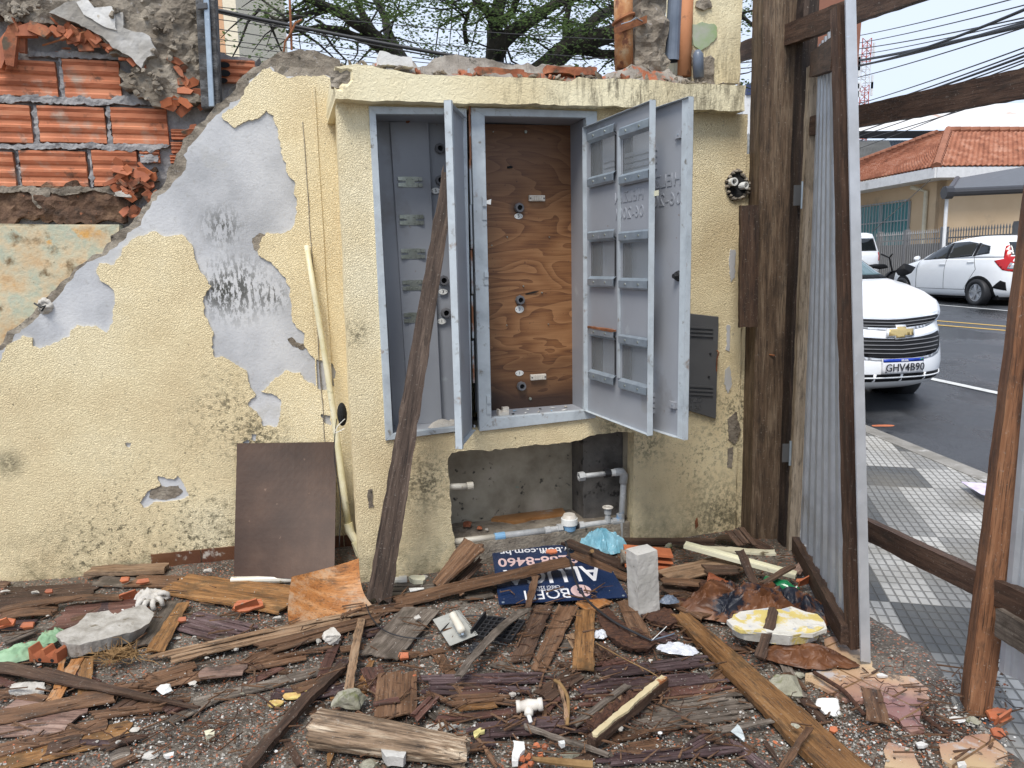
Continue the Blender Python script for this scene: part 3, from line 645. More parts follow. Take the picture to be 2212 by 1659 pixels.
# ================================================================ THE BRICK WALL BEHIND IT
PC = Pl(PA.P(0, 0, -.17), UA)
wallC = empty('brick_wall', PC.hp(150, 900)-V((0, 0, 0)), 'broken wall of orange ribbed hollow bricks under a lumpy grey concrete band', 'wall')
def block(bm, a0, a1, b0, b1, c0, tilt=0.0, seed=0):
    """ribbed hollow brick face: three flat bands and grooved bands"""
    H_ = b1-b0; prof = [(0, -.006), (.015, 0), (.12, 0), (.16, -.004), (.27, -.004), (.29, 0)]
    k = .29
    while k < .40: prof += [(k, 0), (k+.008, -.004), (k+.016, -.004), (k+.022, 0)]; k += .030
    prof += [(.42, 0), (.47, 0), (.50, -.005), (.60, -.005), (.63, 0)]
    k = .63
    while k < .72: prof += [(k, 0), (k+.008, -.004), (k+.016, -.004), (k+.022, 0)]; k += .030
    prof += [(.75, 0), (.83, 0)]
    k = .84
    while k < .93: prof += [(k, 0), (k+.008, -.004), (k+.016, -.004), (k+.022, 0)]; k += .030
    prof += [(.985, 0), (1, -.006)]
    n = 5; cols = []
    for i in range(n+1):
        a = a0+(a1-a0)*i/n; cols.append([bm.verts.new(PC.P(a+(.003*N((t, seed, 0), 7) if i in (0, n) else 0), b0+t*H_+tilt*(a-a0), c0+d-(.004 if i in (0, n) else 0)+.0015*N((a, t, seed), 9))) for t, d in prof])
    for c1_, c2_ in zip(cols, cols[1:]):
        for j in range(len(prof)-1): bm.faces.new((c1_[j], c2_[j], c2_[j+1], c1_[j+1]))
    for col_ in (cols[0], cols[-1]):
        back = [bm.verts.new(v.co-PC.n*.09) for v in col_]
        for j in range(len(prof)-1): bm.faces.new((col_[j], col_[j+1], back[j+1], back[j]))
    t_ = [c_[-1] for c_ in cols]; b_ = [bm.verts.new(v.co-PC.n*.09) for v in t_]
    for j in range(n): bm.faces.new((t_[j], t_[j+1], b_[j+1], b_[j]))
    t_ = [c_[0] for c_ in cols]; b_ = [bm.verts.new(v.co-PC.n*.09) for v in t_]
    for j in range(n): bm.faces.new((t_[j], t_[j+1], b_[j+1], b_[j]))
BR = [  # photo rectangles of the visible bricks: x0,x1,ytop(x0),ybottom(x0), slope
 (-40, 124, 124, 204), (131, 262, 125, 211), (372, 432, 128, 200), (-60, 70, 222, 306), (77, 230, 226, 306), (236, 364, 230, 310),
 (-80, 34, 325, 403), (38, 190, 323, 402), (195, 300, 323, 402), (300, 345, 322, 350), (60, 200, 88, 118), (40, 78, 412, 432), (108, 226, 414, 440),
 (368, 404, 278, 300), (368, 396, 306, 330), (366, 392, 334, 352), (470, 552, 126, 176)]
bm = B_()
for k, (x0, x1, yt, yb) in enumerate(BR):
    p = PC.hit(x0, yt); q = PC.hit(x0, yb); r_ = PC.hit(x1, yb)
    block(bm, p[0], r_[0], q[1], p[1], -.002-(.03 if k in (10, 12, 11) else 0), -.012, k)
obj('bricks', bm, M['brick'], wallC)
# mortar backing: lumpy field behind and between the bricks
def field(poly, c1, grid, amp, fr_, seed=0, c0=-.14):
    return sheet(PC, jag(hitl(PC, poly), amp*.8, grid*.7, seed), c0=c0, c1=c1, grid=grid, disp=lambda a, b: amp*N((a, b, seed), fr_)+amp*.5*N((a, b, seed), fr_*2.3)+amp*.25*N((a, b, seed), fr_*5))
obj('mortar', field([(-120, -60), (452, -60), (468, 112), (560, 122), (450, 250), (380, 400), (270, 500), (220, 560), (-120, 560)], -.03, .03, .012, 12), M['mortar'], wallC)
for k, (pts) in enumerate(([(-60, 206), (140, 206), (300, 208), (370, 214), (368, 228), (230, 226), (80, 222), (-60, 218)], [(-60, 308), (80, 309), (230, 310), (368, 313), (330, 328), (190, 322), (36, 321), (-60, 322)],
                           [(123, 122), (132, 124), (142, 208), (134, 208)], [(69, 224), (78, 226), (84, 308), (74, 308)], [(229, 228), (237, 230), (240, 312), (232, 310)], [(30, 324), (38, 325), (48, 404), (42, 404)], [(188, 324), (196, 324), (200, 404), (196, 404)], [(60, 112), (180, 112), (260, 118), (258, 128), (60, 122)], [(300, 332), (344, 334), (342, 352), (305, 350)])):
    obj('mortar_joint', field(pts, -.001 if k < 2 or k > 6 else -.012, .012, .009, 22, k, -.05), M['mortar'], wallC)
# concrete band, old render, rubble on top
obj('concrete_band', field([(-120, -90), (440, -90), (442, 225), (405, 225), (372, 215), (352, 232), (322, 214), (296, 205), (272, 190), (262, 168), (300, 150), (300, 140), (245, 112), (225, 90), (205, 72), (160, 52), (120, 58), (60, 60), (30, 40), (-120, 45)], .045, .022, .030, 9, 3), M['concrete'], wallC)
obj('render_coat', field([(118, 38), (150, 18), (196, 12), (200, 30), (230, 55), (272, 38), (275, 70), (330, 88), (345, 128), (324, 132), (314, 155), (286, 130), (250, 108), (232, 88), (180, 62), (128, 42)], .072, .018, .006, 14, 5, .0), M['render'], wallC)
obj('white_paint_scrap', field([(178, 18), (198, 8), (214, 28), (256, 26), (256, 40), (262, 78), (240, 70), (218, 58), (194, 44)], .080, .02, .004, 14, 6, .03), M['plasterchunk'], wallC)
# earth ledge and the faded lower wall
obj('soil_ledge', field([(-120, 404), (230, 402), (250, 372), (330, 360), (345, 400), (290, 440), (262, 478), (240, 486), (110, 482), (-120, 486)], .012, .022, .030, 9, 8), M['dirt'], wallC)
obj('ledge_crust', field([(-120, 404), (60, 404), (140, 406), (250, 405), (250, 418), (180, 416), (150, 422), (110, 416), (100, 455), (80, 445), (70, 415), (-120, 418)], .022, .014, .010, 18, 9, .0), M['concrete'], wallC)
obj('old_painted_wall', sheet(PC, hitl(PC, [(-120, 482), (120, 486), (262, 486), (262, 700), (100, 800), (-120, 1000)]), c0=-.1, c1=.042, grid=.05, disp=lambda a, b: .006*N((a, b, 0), 6)), M['paintwall'], wallC)
# shards of broken brick caught in the wall
bm = B_()
def shard(bm, pl, x, y, L, W_, ang, c, rnd, th=.009, tilt=.5):
    p = pl.hp(x, y, c); n_ = (pl.n+pl.u*rnd.uniform(-tilt, tilt)+pl.v*rnd.uniform(-tilt, tilt)).normalized()
    u_ = (pl.u*math.cos(R(ang))+pl.v*math.sin(R(ang))); u_ = (u_-n_*u_.dot(n_)).normalized(); v_ = n_.cross(u_)
    k = [(-.5, -.4), (.3, -.5), (.5, rnd.uniform(-.2, .3)), (rnd.uniform(-.1, .3), .5), (-.5, rnd.uniform(.1, .5))]
    f_ = [bm.verts.new(p+u_*a*L+v_*b*W_+n_*th/2) for a, b in k]; g_ = [bm.verts.new(p+u_*a*L+v_*b*W_-n_*th/2) for a, b in k]
    bm.faces.new(f_); bm.faces.new(list(reversed(g_)))
    for i in range(5): bm.faces.new((f_[i], g_[i], g_[(i+1) % 5], f_[(i+1) % 5]))
rnd = random.Random(4)
for (x, y, L, W_, a, c) in ((24, 90, .20, .06, 76, .05), (8, 110, .16, .05, 70, .03), (44, 80, .13, .05, 86, .03), (60, 66, .10, .06, 10, .05), (88, 66, .09, .05, -20, .06)):
    shard(bm, PC, x, y, L, W_, a, c, rnd, .03, .15)
for k in range(95):
    t = rnd.random(); band = rnd.choice(((110, 62, 260, 108, 10), (230, 90, 300, 140, 9), (372, 140, 430, 210, 22), (370, 215, 440, 290, 22), (130, 50, 190, 90, 16), (262, 360, 345, 420, 22), (258, 395, 300, 480, 16), (220, 395, 345, 380, 14)))
    x = band[0]+(band[2]-band[0])*t+rnd.uniform(-1, 1)*band[4]; y = band[1]+(band[3]-band[1])*t+rnd.uniform(-1, 1)*band[4]
    shard(bm, PC, x, y, rnd.uniform(.03, .085), rnd.uniform(.015, .05), rnd.uniform(-60, 60), rnd.uniform(.02, .06), rnd)
[o_.data.materials.__setitem__(0, M['brickdark']) for o_ in pieces('brick_shard', bm, M['shard'], wallC)[::2]]
for x, y, w_, h_ in ((484, 140, .026, .013), (486, 158, .024, .015), (482, 174, .020, .012)):
    bm = B_(); bmesh.ops.create_cone(bm, cap_ends=True, segments=16, radius1=1, radius2=1, depth=.004, matrix=PC.M(*PC.hit(x, y, .006), .006)@Matrix.Diagonal((w_, h_, 1, 1))); obj('brick_cell', bm, M['black'], wallC)
rnd = random.Random(8)
def lump(pl, x, y, s, seed, c=.03, m='concrete', sub=2, flat_=.8):
    bm = rock_bm(s, s*flat_, s*.75, seed, 14, sub, .25)
    mtx = pl.M(*pl.hit(x, y, c), c)@Matrix.Rotation(seed, 4, 'Z')
    bmesh.ops.transform(bm, matrix=mtx, verts=bm.verts); return bm
bmx = B_()
tmp = []
for k in range(60):
    x, y = rnd.choice([(rnd.uniform(180, 430), rnd.uniform(-6, 40)), (rnd.uniform(330, 428), rnd.uniform(30, 130)), (rnd.uniform(270, 350), rnd.uniform(150, 225)), (rnd.uniform(0, 120), rnd.uniform(10, 45))])
    b_ = lump(PC, x, y, rnd.uniform(.010, .028), k, rnd.uniform(.055, .085)); me = bpy.data.meshes.new('t'); b_.to_mesh(me); b_.free(); bmx.from_mesh(me); bpy.data.meshes.remove(me)
pieces('concrete_lump', bmx, M['concrete'], wallC)
# broken white-edged tile lump on the ledge and a rod in the hole
o = obj('ledge_chunk', lump(PC, 268, 423, .052, 3, .05, flat_=.5), M['stone'], wallC)
bm = B_(); tube(bm, [PC.hp(92, 98, .03), PC.hp(150, 80, .06), PC.hp(205, 62, .05)], .004, 6); obj('rusty_rod', bm, M['rust'], wallC)

# small knotted rag on the wall edge
def crumple(pl_M, sx, sy, h, seed, n=26, fold=6.0, outline=None):
    """crumpled film/cloth: heap of folds over an oval footprint"""
    bm = B_(); g = []
    for j in range(n+1):
        row = []
        for i in range(n+1):
            u = i/n*2-1; v = j/n*2-1; r = max(abs(u), abs(v)); l = math.hypot(u, v) or 1; k = r/l; uu, vv = u*k, v*k
            f = 1+.22*N((uu, vv, seed), 1.7)*r+.08*N((uu, vv, seed), 5)*r
            wx, wy = uu+.35*N((uu, vv, seed+6), 1.6), vv+.35*N((uu, vv, seed+7), 1.6); e1 = 1-min(1, 2.6*abs(N((wx, wy, seed), fold*.32))); e2 = 1-min(1, 2.6*abs(N((wx, wy, seed+2), fold*.8)))
            z = h*max(0, 1-r**2)*.42+(h*.42*e1+h*.16*e2)*(1-r**4)
            row.append(bm.verts.new(pl_M @ V((uu*sx*f+.12*sx*N((uu, vv, seed+4), 3), vv*sy*f+.12*sy*N((uu, vv, seed+5), 3), z+.002))))
        g.append(row)
    for j in range(n):
        for i in range(n): bm.faces.new((g[j][i], g[j][i+1], g[j+1][i+1], g[j+1][i]))
    return bm
bm = crumple(PA.M(*PA.hit(92, 662, .03), .0), .032, .035, .035, 5, 16)
o = obj('knotted_rag', bm, M['cloth'], smooth=True); bm = B_(); tube(bm, [PA.hp(74, 655, .05), PA.hp(88, 664, .065), PA.hp(98, 660, .06), PA.hp(90, 672, .055)], .004, 6)
obj('cord', bm, M['rubber'], o); tag(o, 'small striped white rag knotted with black cord on the broken edge of the wall', 'rag')

# grey-black timber standing on the wall
PT = Pl(PA.P(0, 0, -.02), UA)
t = empty('weathered_timber', PT.hp(460, 230), 'grey black timber upright with a metal strip standing on the broken wall', 'timber')
bm = B_(); quadbox(bm, PT, hitl(PT, [(434, 234), (476, 232), (462, -60), (418, -60)]), -.10, .0); bevel(bm, .006)
for v in bm.verts: v.co += PT.u*.006*N(v.co, 6)
obj('upright', bm, M['darktimber'], t)
bm = B_(); quadbox(bm, PT, hitl(PT, [(452, 232), (464, 231), (449, -60), (437, -60)]), .001, .014); bevel(bm, .003); obj('metal_strip', bm, M['galv'], t)
bm = B_(); quadbox(bm, PT, hitl(PT, [(428, 24), (450, 22), (449, 8), (428, 10)]), .012, .022); bevel(bm, .003); obj('clip', bm, M['darkmetal'], t)
# ================================================================ METER HOUSING (masonry box with the slab on top)
hb = empty('meter_housing', gnd(1150, 1215), 'cream yellow masonry meter housing with a rain-streaked slab on top and a broken recess below', 'meter housing')
sL = PB.hit(758, 900)[0]; sL0 = PB.hit(727, 230)[0]; sR = PB.hit(1608, 500)[0]; zT = 2.10
body = [(sL0, zT), (sL, 1.0), (sL, -.1), (sR-.01, -.1), (sR, .7), (sR, zT)]
OPEN = [(800, 233), (1288, 242), (1284, 900), (1035, 929), (834, 950)]
op = hitl(PB, OPEN)
CAV = hitl(PB, [(976, 978), (1030, 972), (1050, 974), (1150, 962), (1230, 955), (1262, 948), (1290, 938), (1370, 933)]); CAVR = hitl(PB, [(1368, 1040), (1367, 1165)]); CAVL = hitl(PB, [(985, 1200), (974, 1100), (966, 1030), (968, 990)])
cav = jag(CAV, .006, .015, 3, closed=False)+CAVR+[(CAVR[-1][0], -.06), (CAVL[0][0], -.06)]+jag(CAVL, .008, .02, 5, closed=False)
bo = jag(body, .003, .04, 2)
obj('stucco_face', sheet(PB, bo, [op, cav], c0=-.07, c1=0, grid=.05, disp=lambda a, b: .003*N((a, b, 0), 3)), M['yellowB'], hb)
# left return, top, right return and back of the box
backL = PA.hit(722, 900)[0]; pbk = PA.P(PA.hit(738, 700)[0]+.02, 0, -.05)
bm = B_(); c3 = PB.P(sL+.004, 0, -.006); 
hexa(bm, [c3+V((0, 0, -.1)), c3+UB*.06+V((0, 0, -.1)), pbk+UB*.1+V((0, 0, -.1)), pbk+V((0, 0, -.1)), PB.P(sL0+.004, zT, -.006), PB.P(sL0+.064, zT, -.006), pbk+UB*.1+V((0, 0, zT)), pbk+V((0, 0, zT))])
bmesh.ops.subdivide_edges(bm, edges=bm.edges, cuts=8, use_grid_fill=True)
obj('side_return', bm, M['yellowB'], hb)
bm = B_(); pbox(bm, PB, sR-.10, sR-.004, -.1, zT, -.55, -.005); pbox(bm, PB, sL0+.1, sR, -.1, zT, -.60, -.551)
obj('back_wall', bm, M['yellowB'], hb)
bm = B_(); pts = jag(hitl(PB, [(980, 1010), (968, 985), (1372, 936), (1372, 1170)], -.33), .004, .05)
# recess: back, floor, sides, divider
aL, aR = CAVL[1][0]-.02, CAVR[0][0]+.02; zc = PB.hit(1150, 955)[1]
pbox(bm, PB, aL-.03, aR+.03, -.1, zc+.06, -.40, -.33)
pbox(bm, PB, aL-.06, aL-.002, -.1, zc+.06, -.33, -.071); pbox(bm, PB, aR+.004, aR+.06, -.1, zc+.06, -.33, -.071); pbox(bm, PB, aL, aR, zc+.03, zc+.06, -.33, -.071)
bmesh.ops.subdivide_edges(bm, edges=bm.edges, cuts=12, use_grid_fill=True)
for v in bm.verts: v.co += PB.n*(.004*N(v.co, 12))
M['recess'] = mat('mouldy_old_concrete', [(.26, .225, .165), (.40, .35, .265), (.50, .445, .35)], scale=6, rough=.85, bump=.6, bscale=45, bd=.006, spots=[((.035, .032, .028), 20, .61, .68), ((.14, .30, .25), 13, .70, .74), ((.40, .37, .32), 4, .62, .7)])
obj('recess_lining', bm, M['recess'], hb)
zf = PB.hit(1150, 1162)[1]
bm = B_(); pbox(bm, PB, aL, aR, -.1, zf, -.33, -.03); bmesh.ops.subdivide_edges(bm, edges=bm.edges, cuts=16, use_grid_fill=True)
for v in bm.verts: v.co += V((0, 0, .008*N(v.co, 9)))+PB.n*.006*N(v.co, 14)
obj('recess_floor', bm, M['concrete'], hb)
bm = B_(); d0 = PB.hit(1262, 1100, -.16)[0]; pbox(bm, PB, d0, aR+.002, -.1, zc+.04, -.33, -.17); bmesh.ops.subdivide_edges(bm, edges=bm.edges, cuts=10, use_grid_fill=True)
for v in bm.verts: v.co += PB.n*.008*N(v.co, 10)+PB.u*.006*N(v.co, 13)
M['pier'] = mat('dark_damp_mortar', [(.06, .055, .05), (.12, .11, .10), (.17, .155, .135)], scale=7, rough=.85, bump=.7, bscale=50, bd=.006, spots=[((.025, .022, .02), 16, .58, .66)])
obj('recess_pier', bm, M['pier'], hb)
bm = B_(); q = [PB.hit(x, y, -.25) for x, y in ((0, 0),)]
pg = Pl(V((0, 0, zf+.006)), V((1, 0, 0)), V((0, 1, 0)))
tp = [tuple(gnd(x, y, zf+.01).xy) for x, y in ((1060, 1122), (1080, 1104), (1150, 1096), (1215, 1098), (1225, 1112), (1150, 1120), (1110, 1128))]
obj('floor_tile_remains', sheet(pg, jag(tp, .006, .02, 4), c0=-.01, c1=.008), mat('orange_stained_tile', [(.30, .13, .04), (.42, .22, .09)], scale=8, rough=.4, bump=.2, spots=[((.4, .33, .28), 7, .56, .64)]), hb)
# slab
SL = [(722, 143), (726, 214), (900, 219), (1100, 224), (1300, 229), (1450, 234), (1608, 240), (1611, 185), (1500, 182), (1400, 172), (1250, 168), (1235, 176), (1180, 170), (1000, 163), (900, 161), (770, 138)]
SP = .075
sl = hitl(PB, SL, SP); slj = jag(sl, .004, .02, 8)
chip = hitl(PB, [(716, 150), (752, 150), (762, 152), (756, 176), (740, 185), (728, 190), (718, 186)], SP)
def sdisp(a, b): return .003*N((a, b, 0), 3)-(.022 if inside((a, b), chip) else 0)
obj('slab', sheet(PB, slj, c0=-.56, c1=SP, grid=.022, disp=sdisp), M['slab'], hb)
obj('chipped_corner', sheet(PB, jag(chip, .004, .012, 8), c0=.03, c1=SP-.010, grid=.012, disp=lambda a, b: .010*N((a, b, 0), 40)), M['concrete'], hb)
# rubble crust on the slab
top = hitl(PB, [(722, 143), (770, 138), (900, 161), (1000, 163), (1180, 170), (1235, 176), (1250, 168), (1400, 172), (1500, 182), (1611, 186)], SP)
bm = B_(); NXs = 190; g = []
TP = [(735, 140), (800, 140), (820, 118), (900, 122), (935, 128), (960, 112), (1060, 110), (1100, 124), (1200, 122), (1300, 140), (1330, 150), (1400, 128), (1500, 148), (1560, 172), (1611, 184)]
def lerpy(tb, x):
    for (x0, y0), (x1, y1) in zip(tb, tb[1:]):
        if x0 <= x <= x1: return y0+(y1-y0)*(x-x0)/(x1-x0)
    return tb[0][1] if x < tb[0][0] else tb[-1][1]
TOPE = [(722, 143), (770, 138), (900, 161), (1000, 163), (1180, 170), (1235, 176), (1250, 168), (1400, 172), (1500, 182), (1611, 186)]
for i in range(NXs+1):
    x = 728+(1609-728)*i/NXs; row = []
    e = PB.hit(x, lerpy(TOPE, x), SP); hh = PB.hit(x, lerpy(TP, x)+8, -.05)
    for j in range(17):
        c = SP-.01-j*.035; f = j/4 if j < 4 else 1
        z = e[1]-.012+(max(.0, hh[1]-e[1])+.004)*min(1, f)*(.5+.5*min(1, f))
        p = PB.P(e[0], z, c); k = .016*N(p, 16, 1)+.010*N(p, 40, 2)+.018*round(N(p, 7, 3)*2)/2
        row.append(bm.verts.new(p+V((0, 0, k if j else k*.3))+PB.n*(.012*N(p, 22, 5) if j < 16 else 0)))
    g.append(row)
for i in range(NXs):
    for j in range(16): bm.faces.new((g[i][j], g[i+1][j], g[i+1][j+1], g[i][j+1]))
m_ = mat('rubble_crust', [(.13, .11, .085), (.25, .22, .185), (.36, .33, .28)], scale=9, rough=.9, bump=1, bscale=50, bd=.010, spots=[((.34, .11, .05), 6, .56, .60), ((.05, .045, .03), 17, .58, .66)])
obj('rubble_crust', bm, m_, hb)
bm = B_(); quadbox(bm, PB, hitl(PB, [(818, 139), (893, 143), (889, 121), (868, 122), (850, 117), (832, 111), (822, 109)][:1]+[(893, 143), (890, 122), (820, 112)], SP-.02), .02, SP-.012)
o = obj('render_scrap', sheet(PB, jag(hitl(PB, [(816, 139), (893, 144), (890, 122), (866, 121), (850, 119), (834, 112), (820, 110)], SP-.02), .003, .01), c0=.0, c1=SP-.02), M['plasterchunk'], hb); bm.free()
rnd = random.Random(31); bmx = B_(); bmr = B_()
for k in range(96):
    x = rnd.uniform(735, 1600); y = lerpy(TOPE, x)-rnd.uniform(-3, 6)
    c = rnd.uniform(-.02, .06); b_ = lump(PB, x, y, rnd.uniform(.008, .030), k+9, c, flat_=.4); me = bpy.data.meshes.new('t'); b_.to_mesh(me); b_.free(); (bmr if k % 5 == 0 and 900 < x < 1450 else bmx).from_mesh(me); bpy.data.meshes.remove(me)
pieces('rubble_piece', bmx, M['concrete'], hb); pieces('brick_rubble', bmr, M['brickdark'], hb)
bm = B_()
for (x0, x1, y0, c, h_) in ((1030, 1130, 150, .02, .018), (1180, 1290, 146, .0, .02), (1130, 1165, 160, .055, .012)):
    p = PB.hit(x0, y0, c); q = PB.hit(x1, y0+6, c); pbox(bm, PB, p[0], q[0], p[1]-h_, p[1]+h_*.6, c-.08, c)
bmesh.ops.subdivide_edges(bm, edges=bm.edges, cuts=6, use_grid_fill=True)
for v in bm.verts: v.co += V((N(v.co, 20), N(v.co, 21, 2), N(v.co, 19, 4)))*.012
pieces('brick_remains', bm, M['brickdark'], hb)

# short broken wall stub to the right of the housing
stub = empty('wall_stub', PB.hp(1625, 1150, -.03), 'cracked yellow wall stub beside the thick post with a hole and white pipe ends', 'wall')
ps = hitl(PB, [(1600, 335), (1640, 334), (1642, 420), (1622, 700), (1612, 1150), (1590, 1150), (1590, 335)], -.02)
hl = hitl(PB, [(1566, 392), (1580, 372), (1592, 368), (1602, 380), (1612, 392), (1618, 402), (1608, 418), (1596, 428), (1580, 432), (1568, 418)], -.01)
obj('stucco', sheet(PB, jag(ps, .006, .03, 6), c0=-.2, c1=-.012, grid=.03, disp=lambda a, b: .006*N((a, b, 0), 8)), M['yellowB'], stub)
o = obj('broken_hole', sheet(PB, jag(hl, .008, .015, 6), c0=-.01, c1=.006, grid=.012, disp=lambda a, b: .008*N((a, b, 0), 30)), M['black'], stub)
bm = B_(); 
for q in range(22):
    x, y = hl[int(q/22*len(hl))]; x2, y2 = hl[(int(q/22*len(hl))+1) % len(hl)]; t_ = (q/22*len(hl)) % 1
    b_ = rock_bm(.016, .013, .010, q+70, 12, 2); bmesh.ops.transform(b_, matrix=Matrix.Translation(PB.P(x+(x2-x)*t_, y+(y2-y)*t_, .008)), verts=b_.verts); me = bpy.data.meshes.new('t'); b_.to_mesh(me); b_.free(); bm.from_mesh(me); bpy.data.meshes.remove(me)
obj('hole_rim', bm, M['concrete'], stub)
bm = B_(); ring(bm, PB.hp(1578, 394, .0), PB.n, .013, .020, .035, 12); ring(bm, PB.hp(1600, 402, .0), (PB.n+PB.u*.3), .012, .018, .035, 12); pieces('pipe_end', bm, M['white'], stub)

# peeled flakes on the housing
for k, h in enumerate(([(1578, 538), (1588, 540), (1586, 600), (1578, 610), (1574, 570)], [(1570, 700), (1577, 705), (1575, 760), (1568, 755)], [(1566, 800), (1576, 790), (1580, 830), (1572, 850), (1564, 830)], [(1572, 905), (1590, 890), (1600, 930), (1588, 960), (1574, 950)], [(1572, 970), (1584, 965), (1580, 1010), (1570, 1010)])):
    obj('peeled_patch', sheet(PB, jag(hitl(PB, h), .004, .007, k), c0=-.004, c1=.0035, grid=0), M['greyplaster'] if k < 3 else M['concrete'], hb)
for k, h in enumerate(([(795, 1058), (804, 1056), (806, 1095), (797, 1098), (793, 1075)], [(1500, 1125), (1506, 1117), (1508, 1135), (1502, 1142)])):
    obj('bare_patch', sheet(PB, jag(hitl(PB, h), .004, .007, k), c0=-.004, c1=.0035, grid=0), M['concrete'] if k == 0 else M['rust'], hb)
# conduit hole in the side, left of the corner
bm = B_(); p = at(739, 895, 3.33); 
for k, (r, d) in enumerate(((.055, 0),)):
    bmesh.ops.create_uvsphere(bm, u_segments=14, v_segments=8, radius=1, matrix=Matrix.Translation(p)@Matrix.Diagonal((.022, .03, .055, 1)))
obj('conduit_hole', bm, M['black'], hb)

# ================================================================ STEEL METER CABINET
cab = empty('meter_cabinet', PB.P((op[0][0]+op[1][0])/2, .66, 0), 'open blue grey steel meter cabinet set in the yellow housing', 'cabinet')
def qb(bm, px4, c0, c1, pl=None): quadbox(bm, pl or PB, hitl(pl or PB, px4, c1), c0, c1)
DEP = -.235
bm = B_()
zt = PB.hit(1040, 237)[1]; 
LF = [(797, 229), (1008, 234), (1020, 928), (833, 952)]; RFm = [(1017, 232), (1290, 240), (1287, 903), (1036, 932)]
def frame(bm, outer, inner, c0, c1):
    o4 = hitl(PB, outer, c1); i4 = hitl(PB, inner, c1)
    for k in range(4): quadbox(bm, PB, [o4[k], o4[(k+1) % 4], i4[(k+1) % 4], i4[k]], c0, c1)
frame(bm, LF, [(812, 246), (1000, 247), (1010, 920), (849, 937)], -.02, .012)
bevel(bm, .0015); obj('left_frame', bm, M['framemetal'], cab)
bm = B_(); frame(bm, RFm, [(1047, 250), (1266, 254), (1264, 886), (1062, 903)], -.02, .013); bevel(bm, .0015); obj('right_frame', bm, M['framemetal'], cab)
# carcass: back, sides, floor, top of both compartments
iL = PB.hit(812, 600)[0]; 
def comp(name, px0, px1, ptop, pbot, inner=None):
    a0, a1_ = PB.hit(px0[0], 590)[0], PB.hit(px1[0], 590)[0]; zt_ = PB.hit(*ptop)[1]; zb_ = PB.hit(*pbot)[1]; bm = B_()
    pbox(bm, PB, a0-.012, a1_+.012, zb_-.012, zt_+.012, DEP-.004, DEP)
    pbox(bm, PB, a0-.006, a0-.003, zb_, zt_, DEP, -.018); pbox(bm, PB, a1_+.003, a1_+.006, zb_, zt_, DEP, -.018)
    pbox(bm, PB, a0-.006, a1_+.006, zt_+.001, zt_+.004, DEP, -.018); pbox(bm, PB, a0-.006, a1_+.006, zb_-.004, zb_-.001, DEP, -.018)
    obj(name, bm, M['greymetal'], cab); return a0, a1_, zb_, zt_
LA = comp('left_shell', (827, 0), (1005, 0), (900, 244), (930, 934)); RA_ = comp('right_shell', (1052, 0), (1266, 0), (1150, 250), (1160, 896))
# raised backing strip with meter clips
bm = B_(); s4 = hitl(PB, [(842, 263), (925, 262), (955, 912), (884, 918)], DEP+.03); quadbox(bm, PB, s4, DEP+.001, DEP+.03); bevel(bm, .002); obj('backing_strip', bm, M['greymetal'], cab)
bm = B_(); s4 = hitl(PB, [(812, 262), (842, 262), (884, 918), (850, 920)], DEP+.012); quadbox(bm, PB, s4, DEP+.001, DEP+.012); obj('side_strip', bm, M['greymetal'], cab)
def screw(bm, pl, a, b, c, r=.004, h=.003):
    bmesh.ops.create_cone(bm, cap_ends=True, segments=8, radius1=r, radius2=r*.8, depth=h, matrix=pl.M(a, b, c+h/2))
for k, (x, y) in enumerate(((886, 393), (889, 475), (892, 548), (895, 616), (898, 686))):
    a, b = PB.hit(x, y, DEP+.035); bm = B_(); c = DEP+.031
    for s in (-1, 1):
        pbox(bm, PB, a-.036, a+.036, b+s*.0135-.010, b+s*.0135+.010, c, c+.002)
        for e in (-1, 1):
            pbox(bm, PB, a+e*.046-.009, a+e*.046+.009, b+s*.0135-.008, b+s*.0135+.008, c, c+.010)
            pbox(bm, PB, a+e*.030-.006, a+e*.030+.006, b+s*.0135-.008, b+s*.0135+.008, c, c+.006)
            screw(bm, PB, a+e*.013, b+s*.0135, c+.002)
    pbox(bm, PB, a-.020, a+.020, b-.006, b+.006, c, c+.0025)
    obj('meter_clip', bm, M['zincgold'], cab)
# bushings and number tags, left compartment
def bushing(x, y, c, r=.021, par=cab, rot=None):
    a, b = PB.hit(x, y, c); bm = B_(); ring(bm, PB.P(a, b, c-.012), PB.n, r*.62, r, .030, 18); ring(bm, PB.P(a, b, c-.004), PB.n, r*.9, r*1.18, .012, 8)
    o = obj('bushing', bm, M['ductbore'], par, smooth=False); bm = B_(); bmesh.ops.create_circle(bm, cap_ends=True, segments=18, radius=r*.66, matrix=PB.M(a, b, c+.002)); obj('bore', bm, M['black'], o)
def tagplate(x, y, s, c, ink='inkblack', w=.021, h=.0135):
    a, b = PB.hit(x, y, c); bm = B_(); bmesh.ops.create_cone(bm, cap_ends=True, segments=24, radius1=1, radius2=1, depth=.002, matrix=PB.M(a, b, c+.001)@Matrix.Diagonal((w, h, 1, 1)))
    o = obj('number_tag', bm, M['white'], cab); text(s, .021, PB.M(a, b, c+.0024), M[ink], o, 'numeral')
    bm = B_(); screw(bm, PB, a-w*.75, b, c+.001, .002, .002); screw(bm, PB, a+w*.75, b, c+.001, .002, .002); pieces('rivet', bm, M['darkmetal'], o)
for x, y in ((950, 321), (951, 390), (963, 676), (958, 606)): bushing(x, y, DEP+.01)
tagplate(941, 412, '5', DEP+.012); tagplate(957, 630, '3', DEP+.012); tagplate(954, 694, '1', DEP+.012)
for x, y in ((815, 300), (820, 340)): 
    bm = B_(); a = LA[0]; b = PB.hit(x, y, -.12)[1]; ring(bm, PB.P(a-.002, b, -.12), PB.u, .015, .022, .02, 14); obj('bushing', bm, M['black'], cab)
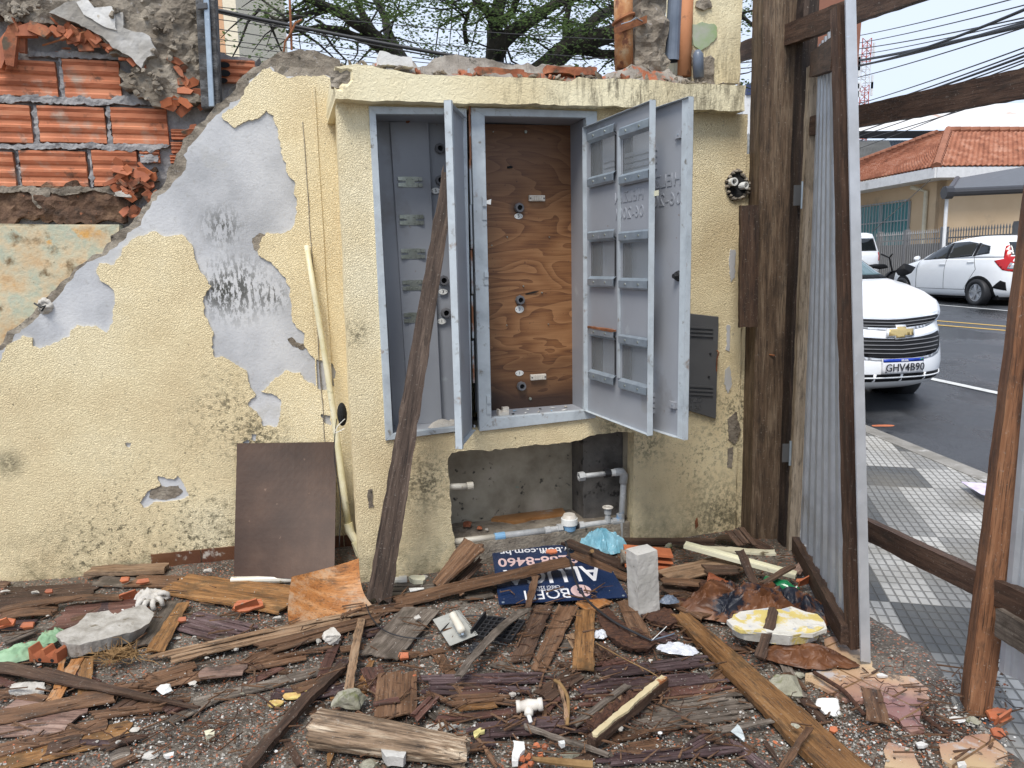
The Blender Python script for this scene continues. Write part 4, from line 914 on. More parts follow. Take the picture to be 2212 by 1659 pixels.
bm = B_(); a, b = PB.hit(880, 262, DEP+.03); tube(bm, [PB.P(LA[0], b+.01, DEP+.045), PB.P(LA[1], b+.008, DEP+.045)], .003, 6); tube(bm, [PB.P(a, b, DEP+.03), PB.P(a, b, DEP+.055)], .009, 10); obj('hanging_rod', bm, M['rust'], cab)
# plywood board in the right compartment
PLY = -.19
bm = B_(); quadbox(bm, PB, hitl(PB, [(1046, 268), (1280, 272), (1284, 882), (1062, 889)], PLY), PLY-.012, PLY)
obj('plywood_board', bm, M['ply'], cab)
for x, y in ((1121, 449), (1123, 648), (1126, 834), (1258, 449), (1256, 640), (1256, 826)): bushing(x, y, PLY+.006, .020)
tagplate(1120, 467, '5', PLY+.001); tagplate(1122, 668, '3', PLY+.001, 'inkblue', .022, .018); tagplate(1122, 806, '1', PLY+.001); tagplate(1254, 664, '4', PLY+.001); tagplate(1251, 795, '2', PLY+.001)
for x, y in ((1161, 428), (1164, 815)):
    a, b = PB.hit(x, y, PLY+.02); bm = B_(); pbox(bm, PB, a-.040, a+.040, b-.014, b+.014, PLY, PLY+.018); bevel(bm, .002)
    for k in range(5):
        pbox(bm, PB, a-.027+k*.0115, a-.020+k*.0115, b-.011, b+.011, PLY+.018, PLY+.023)
    o = obj('terminal_block', bm, M['porcelain'], cab); bm = B_(); [screw(bm, PB, a+s*.034, b, PLY+.018, .004) for s in (-1, 1)]; pieces('screw', bm, M['darkmetal'], o)
bm = B_()
for x, y, r in ((1135, 285, .008), (1145, 861, .008), (1065, 285, .003), (1062, 530, .003), (1095, 512, .003), (1186, 512, .003), (1184, 700, .003), (1094, 702, .003), (1130, 618, .004), (1170, 632, .004)):
    a, b = PB.hit(x, y, PLY); screw(bm, PB, a, b, PLY, r, .008)
pieces('screw', bm, M['zincgold'], cab)
bm = B_(); shard(bm, PB, 1102, 361, .028, .012, 5, PLY+.004, random.Random(3), .002, .2); shard(bm, PB, 1150, 632, .07, .008, 10, PLY+.004, random.Random(3), .002, .2); pieces('splinter', bm, M['black'], cab)
# latches on the middle stile
bm = B_()
for (x, y, h_) in ((1046, 450, .05), (1050, 601, .03), (1055, 874, .045)):
    a, b = PB.hit(x, y, .014); pbox(bm, PB, a-.010, a+.010, b-h_, b+h_, .013, .017); pbox(bm, PB, a-.009, a+.009, b+h_*.15, b+h_*.9, .017, .024)
pieces('latch_plate', bm, M['framemetal'], cab)
bm = B_(); quadbox(bm, PB, hitl(PB, [(1049, 434), (1061, 430), (1060, 442), (1050, 440)], .02), .02, .022); obj('bent_tab', bm, M['white'], cab)
bm = B_()
for q in range(8):
    t = q/7; p0 = PB.hit(1014+t*10, 250+t*672); pbox(bm, PB, p0[0]-.004, p0[0]+.003, p0[1], p0[1]+.19 if q < 7 else p0[1]+.01, .0, .0142)
M['rustframe'] = mat('rust_stained_seam', [(.16, .06, .03), (.33, .15, .07)], scale=6, rough=.8, spots=[((.40, .44, .47), 7, .44, .52)])
pieces('rust_patch', bm, M['rustframe'], cab)

# ---- doors
def freept(h, x, y, wd):
    """point on the sight column of (x,y), wd away from h in plan, nearer the yard"""
    d = ray(x, y); d = V((d.x, d.y)); d.normalize(); hv = V((h.x, h.y)); b_ = d.dot(hv); q = b_*b_-(hv.length_squared-wd*wd)
    t = b_-math.sqrt(max(q, 0)); return V((d.x*t, d.y*t, 0))
def door(hx, hy, hc, fxx, fy, wd):
    h = PB.hp(hx, hy, hc); h.z = 0; f = freept(h, fxx, fy, wd); return Pl(h, f-h), (f-h).length
def doorbox(bm, pl, w_, z0, z1, th=.018, holes=()):
    o4 = [(0, z0), (w_, z0), (w_, z1), (0, z1)]; vs, F = tri2d(o4, holes)
    return sheet(pl, o4, holes, c0=-.0015, c1=0)
def flange(bm, pl, w_, z0, z1, dpt):
    e = .0015
    pbox(bm, pl, w_-e, w_, z0, z1, -dpt if dpt < 0 else 0, 0 if dpt < 0 else dpt); 
M['carseal'] = flat('black_seal', (.02, .02, .022), .6)
def zrange(pl, pt, pb): return pl.hit(*pb)[1], pl.hit(*pt)[1]
# outer door: plain leaf with bent edges
pO, wO = door(1283, 600, .014, 1492, 590, .70); z0, z1 = zrange(pO, (1503, 207), (1480, 948))
od = empty('cabinet_door', pO.P(0, z0, 0)); od.parent = cab; od.matrix_parent_inverse = parent_world(cab).inverted()
TH = .022
bm = B_(); W0 = wO
leaf = sheet(pO, [(0, z0), (W0, z0), (W0, z1), (0, z1)], c0=-.0012, c1=0, grid=.08); obj('leaf', leaf, M['greymetal'], od)
bm = B_()
pbox(bm, pO, W0-.055, W0-.0015, z0, z0+.0015, 0, TH*.8); pbox(bm, pO, 0, W0-.055, z0, z0+.0015, 0, TH); pbox(bm, pO, 0, W0, z1-.0015, z1, 0, TH)
pbox(bm, pO, W0-.0015, W0, z0, z1, -.0012, TH+.0); pbox(bm, pO, W0-.050, W0-.0015, z0+.002, z1-.002, TH*.55, TH*.55+.0015)
obj('folded_edge', bm, M['framemetal'], od)
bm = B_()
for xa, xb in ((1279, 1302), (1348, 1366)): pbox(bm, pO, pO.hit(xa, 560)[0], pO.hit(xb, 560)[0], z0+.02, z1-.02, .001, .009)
pieces('shade_strip', bm, M['darkmetal'], od)  # added dark strips imitating the shaded gap seen through the inner leaf's windows
# both inner faces look at the yard: normal side is +n; vents near the leaf's top and bottom
bm = B_()
for zz in (z1-.16, z0+.14):
    for k in range(4):
        b = zz-k*.024; quadbox(bm, pO, [(.10, b), (W0-.22, b), (W0-.22, b+.016), (.10, b+.016)], .0, .010)
pieces('vent_louvre', bm, M['greymetal'], od)
for (x, y) in ((1470, 293), (1457, 876)):
    a, b = pO.hit(x, y); bm = B_(); pbox(bm, pO, a-.032, a+.032, b-.010, b+.016, .0, .0025); pbox(bm, pO, a-.016, a+.016, b-.010, b+.016, .0025, .012); o = obj('hinge_tab', bm, M['greymetal'], od)
    bm = B_(); screw(bm, pO, a, b+.003, .012, .003); obj('screw', bm, M['galv'], o)
a, b = pO.hit(1466, 596); bm = B_(); screw(bm, pO, a, b, 0, .022, .012); screw(bm, pO, a, b, .012, .012, .014); obj('lock_nut', bm, M['rubber'], od)
text('HELZIN\n06-2001', .072, pO.M(pO.hit(1428, 413)[0], pO.hit(1432, 413)[1], .001), M['greymetal'], od, 'embossed_lettering', .0014, mirror=True, spacing=1.1)
od['label'] = 'plain outer leaf with a black lock nut'
# inner door with six sight windows
pI, wI = door(1268, 600, .016, 1413, 590, .585); z0, z1 = zrange(pI, (1418, 215), (1408, 940))
idr = empty('cabinet_door', pI.P(0, z0, 0)); idr.parent = cab; idr.matrix_parent_inverse = parent_world(cab).inverted(); idr['label'] = 'inner leaf with six sight windows'
WIN = [[(1278, 300), (1331, 288), (1332, 376), (1279, 382)], [(1348, 290), (1410, 276), (1408, 368), (1348, 378)],
       [(1279, 514), (1332, 514), (1332, 600), (1280, 601)], [(1348, 516), (1406, 516), (1405, 606), (1349, 603)],
       [(1280, 720), (1330, 728), (1327, 812), (1281, 802)], [(1347, 742), (1402, 744), (1399, 832), (1346, 822)]]
wl2 = []
for q in WIN:
    h4 = hitl(pI, q); aa = (h4[0][0]+h4[3][0])/2; ab = (h4[1][0]+h4[2][0])/2; b1 = (h4[0][1]+h4[1][1])/2; b0 = (h4[2][1]+h4[3][1])/2; wl2.append((aa, ab, b0, b1))
ca = [sum(w_[0] for w_ in wl2[k::2])/3 for k in (0, 1)]; cb = [sum(w_[1] for w_ in wl2[k::2])/3 for k in (0, 1)]
wl2 = [(ca[i % 2], cb[i % 2], w_[2], w_[3]) for i, w_ in enumerate(wl2)]
W1 = wI
obj('leaf', sheet(pI, [(0, z0), (W1, z0), (W1, z1), (0, z1)], [[(a, b), (c, b), (c, d), (a, d)] for a, c, b, d in wl2], c0=-.0012, c1=0, grid=.08), M['greymetal'], idr)
bm = B_(); pbox(bm, pI, 0, W1, z0, z0+.0015, 0, .018); pbox(bm, pI, 0, W1, z1-.0015, z1, 0, .018); pbox(bm, pI, W1-.0015, W1, z0, z1, -.0012, .026); pbox(bm, pI, 0, .0015, z0, z1, 0, .02)
am = (ca[1]+cb[0])/2; pbox(bm, pI, am-.010, am+.010, wl2[4][2], wl2[0][3], .0015, .006)
obj('folded_edge', bm, M['framemetal'], idr)
m, nt, b_, tc = start('dusty_glass'); b_.inputs['Base Color'].default_value = (.62, .66, .68, 1); b_.inputs['Roughness'].default_value = .12; b_.inputs['Alpha'].default_value = .14
b_.inputs['Specular IOR Level'].default_value = .8; M['glass'] = m
def galvclip(pl, a0, a1_, b, up, par, rusty=False):
    bm = B_(); pr = [(0, .004), (.001, .004), (.012, .016), (.030, .016), (.030, .014), (.013, .014), (.003, .002)]
    for s in (0,):
        cols = [[bm.verts.new(pl.P(a, b+(h if up else -h)*1.0, c)) for h, c in ((-.008, .003), (.004, .020), (.032, .020), (.040, .010), (.032, .0185), (.004, .0185))] for a in (a0, a1_)]
        n = 6
        for k in range(n): bm.faces.new((cols[0][k], cols[0][(k+1) % n], cols[1][(k+1) % n], cols[1][k]))
        bm.faces.new(cols[0]); bm.faces.new(cols[1])
    o = obj('glass_clip', bm, M['galv'], par); bm = B_()
    for t in (.25, .70): screw(bm, pl, a0+(a1_-a0)*t, b+(.018 if up else -.018), .020, .0048, .003)
    pieces('rivet', bm, M['zincgold'], o)
    if rusty:
        bm = B_(); pbox(bm, pl, a0, a1_, b+.030, b+.040, .004, .0215); bmesh.ops.subdivide_edges(bm, edges=bm.edges, cuts=6, use_grid_fill=True)
        for v in bm.verts: v.co += pl.v*.004*N(v.co, 60)
        obj('rust_crust', bm, M['rust'], o)
for i, (a, c, b, d) in enumerate(wl2):
    bm = B_(); pbox(bm, pI, a-.004, c+.004, b-.004, d+.004, .0022, .0048); obj('pane', bm, M['glass'], idr); bm = B_(); pbox(bm, pI, c, c+.004, b, d, -.002, .007); pbox(bm, pI, a-.003, a, b, d, -.002, .004); pbox(bm, pI, a, c, b-.003, b, -.002, .004); pbox(bm, pI, a, c, d, d+.003, -.002, .004); obj('gasket', bm, M['carseal'], idr)
    galvclip(pI, a-.012, c+.010, d-.006, True, idr, i == 4); galvclip(pI, a-.012, c+.010, b, False, idr)
a, b = pI.hit(1362, 442); text('HELZIN\n06-2001', .066, pI.M(pI.hit(1358, 440)[0], b, .0008), M['greymetal'], idr, 'embossed_lettering', .0014, mirror=True, spacing=1.1)
bm = B_(); a, b = pI.hit(1410, 420); pbox(bm, pI, W1-.004, W1+.028, b-.008, b+.012, .0, .0025); obj('lock_tongue', bm, M['cream'], idr)
# louvred narrow door seen nearly edge on
pD, wD = door(1009, 600, .014, 971, 590, .36); z0, z1 = zrange(pD, (955, 213), (988, 965))
ld = empty('cabinet_door', pD.P(0, z0, 0)); ld.parent = cab; ld.matrix_parent_inverse = parent_world(cab).inverted(); ld['label'] = 'narrow left leaf with vent louvres, seen edge on'
obj('leaf', sheet(pD, [(0, z0), (wD, z0), (wD, z1), (0, z1)], c0=-.0012, c1=0, grid=.08), M['greymetal'], ld)
s_ = 1 if pD.n.x > 0 else -1
bm = B_(); pbox(bm, pD, wD-.0015, wD, z0, z1, -.030, .0); pbox(bm, pD, 0, wD, z1-.0015, z1, -.02, 0); pbox(bm, pD, 0, wD, z0, z0+.0015, -.02, 0); pbox(bm, pD, wD-.022, wD, z0, z1, -.030, -.0285); obj('folded_edge', bm, M['framemetal'], ld)
bm = B_()
for b in [z1-.17-k*.058 for k in range(5)]+[z0+.36-k*.045 for k in range(5)]:
    cols = [[bm.verts.new(pD.P(a, b+h, c)) for h, c in ((0, .001), (.006, .016), (.030, .001))] for a in (wD*.28, wD*.72)]
    for k in range(3): bm.faces.new((cols[0][k], cols[0][(k+1) % 3], cols[1][(k+1) % 3], cols[1][k]))
    bm.faces.new(cols[0]); bm.faces.new(cols[1])
pieces('vent_louvre', bm, M['greymetal'], ld)
text('HELZIN\n06-2001', .060, pD.M(wD*.45, (pD.hit(988, 450))[1], .0008), M['greymetal'], ld, 'embossed_lettering', .0012, spacing=1.1)
bm = B_(); screw(bm, pD, wD*.4, pD.hit(988, 606)[1], 0, .010, .012); obj('lock_nut', bm, M['rubber'], ld)
# litter lying in the cabinet
rnd = random.Random(5)
PZ = PB.hit(1150, 893)[1]
for k in range(12):
    a = PB.hit(1080+k*14.5, 600)[0]; c = (-.05, -.12)[k % 2]; b_ = rock_bm(rnd.uniform(.006, .022), rnd.uniform(.005, .014), rnd.uniform(.002, .006), k+200, 10, 1)
    bmesh.ops.transform(b_, matrix=Matrix.Translation(PB.P(a, RA_[2]+.004, c))@Matrix.Rotation(k, 4, 'Z'), verts=b_.verts)
    o = settle(obj('paint_flake', b_, M[('white', 'stone', 'rubber', 'bluepaint', 'white')[k % 5]])); 
    tag(o, ('first second third fourth fifth sixth seventh eighth ninth tenth eleventh twelfth'.split()[k])+' flake from the left on the floor of the plywood compartment', 'debris', 'flakes littering the cabinet floor')
bm = B_(); a = PB.hit(1090, 600)[0]; zb_ = RA_[2]; pbox(bm, PB, a-.03, a+.02, zb_, zb_+.016, -.09, -.045); pbox(bm, PB, a+.00, a+.03, zb_+.0, zb_+.032, -.10, -.075); pbox(bm, PB, a-.028, a-.018, zb_+.016, zb_+.026, -.088, -.047)
tag(settle(obj('terminal_holder', bm, M['porcelain'])), 'broken white terminal holder on the floor of the right cabinet compartment', 'debris')
o = settle(obj('grey_rag', crumple(PB.M(PB.hit(962, 600)[0], LA[2]+.001, -.10)@Matrix.Rotation(-math.pi/2, 4, 'X'), .085, .05, .035, 9, 22), M['cloth'], smooth=True)); tag(o, 'dirty grey rag on the floor of the left cabinet compartment', 'rag')

# dark vented cover on the housing's right
cv = empty('utility_cover', PB.hp(1520, 900, .01), 'dark grey vented steel cover ajar on the right of the yellow housing', 'utility cover')
c4 = hitl(PB, [(1480, 676), (1552, 684), (1546, 905), (1476, 884)], .015); bm = B_()
quadbox(bm, PB, c4, .006, .020); bevel(bm, .003); obj('panel', bm, M['darkmetal'], cv)
bm = B_()
for (y0, dy) in ((704, 8.5), (831, 8.5)):
    for k in range(3):
        qq = hitl(PB, [(1484, y0+k*dy), (1539, y0+k*dy+3), (1539, y0+k*dy+7), (1484, y0+k*dy+4)], .02); quadbox(bm, PB, qq, .019, .027)
pieces('vent_louvre', bm, M['darkmetal'], cv)
bm = B_(); [screw(bm, PB, *PB.hit(x, y, .02), .020, .006, .005) for x, y in ((1534, 764), (1531, 814))]; pieces('screw', bm, M['rubber'], cv)
text('OLIPE\n06 01', .04, PB.M(*PB.hit(1498, 873, .02), .0205), M['darkmetal'], cv, 'embossed_lettering', .002, mirror=True)
bm = B_(); tube(bm, [PB.hp(1549, 757, .02), PB.hp(1553, 762, .04), PB.hp(1549, 775, .035), PB.hp(1548, 802, .02)], .0035, 6); obj('wire_hasp', bm, M['rust'], cv)

# ---- plumbing in the recess
wm = empty('water_pipework', PB.hp(1200, 1140, -.04), 'grey painted water pipe with blue joint running across the recess to a gate valve', 'pipe')
C1 = -.05
P_ = lambda x, y, c=C1: PB.hp(x, y, c)
rr = .0155
bm = B_(); tube(bm, [P_(975, 1171), P_(1070, 1160)], rr, 14); obj('white_pipe', bm, M['pvcwhite'], wm, smooth=True)
bm = B_(); tube(bm, [P_(1068, 1160), P_(1090, 1157)], rr*1.25, 14); obj('blue_joint', bm, M['bluepaint'], wm)
bm = B_(); tube(bm, [P_(1088, 1157), P_(1180, 1146)], rr*1.05, 14); obj('grey_pipe', bm, M['pipegrey'], wm, smooth=True)
bm = B_(); tube(bm, [P_(1176, 1147), P_(1188, 1145)], rr*1.35, 8); obj('union', bm, M['pipegrey'], wm)
bm = B_(); tube(bm, [P_(1186, 1145), P_(1206, 1142)], rr*1.0, 12); tube(bm, [P_(1204, 1142), P_(1214, 1141)], rr*1.5, 6); obj('coupling', bm, M['pipegrey'], wm)
bm = B_(); tube(bm, [P_(1252, 1136), P_(1345, 1124)], rr*.95, 14); tube(bm, [P_(1250, 1136), P_(1260, 1135)], rr*1.4, 8); obj('grey_pipe', bm, M['pipegrey'], wm, smooth=False)
bm = B_(); tube(bm, [P_(1340, 1166), P_(1340, 1110)], rr*1.3, 14); tube(bm, [P_(1322, 1127), P_(1345, 1124)], rr*1.3, 14); obj('tee', bm, M['pipegrey'], wm)
bm = B_(); tube(bm, [P_(1341, 1150), P_(1348, 1022)], rr*1.0, 14); obj('riser', bm, M['pipegrey'], wm, smooth=True)
bm = B_(); tube(bm, [P_(1346.5, 1044), P_(1348, 1026), P_(1343, 1019), P_(1328, 1020)], rr*1.35, 14); obj('elbow', bm, M['pipegrey'], wm, smooth=True)
bm = B_(); tube(bm, [P_(1332, 1020), P_(1316, 1022)], rr*1.15, 12); obj('threaded_nipple', bm, M['white'], wm)
bm = B_(); tube(bm, [P_(1318, 1021.5), P_(1306, 1023)], rr*1.5, 8); obj('nut', bm, M['rubber'], wm)
bm = B_(); tube(bm, [P_(1308, 1023), P_(1262, 1028)], rr*.8, 12); obj('stub_pipe', bm, M['pipegrey'], wm, smooth=True)
bm = B_(); ring(bm, P_(1262, 1028), P_(1250, 1030)-P_(1262, 1028), rr*.8, rr*1.5, .03, 6); obj('hex_nut', bm, M['pipegrey'], wm)
bm = B_(); tube(bm, [P_(1313, 1128), P_(1313, 1108)], [rr*1.2, rr*.8], 10); tube(bm, [P_(1313, 1110), P_(1313, 1100)], rr*1.2, 8); tube(bm, [P_(1313, 1102), P_(1313, 1096)], .005, 6); v_ = obj('gate_valve', bm, M['pipegrey'], wm)
bm = B_(); c = P_(1313, 1096)
tube(bm, [c+V((math.cos(a_)*.023, math.sin(a_)*.023, 0)) for a_ in [k*math.pi/8 for k in range(17)]], .005, 6, cap=False)
for k in range(4): a_ = k*math.pi/2+.3; tube(bm, [c, c+V((math.cos(a_)*.023, math.sin(a_)*.023, 0))], .0035, 5)
obj('handwheel', bm, M['porcelain'], v_)
me_ = empty('water_meter', P_(1230, 1150), 'round white water meter with a blue base on the recess pipe', 'water meter')
c = P_(1230, 1132); bm = B_(); bmesh.ops.create_cone(bm, cap_ends=True, segments=24, radius1=.030, radius2=.036, depth=.03, matrix=Matrix.Translation(c+V((0, 0, -.018)))); bevel(bm, .003, 1); obj('base', bm, M['bluepaint'], me_)
bm = B_(); bmesh.ops.create_cone(bm, cap_ends=True, segments=28, radius1=.041, radius2=.041, depth=.038, matrix=Matrix.Translation(c+V((0, 0, .016)))); bmesh.ops.bevel(bm, geom=[e for e in bm.edges if len(e.link_faces) == 2 and e.calc_face_angle(0) > 1], offset=.004, segments=2, affect='EDGES'); obj('body', auto and bm, M['white'], me_)
bm = B_(); bmesh.ops.create_cone(bm, cap_ends=True, segments=28, radius1=.037, radius2=.028, depth=.016, matrix=Matrix.Translation(c+V((0, 0, .043)))); obj('lid', bm, M['porcelain'], me_)
bm = B_(); tube(bm, [P_(1212, 1141), P_(1250, 1137)], .013, 10); obj('inlet', bm, M['rubber'], me_)
sp = empty('wall_pipe_stub', P_(985, 1050), 'short cream pipe stub sticking out of the left side of the recess', 'pipe')
bm = B_(); tube(bm, [P_(955, 1052, -.06), P_(1010, 1050, -.05)], .0145, 14); obj('pipe', bm, M['pvcwhite'], sp, smooth=True); bm = B_(); ring(bm, P_(1008, 1050, -.05), UB, .012, .0185, .03, 14); obj('socket', bm, M['pvcwhite'], sp)

# ---- things leaning on the walls
def plank_mesh(L, W_, T_, nx=24, ny=4, rag=(.01, .01), seed=0, bow=0.0, edge=.004, twist=0.0, cup=0.0, taper=(1, 1), warp=.0):
    """plank in its own frame: X along the grain, Y across, Z up; ragged ends"""
    bm = B_(); top = []; bot = []
    for i in range(nx+1):
        t = i/nx; rt = []; rb = []
        for j in range(ny+1):
            s = j/ny; x = (t-.5)*L; wd = W_*(taper[0]*(1-t)+taper[1]*t)
            y = (s-.5)*wd+(edge*(N((x, 3 if j < ny/2 else 9, seed), 14)+.6*N((x, j, seed), 45)))*(1 if j in (0, ny) else .3)
            if i == 0: x += rag[0]*abs(N((s*W_, 1, seed), 38, 2))*2+rag[0]*.5*N((s*W_, 7, seed), 90)
            if i == nx: x -= rag[1]*abs(N((s*W_, 5, seed), 38, 2))*2+rag[1]*.5*N((s*W_, 9, seed), 90)
            z = bow*(1-(2*t-1)**2)+cup*(2*s-1)**2+twist*(s-.5)*(t-.5)*W_*4+warp*N((x, y, seed), 5)
            rt.append(bm.verts.new((x, y, z+T_/2))); rb.append(bm.verts.new((x, y, z-T_/2)))
        top.append(rt); bot.append(rb)
    for i in range(nx):
        for j in range(ny):
            bm.faces.new((top[i][j], top[i+1][j], top[i+1][j+1], top[i][j+1])); bm.faces.new((bot[i][j], bot[i][j+1], bot[i+1][j+1], bot[i+1][j]))
        for j, f in ((0, 0), (ny, 1)):
            q = (top[i][j], bot[i][j], bot[i+1][j], top[i+1][j]); bm.faces.new(q if f == 0 else tuple(reversed(q)))
    for i, f in ((0, 1), (nx, 0)):
        for j in range(ny):
            q = (top[i][j], top[i][j+1], bot[i][j+1], bot[i][j]); bm.faces.new(q if f else tuple(reversed(q)))
    return bm
def frame_m(p0, p1, up):
    x = (p1-p0).normalized(); z = (up-x*up.dot(x)).normalized(); y = z.cross(x); m_ = Matrix((x, y, z)).transposed().to_4x4(); m_.translation = (p0+p1)/2; return m_
# the big charred timber
pt = PB.hp(975, 330, -.03); pb = gnd(818, 1298, .012)
t_top = PB.hp(962, 425, .10); d_ = (t_top-pb); top_ = pb+d_*1.08
bm = plank_mesh((top_-pb).length, .104, .06, 44, 6, (.02, .05), 3, .0, .006, .0, .0, (1.0, .55), .008)
for v in bm.verts: v.co.z *= (1.0-.25*(v.co.x/(top_-pb).length+.5))
bevelb = obj('leaning_timber', bm, WD['beam'], matrix=frame_m(pb, top_, (EYE-pb)), fix=True)
tag(bevelb, 'long charred brown timber leaning into the left compartment of the cabinet', 'timber')
# dark hardboard sheet against the wall
PH = Pl(PA.P(0, 0, .0), UA); bl = gnd(505, 1248, .03); br = gnd(722, 1250, .03)
tl = PA.hp(512, 958, .035); tr = PA.hp(727, 955, .035)
bm = B_(); n = 14; f_ = []; b_l = []
for j in range(n+1):
    rf = []
    for i in range(n+1):
        p = (bl.lerp(br, i/n)).lerp(tl.lerp(tr, i/n), j/n); p = p+PA.n*(.004*N(p, 4)); rf.append(p)
    f_.append(rf)
V1 = [[bm.verts.new(p+PA.n*.003) for p in r] for r in f_]; V2 = [[bm.verts.new(p-PA.n*.003) for p in r] for r in f_]
for j in range(n):
    for i in range(n):
        bm.faces.new((V1[j][i], V1[j][i+1], V1[j+1][i+1], V1[j+1][i])); bm.faces.new((V2[j][i], V2[j+1][i], V2[j+1][i+1], V2[j][i+1]))
for k in range(n):
    bm.faces.new((V1[0][k], V2[0][k], V2[0][k+1], V1[0][k+1])); bm.faces.new((V1[n][k], V1[n][k+1], V2[n][k+1], V2[n][k])); bm.faces.new((V1[k][0], V1[k+1][0], V2[k+1][0], V2[k][0])); bm.faces.new((V1[k][n], V2[k][n], V2[k+1][n], V1[k+1][n]))
o = settle(obj('hardboard_sheet', bm, M['hardboard'])); tag(o, 'dark brown hardboard sheet leaning against the long yellow wall', 'board')
# curled orange veneer sheet
bm = B_(); nx, ny = 22, 18; c = [gnd(640, 1352, .015), gnd(792, 1300, .015), gnd(768, 1215, .23), gnd(632, 1262, .12)]
c = [gnd(643, 1374, .0), gnd(803, 1306, .02)+V((0, 0, .0)), at(775, 1206, gnd(790, 1300).y+.10), at(630, 1246, gnd(640, 1370).y+.22)]
for sgn in (1,):
    A1 = []
    for j in range(ny+1):
        r_ = []
        for i in range(nx+1):
            s, t = i/nx, j/ny; p = c[0].lerp(c[1], s).lerp(c[3].lerp(c[2], s), t)
            p += V((-.01, -.06, -.02))*math.sin(math.pi*t)*(1-.35*s)+V((0, .06, -.025))*math.sin(math.pi*s)*(.4+.6*t); r_.append(p)
        A1.append(r_)
    F1 = [[bm.verts.new(p) for p in r_] for r_ in A1]; F2 = [[bm.verts.new(p+V((0, .0035, -.002))) for p in r_] for r_ in A1]
    for j in range(ny):
        for i in range(nx):
            bm.faces.new((F1[j][i], F1[j][i+1], F1[j+1][i+1], F1[j+1][i])); bm.faces.new((F2[j][i], F2[j+1][i], F2[j+1][i+1], F2[j][i+1]))
    for i in range(nx):
        for j in (0, ny): bm.faces.new((F1[j][i], F1[j][i+1], F2[j][i+1], F2[j][i]))
    for j in range(ny):
        for i in (0, nx): bm.faces.new((F1[j][i], F1[j+1][i], F2[j+1][i], F2[j][i]))
tag(settle(obj('veneer_sheet', bm, WD['orange'], smooth=False)), 'curled orange brown veneer sheet standing at the foot of the leaning timber', 'veneer')
# yellowed leaning pipe
t = empty('leaning_pipe', gnd(775, 1215, .05), 'thin yellowed plastic pipe leaning in the corner left of the housing', 'pipe')
def A_(x, y, c): return PA.hp(x, y, c)
bm = B_(); tube(bm, [A_(662, 530, .03), A_(680, 640, .05), A_(700, 760, .075), A_(722, 900, .11), A_(742, 1060, .15), A_(752, 1135, .17)], [.0125, .0135, .014, .015, .0165, .0165], 12, jit=.04); obj('pipe', bm, M['pvcgrime'], t, smooth=True)
bm = B_(); tube(bm, [A_(752, 1130, .17), A_(756, 1148, .175)], .0215, 12); tube(bm, [A_(754, 1145, .175), A_(770, 1172, .19)], .019, 12); tube(bm, [A_(769, 1170, .19), A_(776, 1200, .20)], [.022, .016], 12, jit=.15); obj('elbow', bm, M['pvcgrime'], t)
for (a, b_, nm, lb) in (((500, 1254), (645, 1250), 'floor_pipe', 'white plastic pipe lying under the dark hardboard sheet'), ((838, 1256), (862, 1254), 'floor_pipe', 'short white pipe end to the right of the leaning timber foot')):
    bm = B_(); p, q = gnd(*a, .02), gnd(*b_, .02); tube(bm, [p, q], .017, 12); o = obj('floor_pipe', bm, M['pvcwhite'], smooth=False)
    if a[0] > 800: bm = B_(); ring(bm, q, q-p, .013, .021, .035, 12); obj('socket', bm, M['pvcwhite'], o)
    tag(settle(o) if a[0] < 800 else o, lb, 'pipe')

# ---- things standing on the slab
zS = PB.hit(1350, 150, -.1)[1]
def sl(x, y, c=-.12): return PB.hp(x, y, c)
rp_ = empty('rusty_pipe', sl(1348, 130), 'rusty flaking steel pipe standing on the slab left of the mortar pier', 'pipe')
bm = B_(); tube(bm, [sl(1348, 150), sl(1347, 60), sl(1346, -60)], .044, 20); obj('pipe', bm, M['silverrust'], rp_, smooth=True)
bm = B_(); tube(bm, [sl(1347, 42)+V((math.cos(a_)*.048, math.sin(a_)*.048, .02*math.cos(a_))) for a_ in [k*math.pi/8 for k in range(17)]], .008, 6, cap=False); quadbox(bm, PB, hitl(PB, [(1325, 62), (1396, 34), (1396, 50), (1328, 74)], -.07), -.072, -.062); obj('strap', bm, M['rust'], rp_)
bm = B_(); tube(bm, [sl(1342, 52, -.05), sl(1362, 46, -.05), sl(1374, 38, -.06), sl(1388, 46, -.06)], .002, 5); obj('wire', bm, M['galv'], rp_)
bm = sheet(PB, jag(hitl(PB, [(1366, 150), (1372, 60), (1384, 30), (1400, -60), (1452, -60), (1446, 30), (1444, 150)], -.1), .02, .03, 4), c0=-.26, c1=-.1, grid=.02, disp=lambda a, b: .045*N((a, b, 0), 9)+.025*N((a, b, 0), 24))
pm_ = obj('mortar_pier', bm, M['concrete']); tag(settle(pm_), 'rough grey mortar pier stump between the rusty pipe and the grey plastic pipe', 'masonry')
bm = B_(); ring(bm, sl(1452, 132), sl(1462, -60)-sl(1452, 132), .030, .036, (sl(1462, -60)-sl(1452, 132)).length, 16); o = settle(obj('drain_pipe', bm, M['pvcblue'])); tag(o, 'blue grey plastic pipe with a broken lower end beside the mortar pier', 'pipe')
bm = B_(); tube(bm, [sl(1478, 165, -.10), sl(1480, 60, -.10), sl(1486, -60, -.10)], .033, 16); o = settle(obj('orange_pipe', bm, mat('orange_peeling_pipe', [(.44, .17, .07), (.58, .27, .13)], scale=6, rough=.75, bump=.5, stretch=(1, 1, .3), spots=[((.09, .05, .03), 9, .58, .66)]), smooth=True)); tag(o, 'orange clay pipe with peeling black coating on the slab', 'pipe')
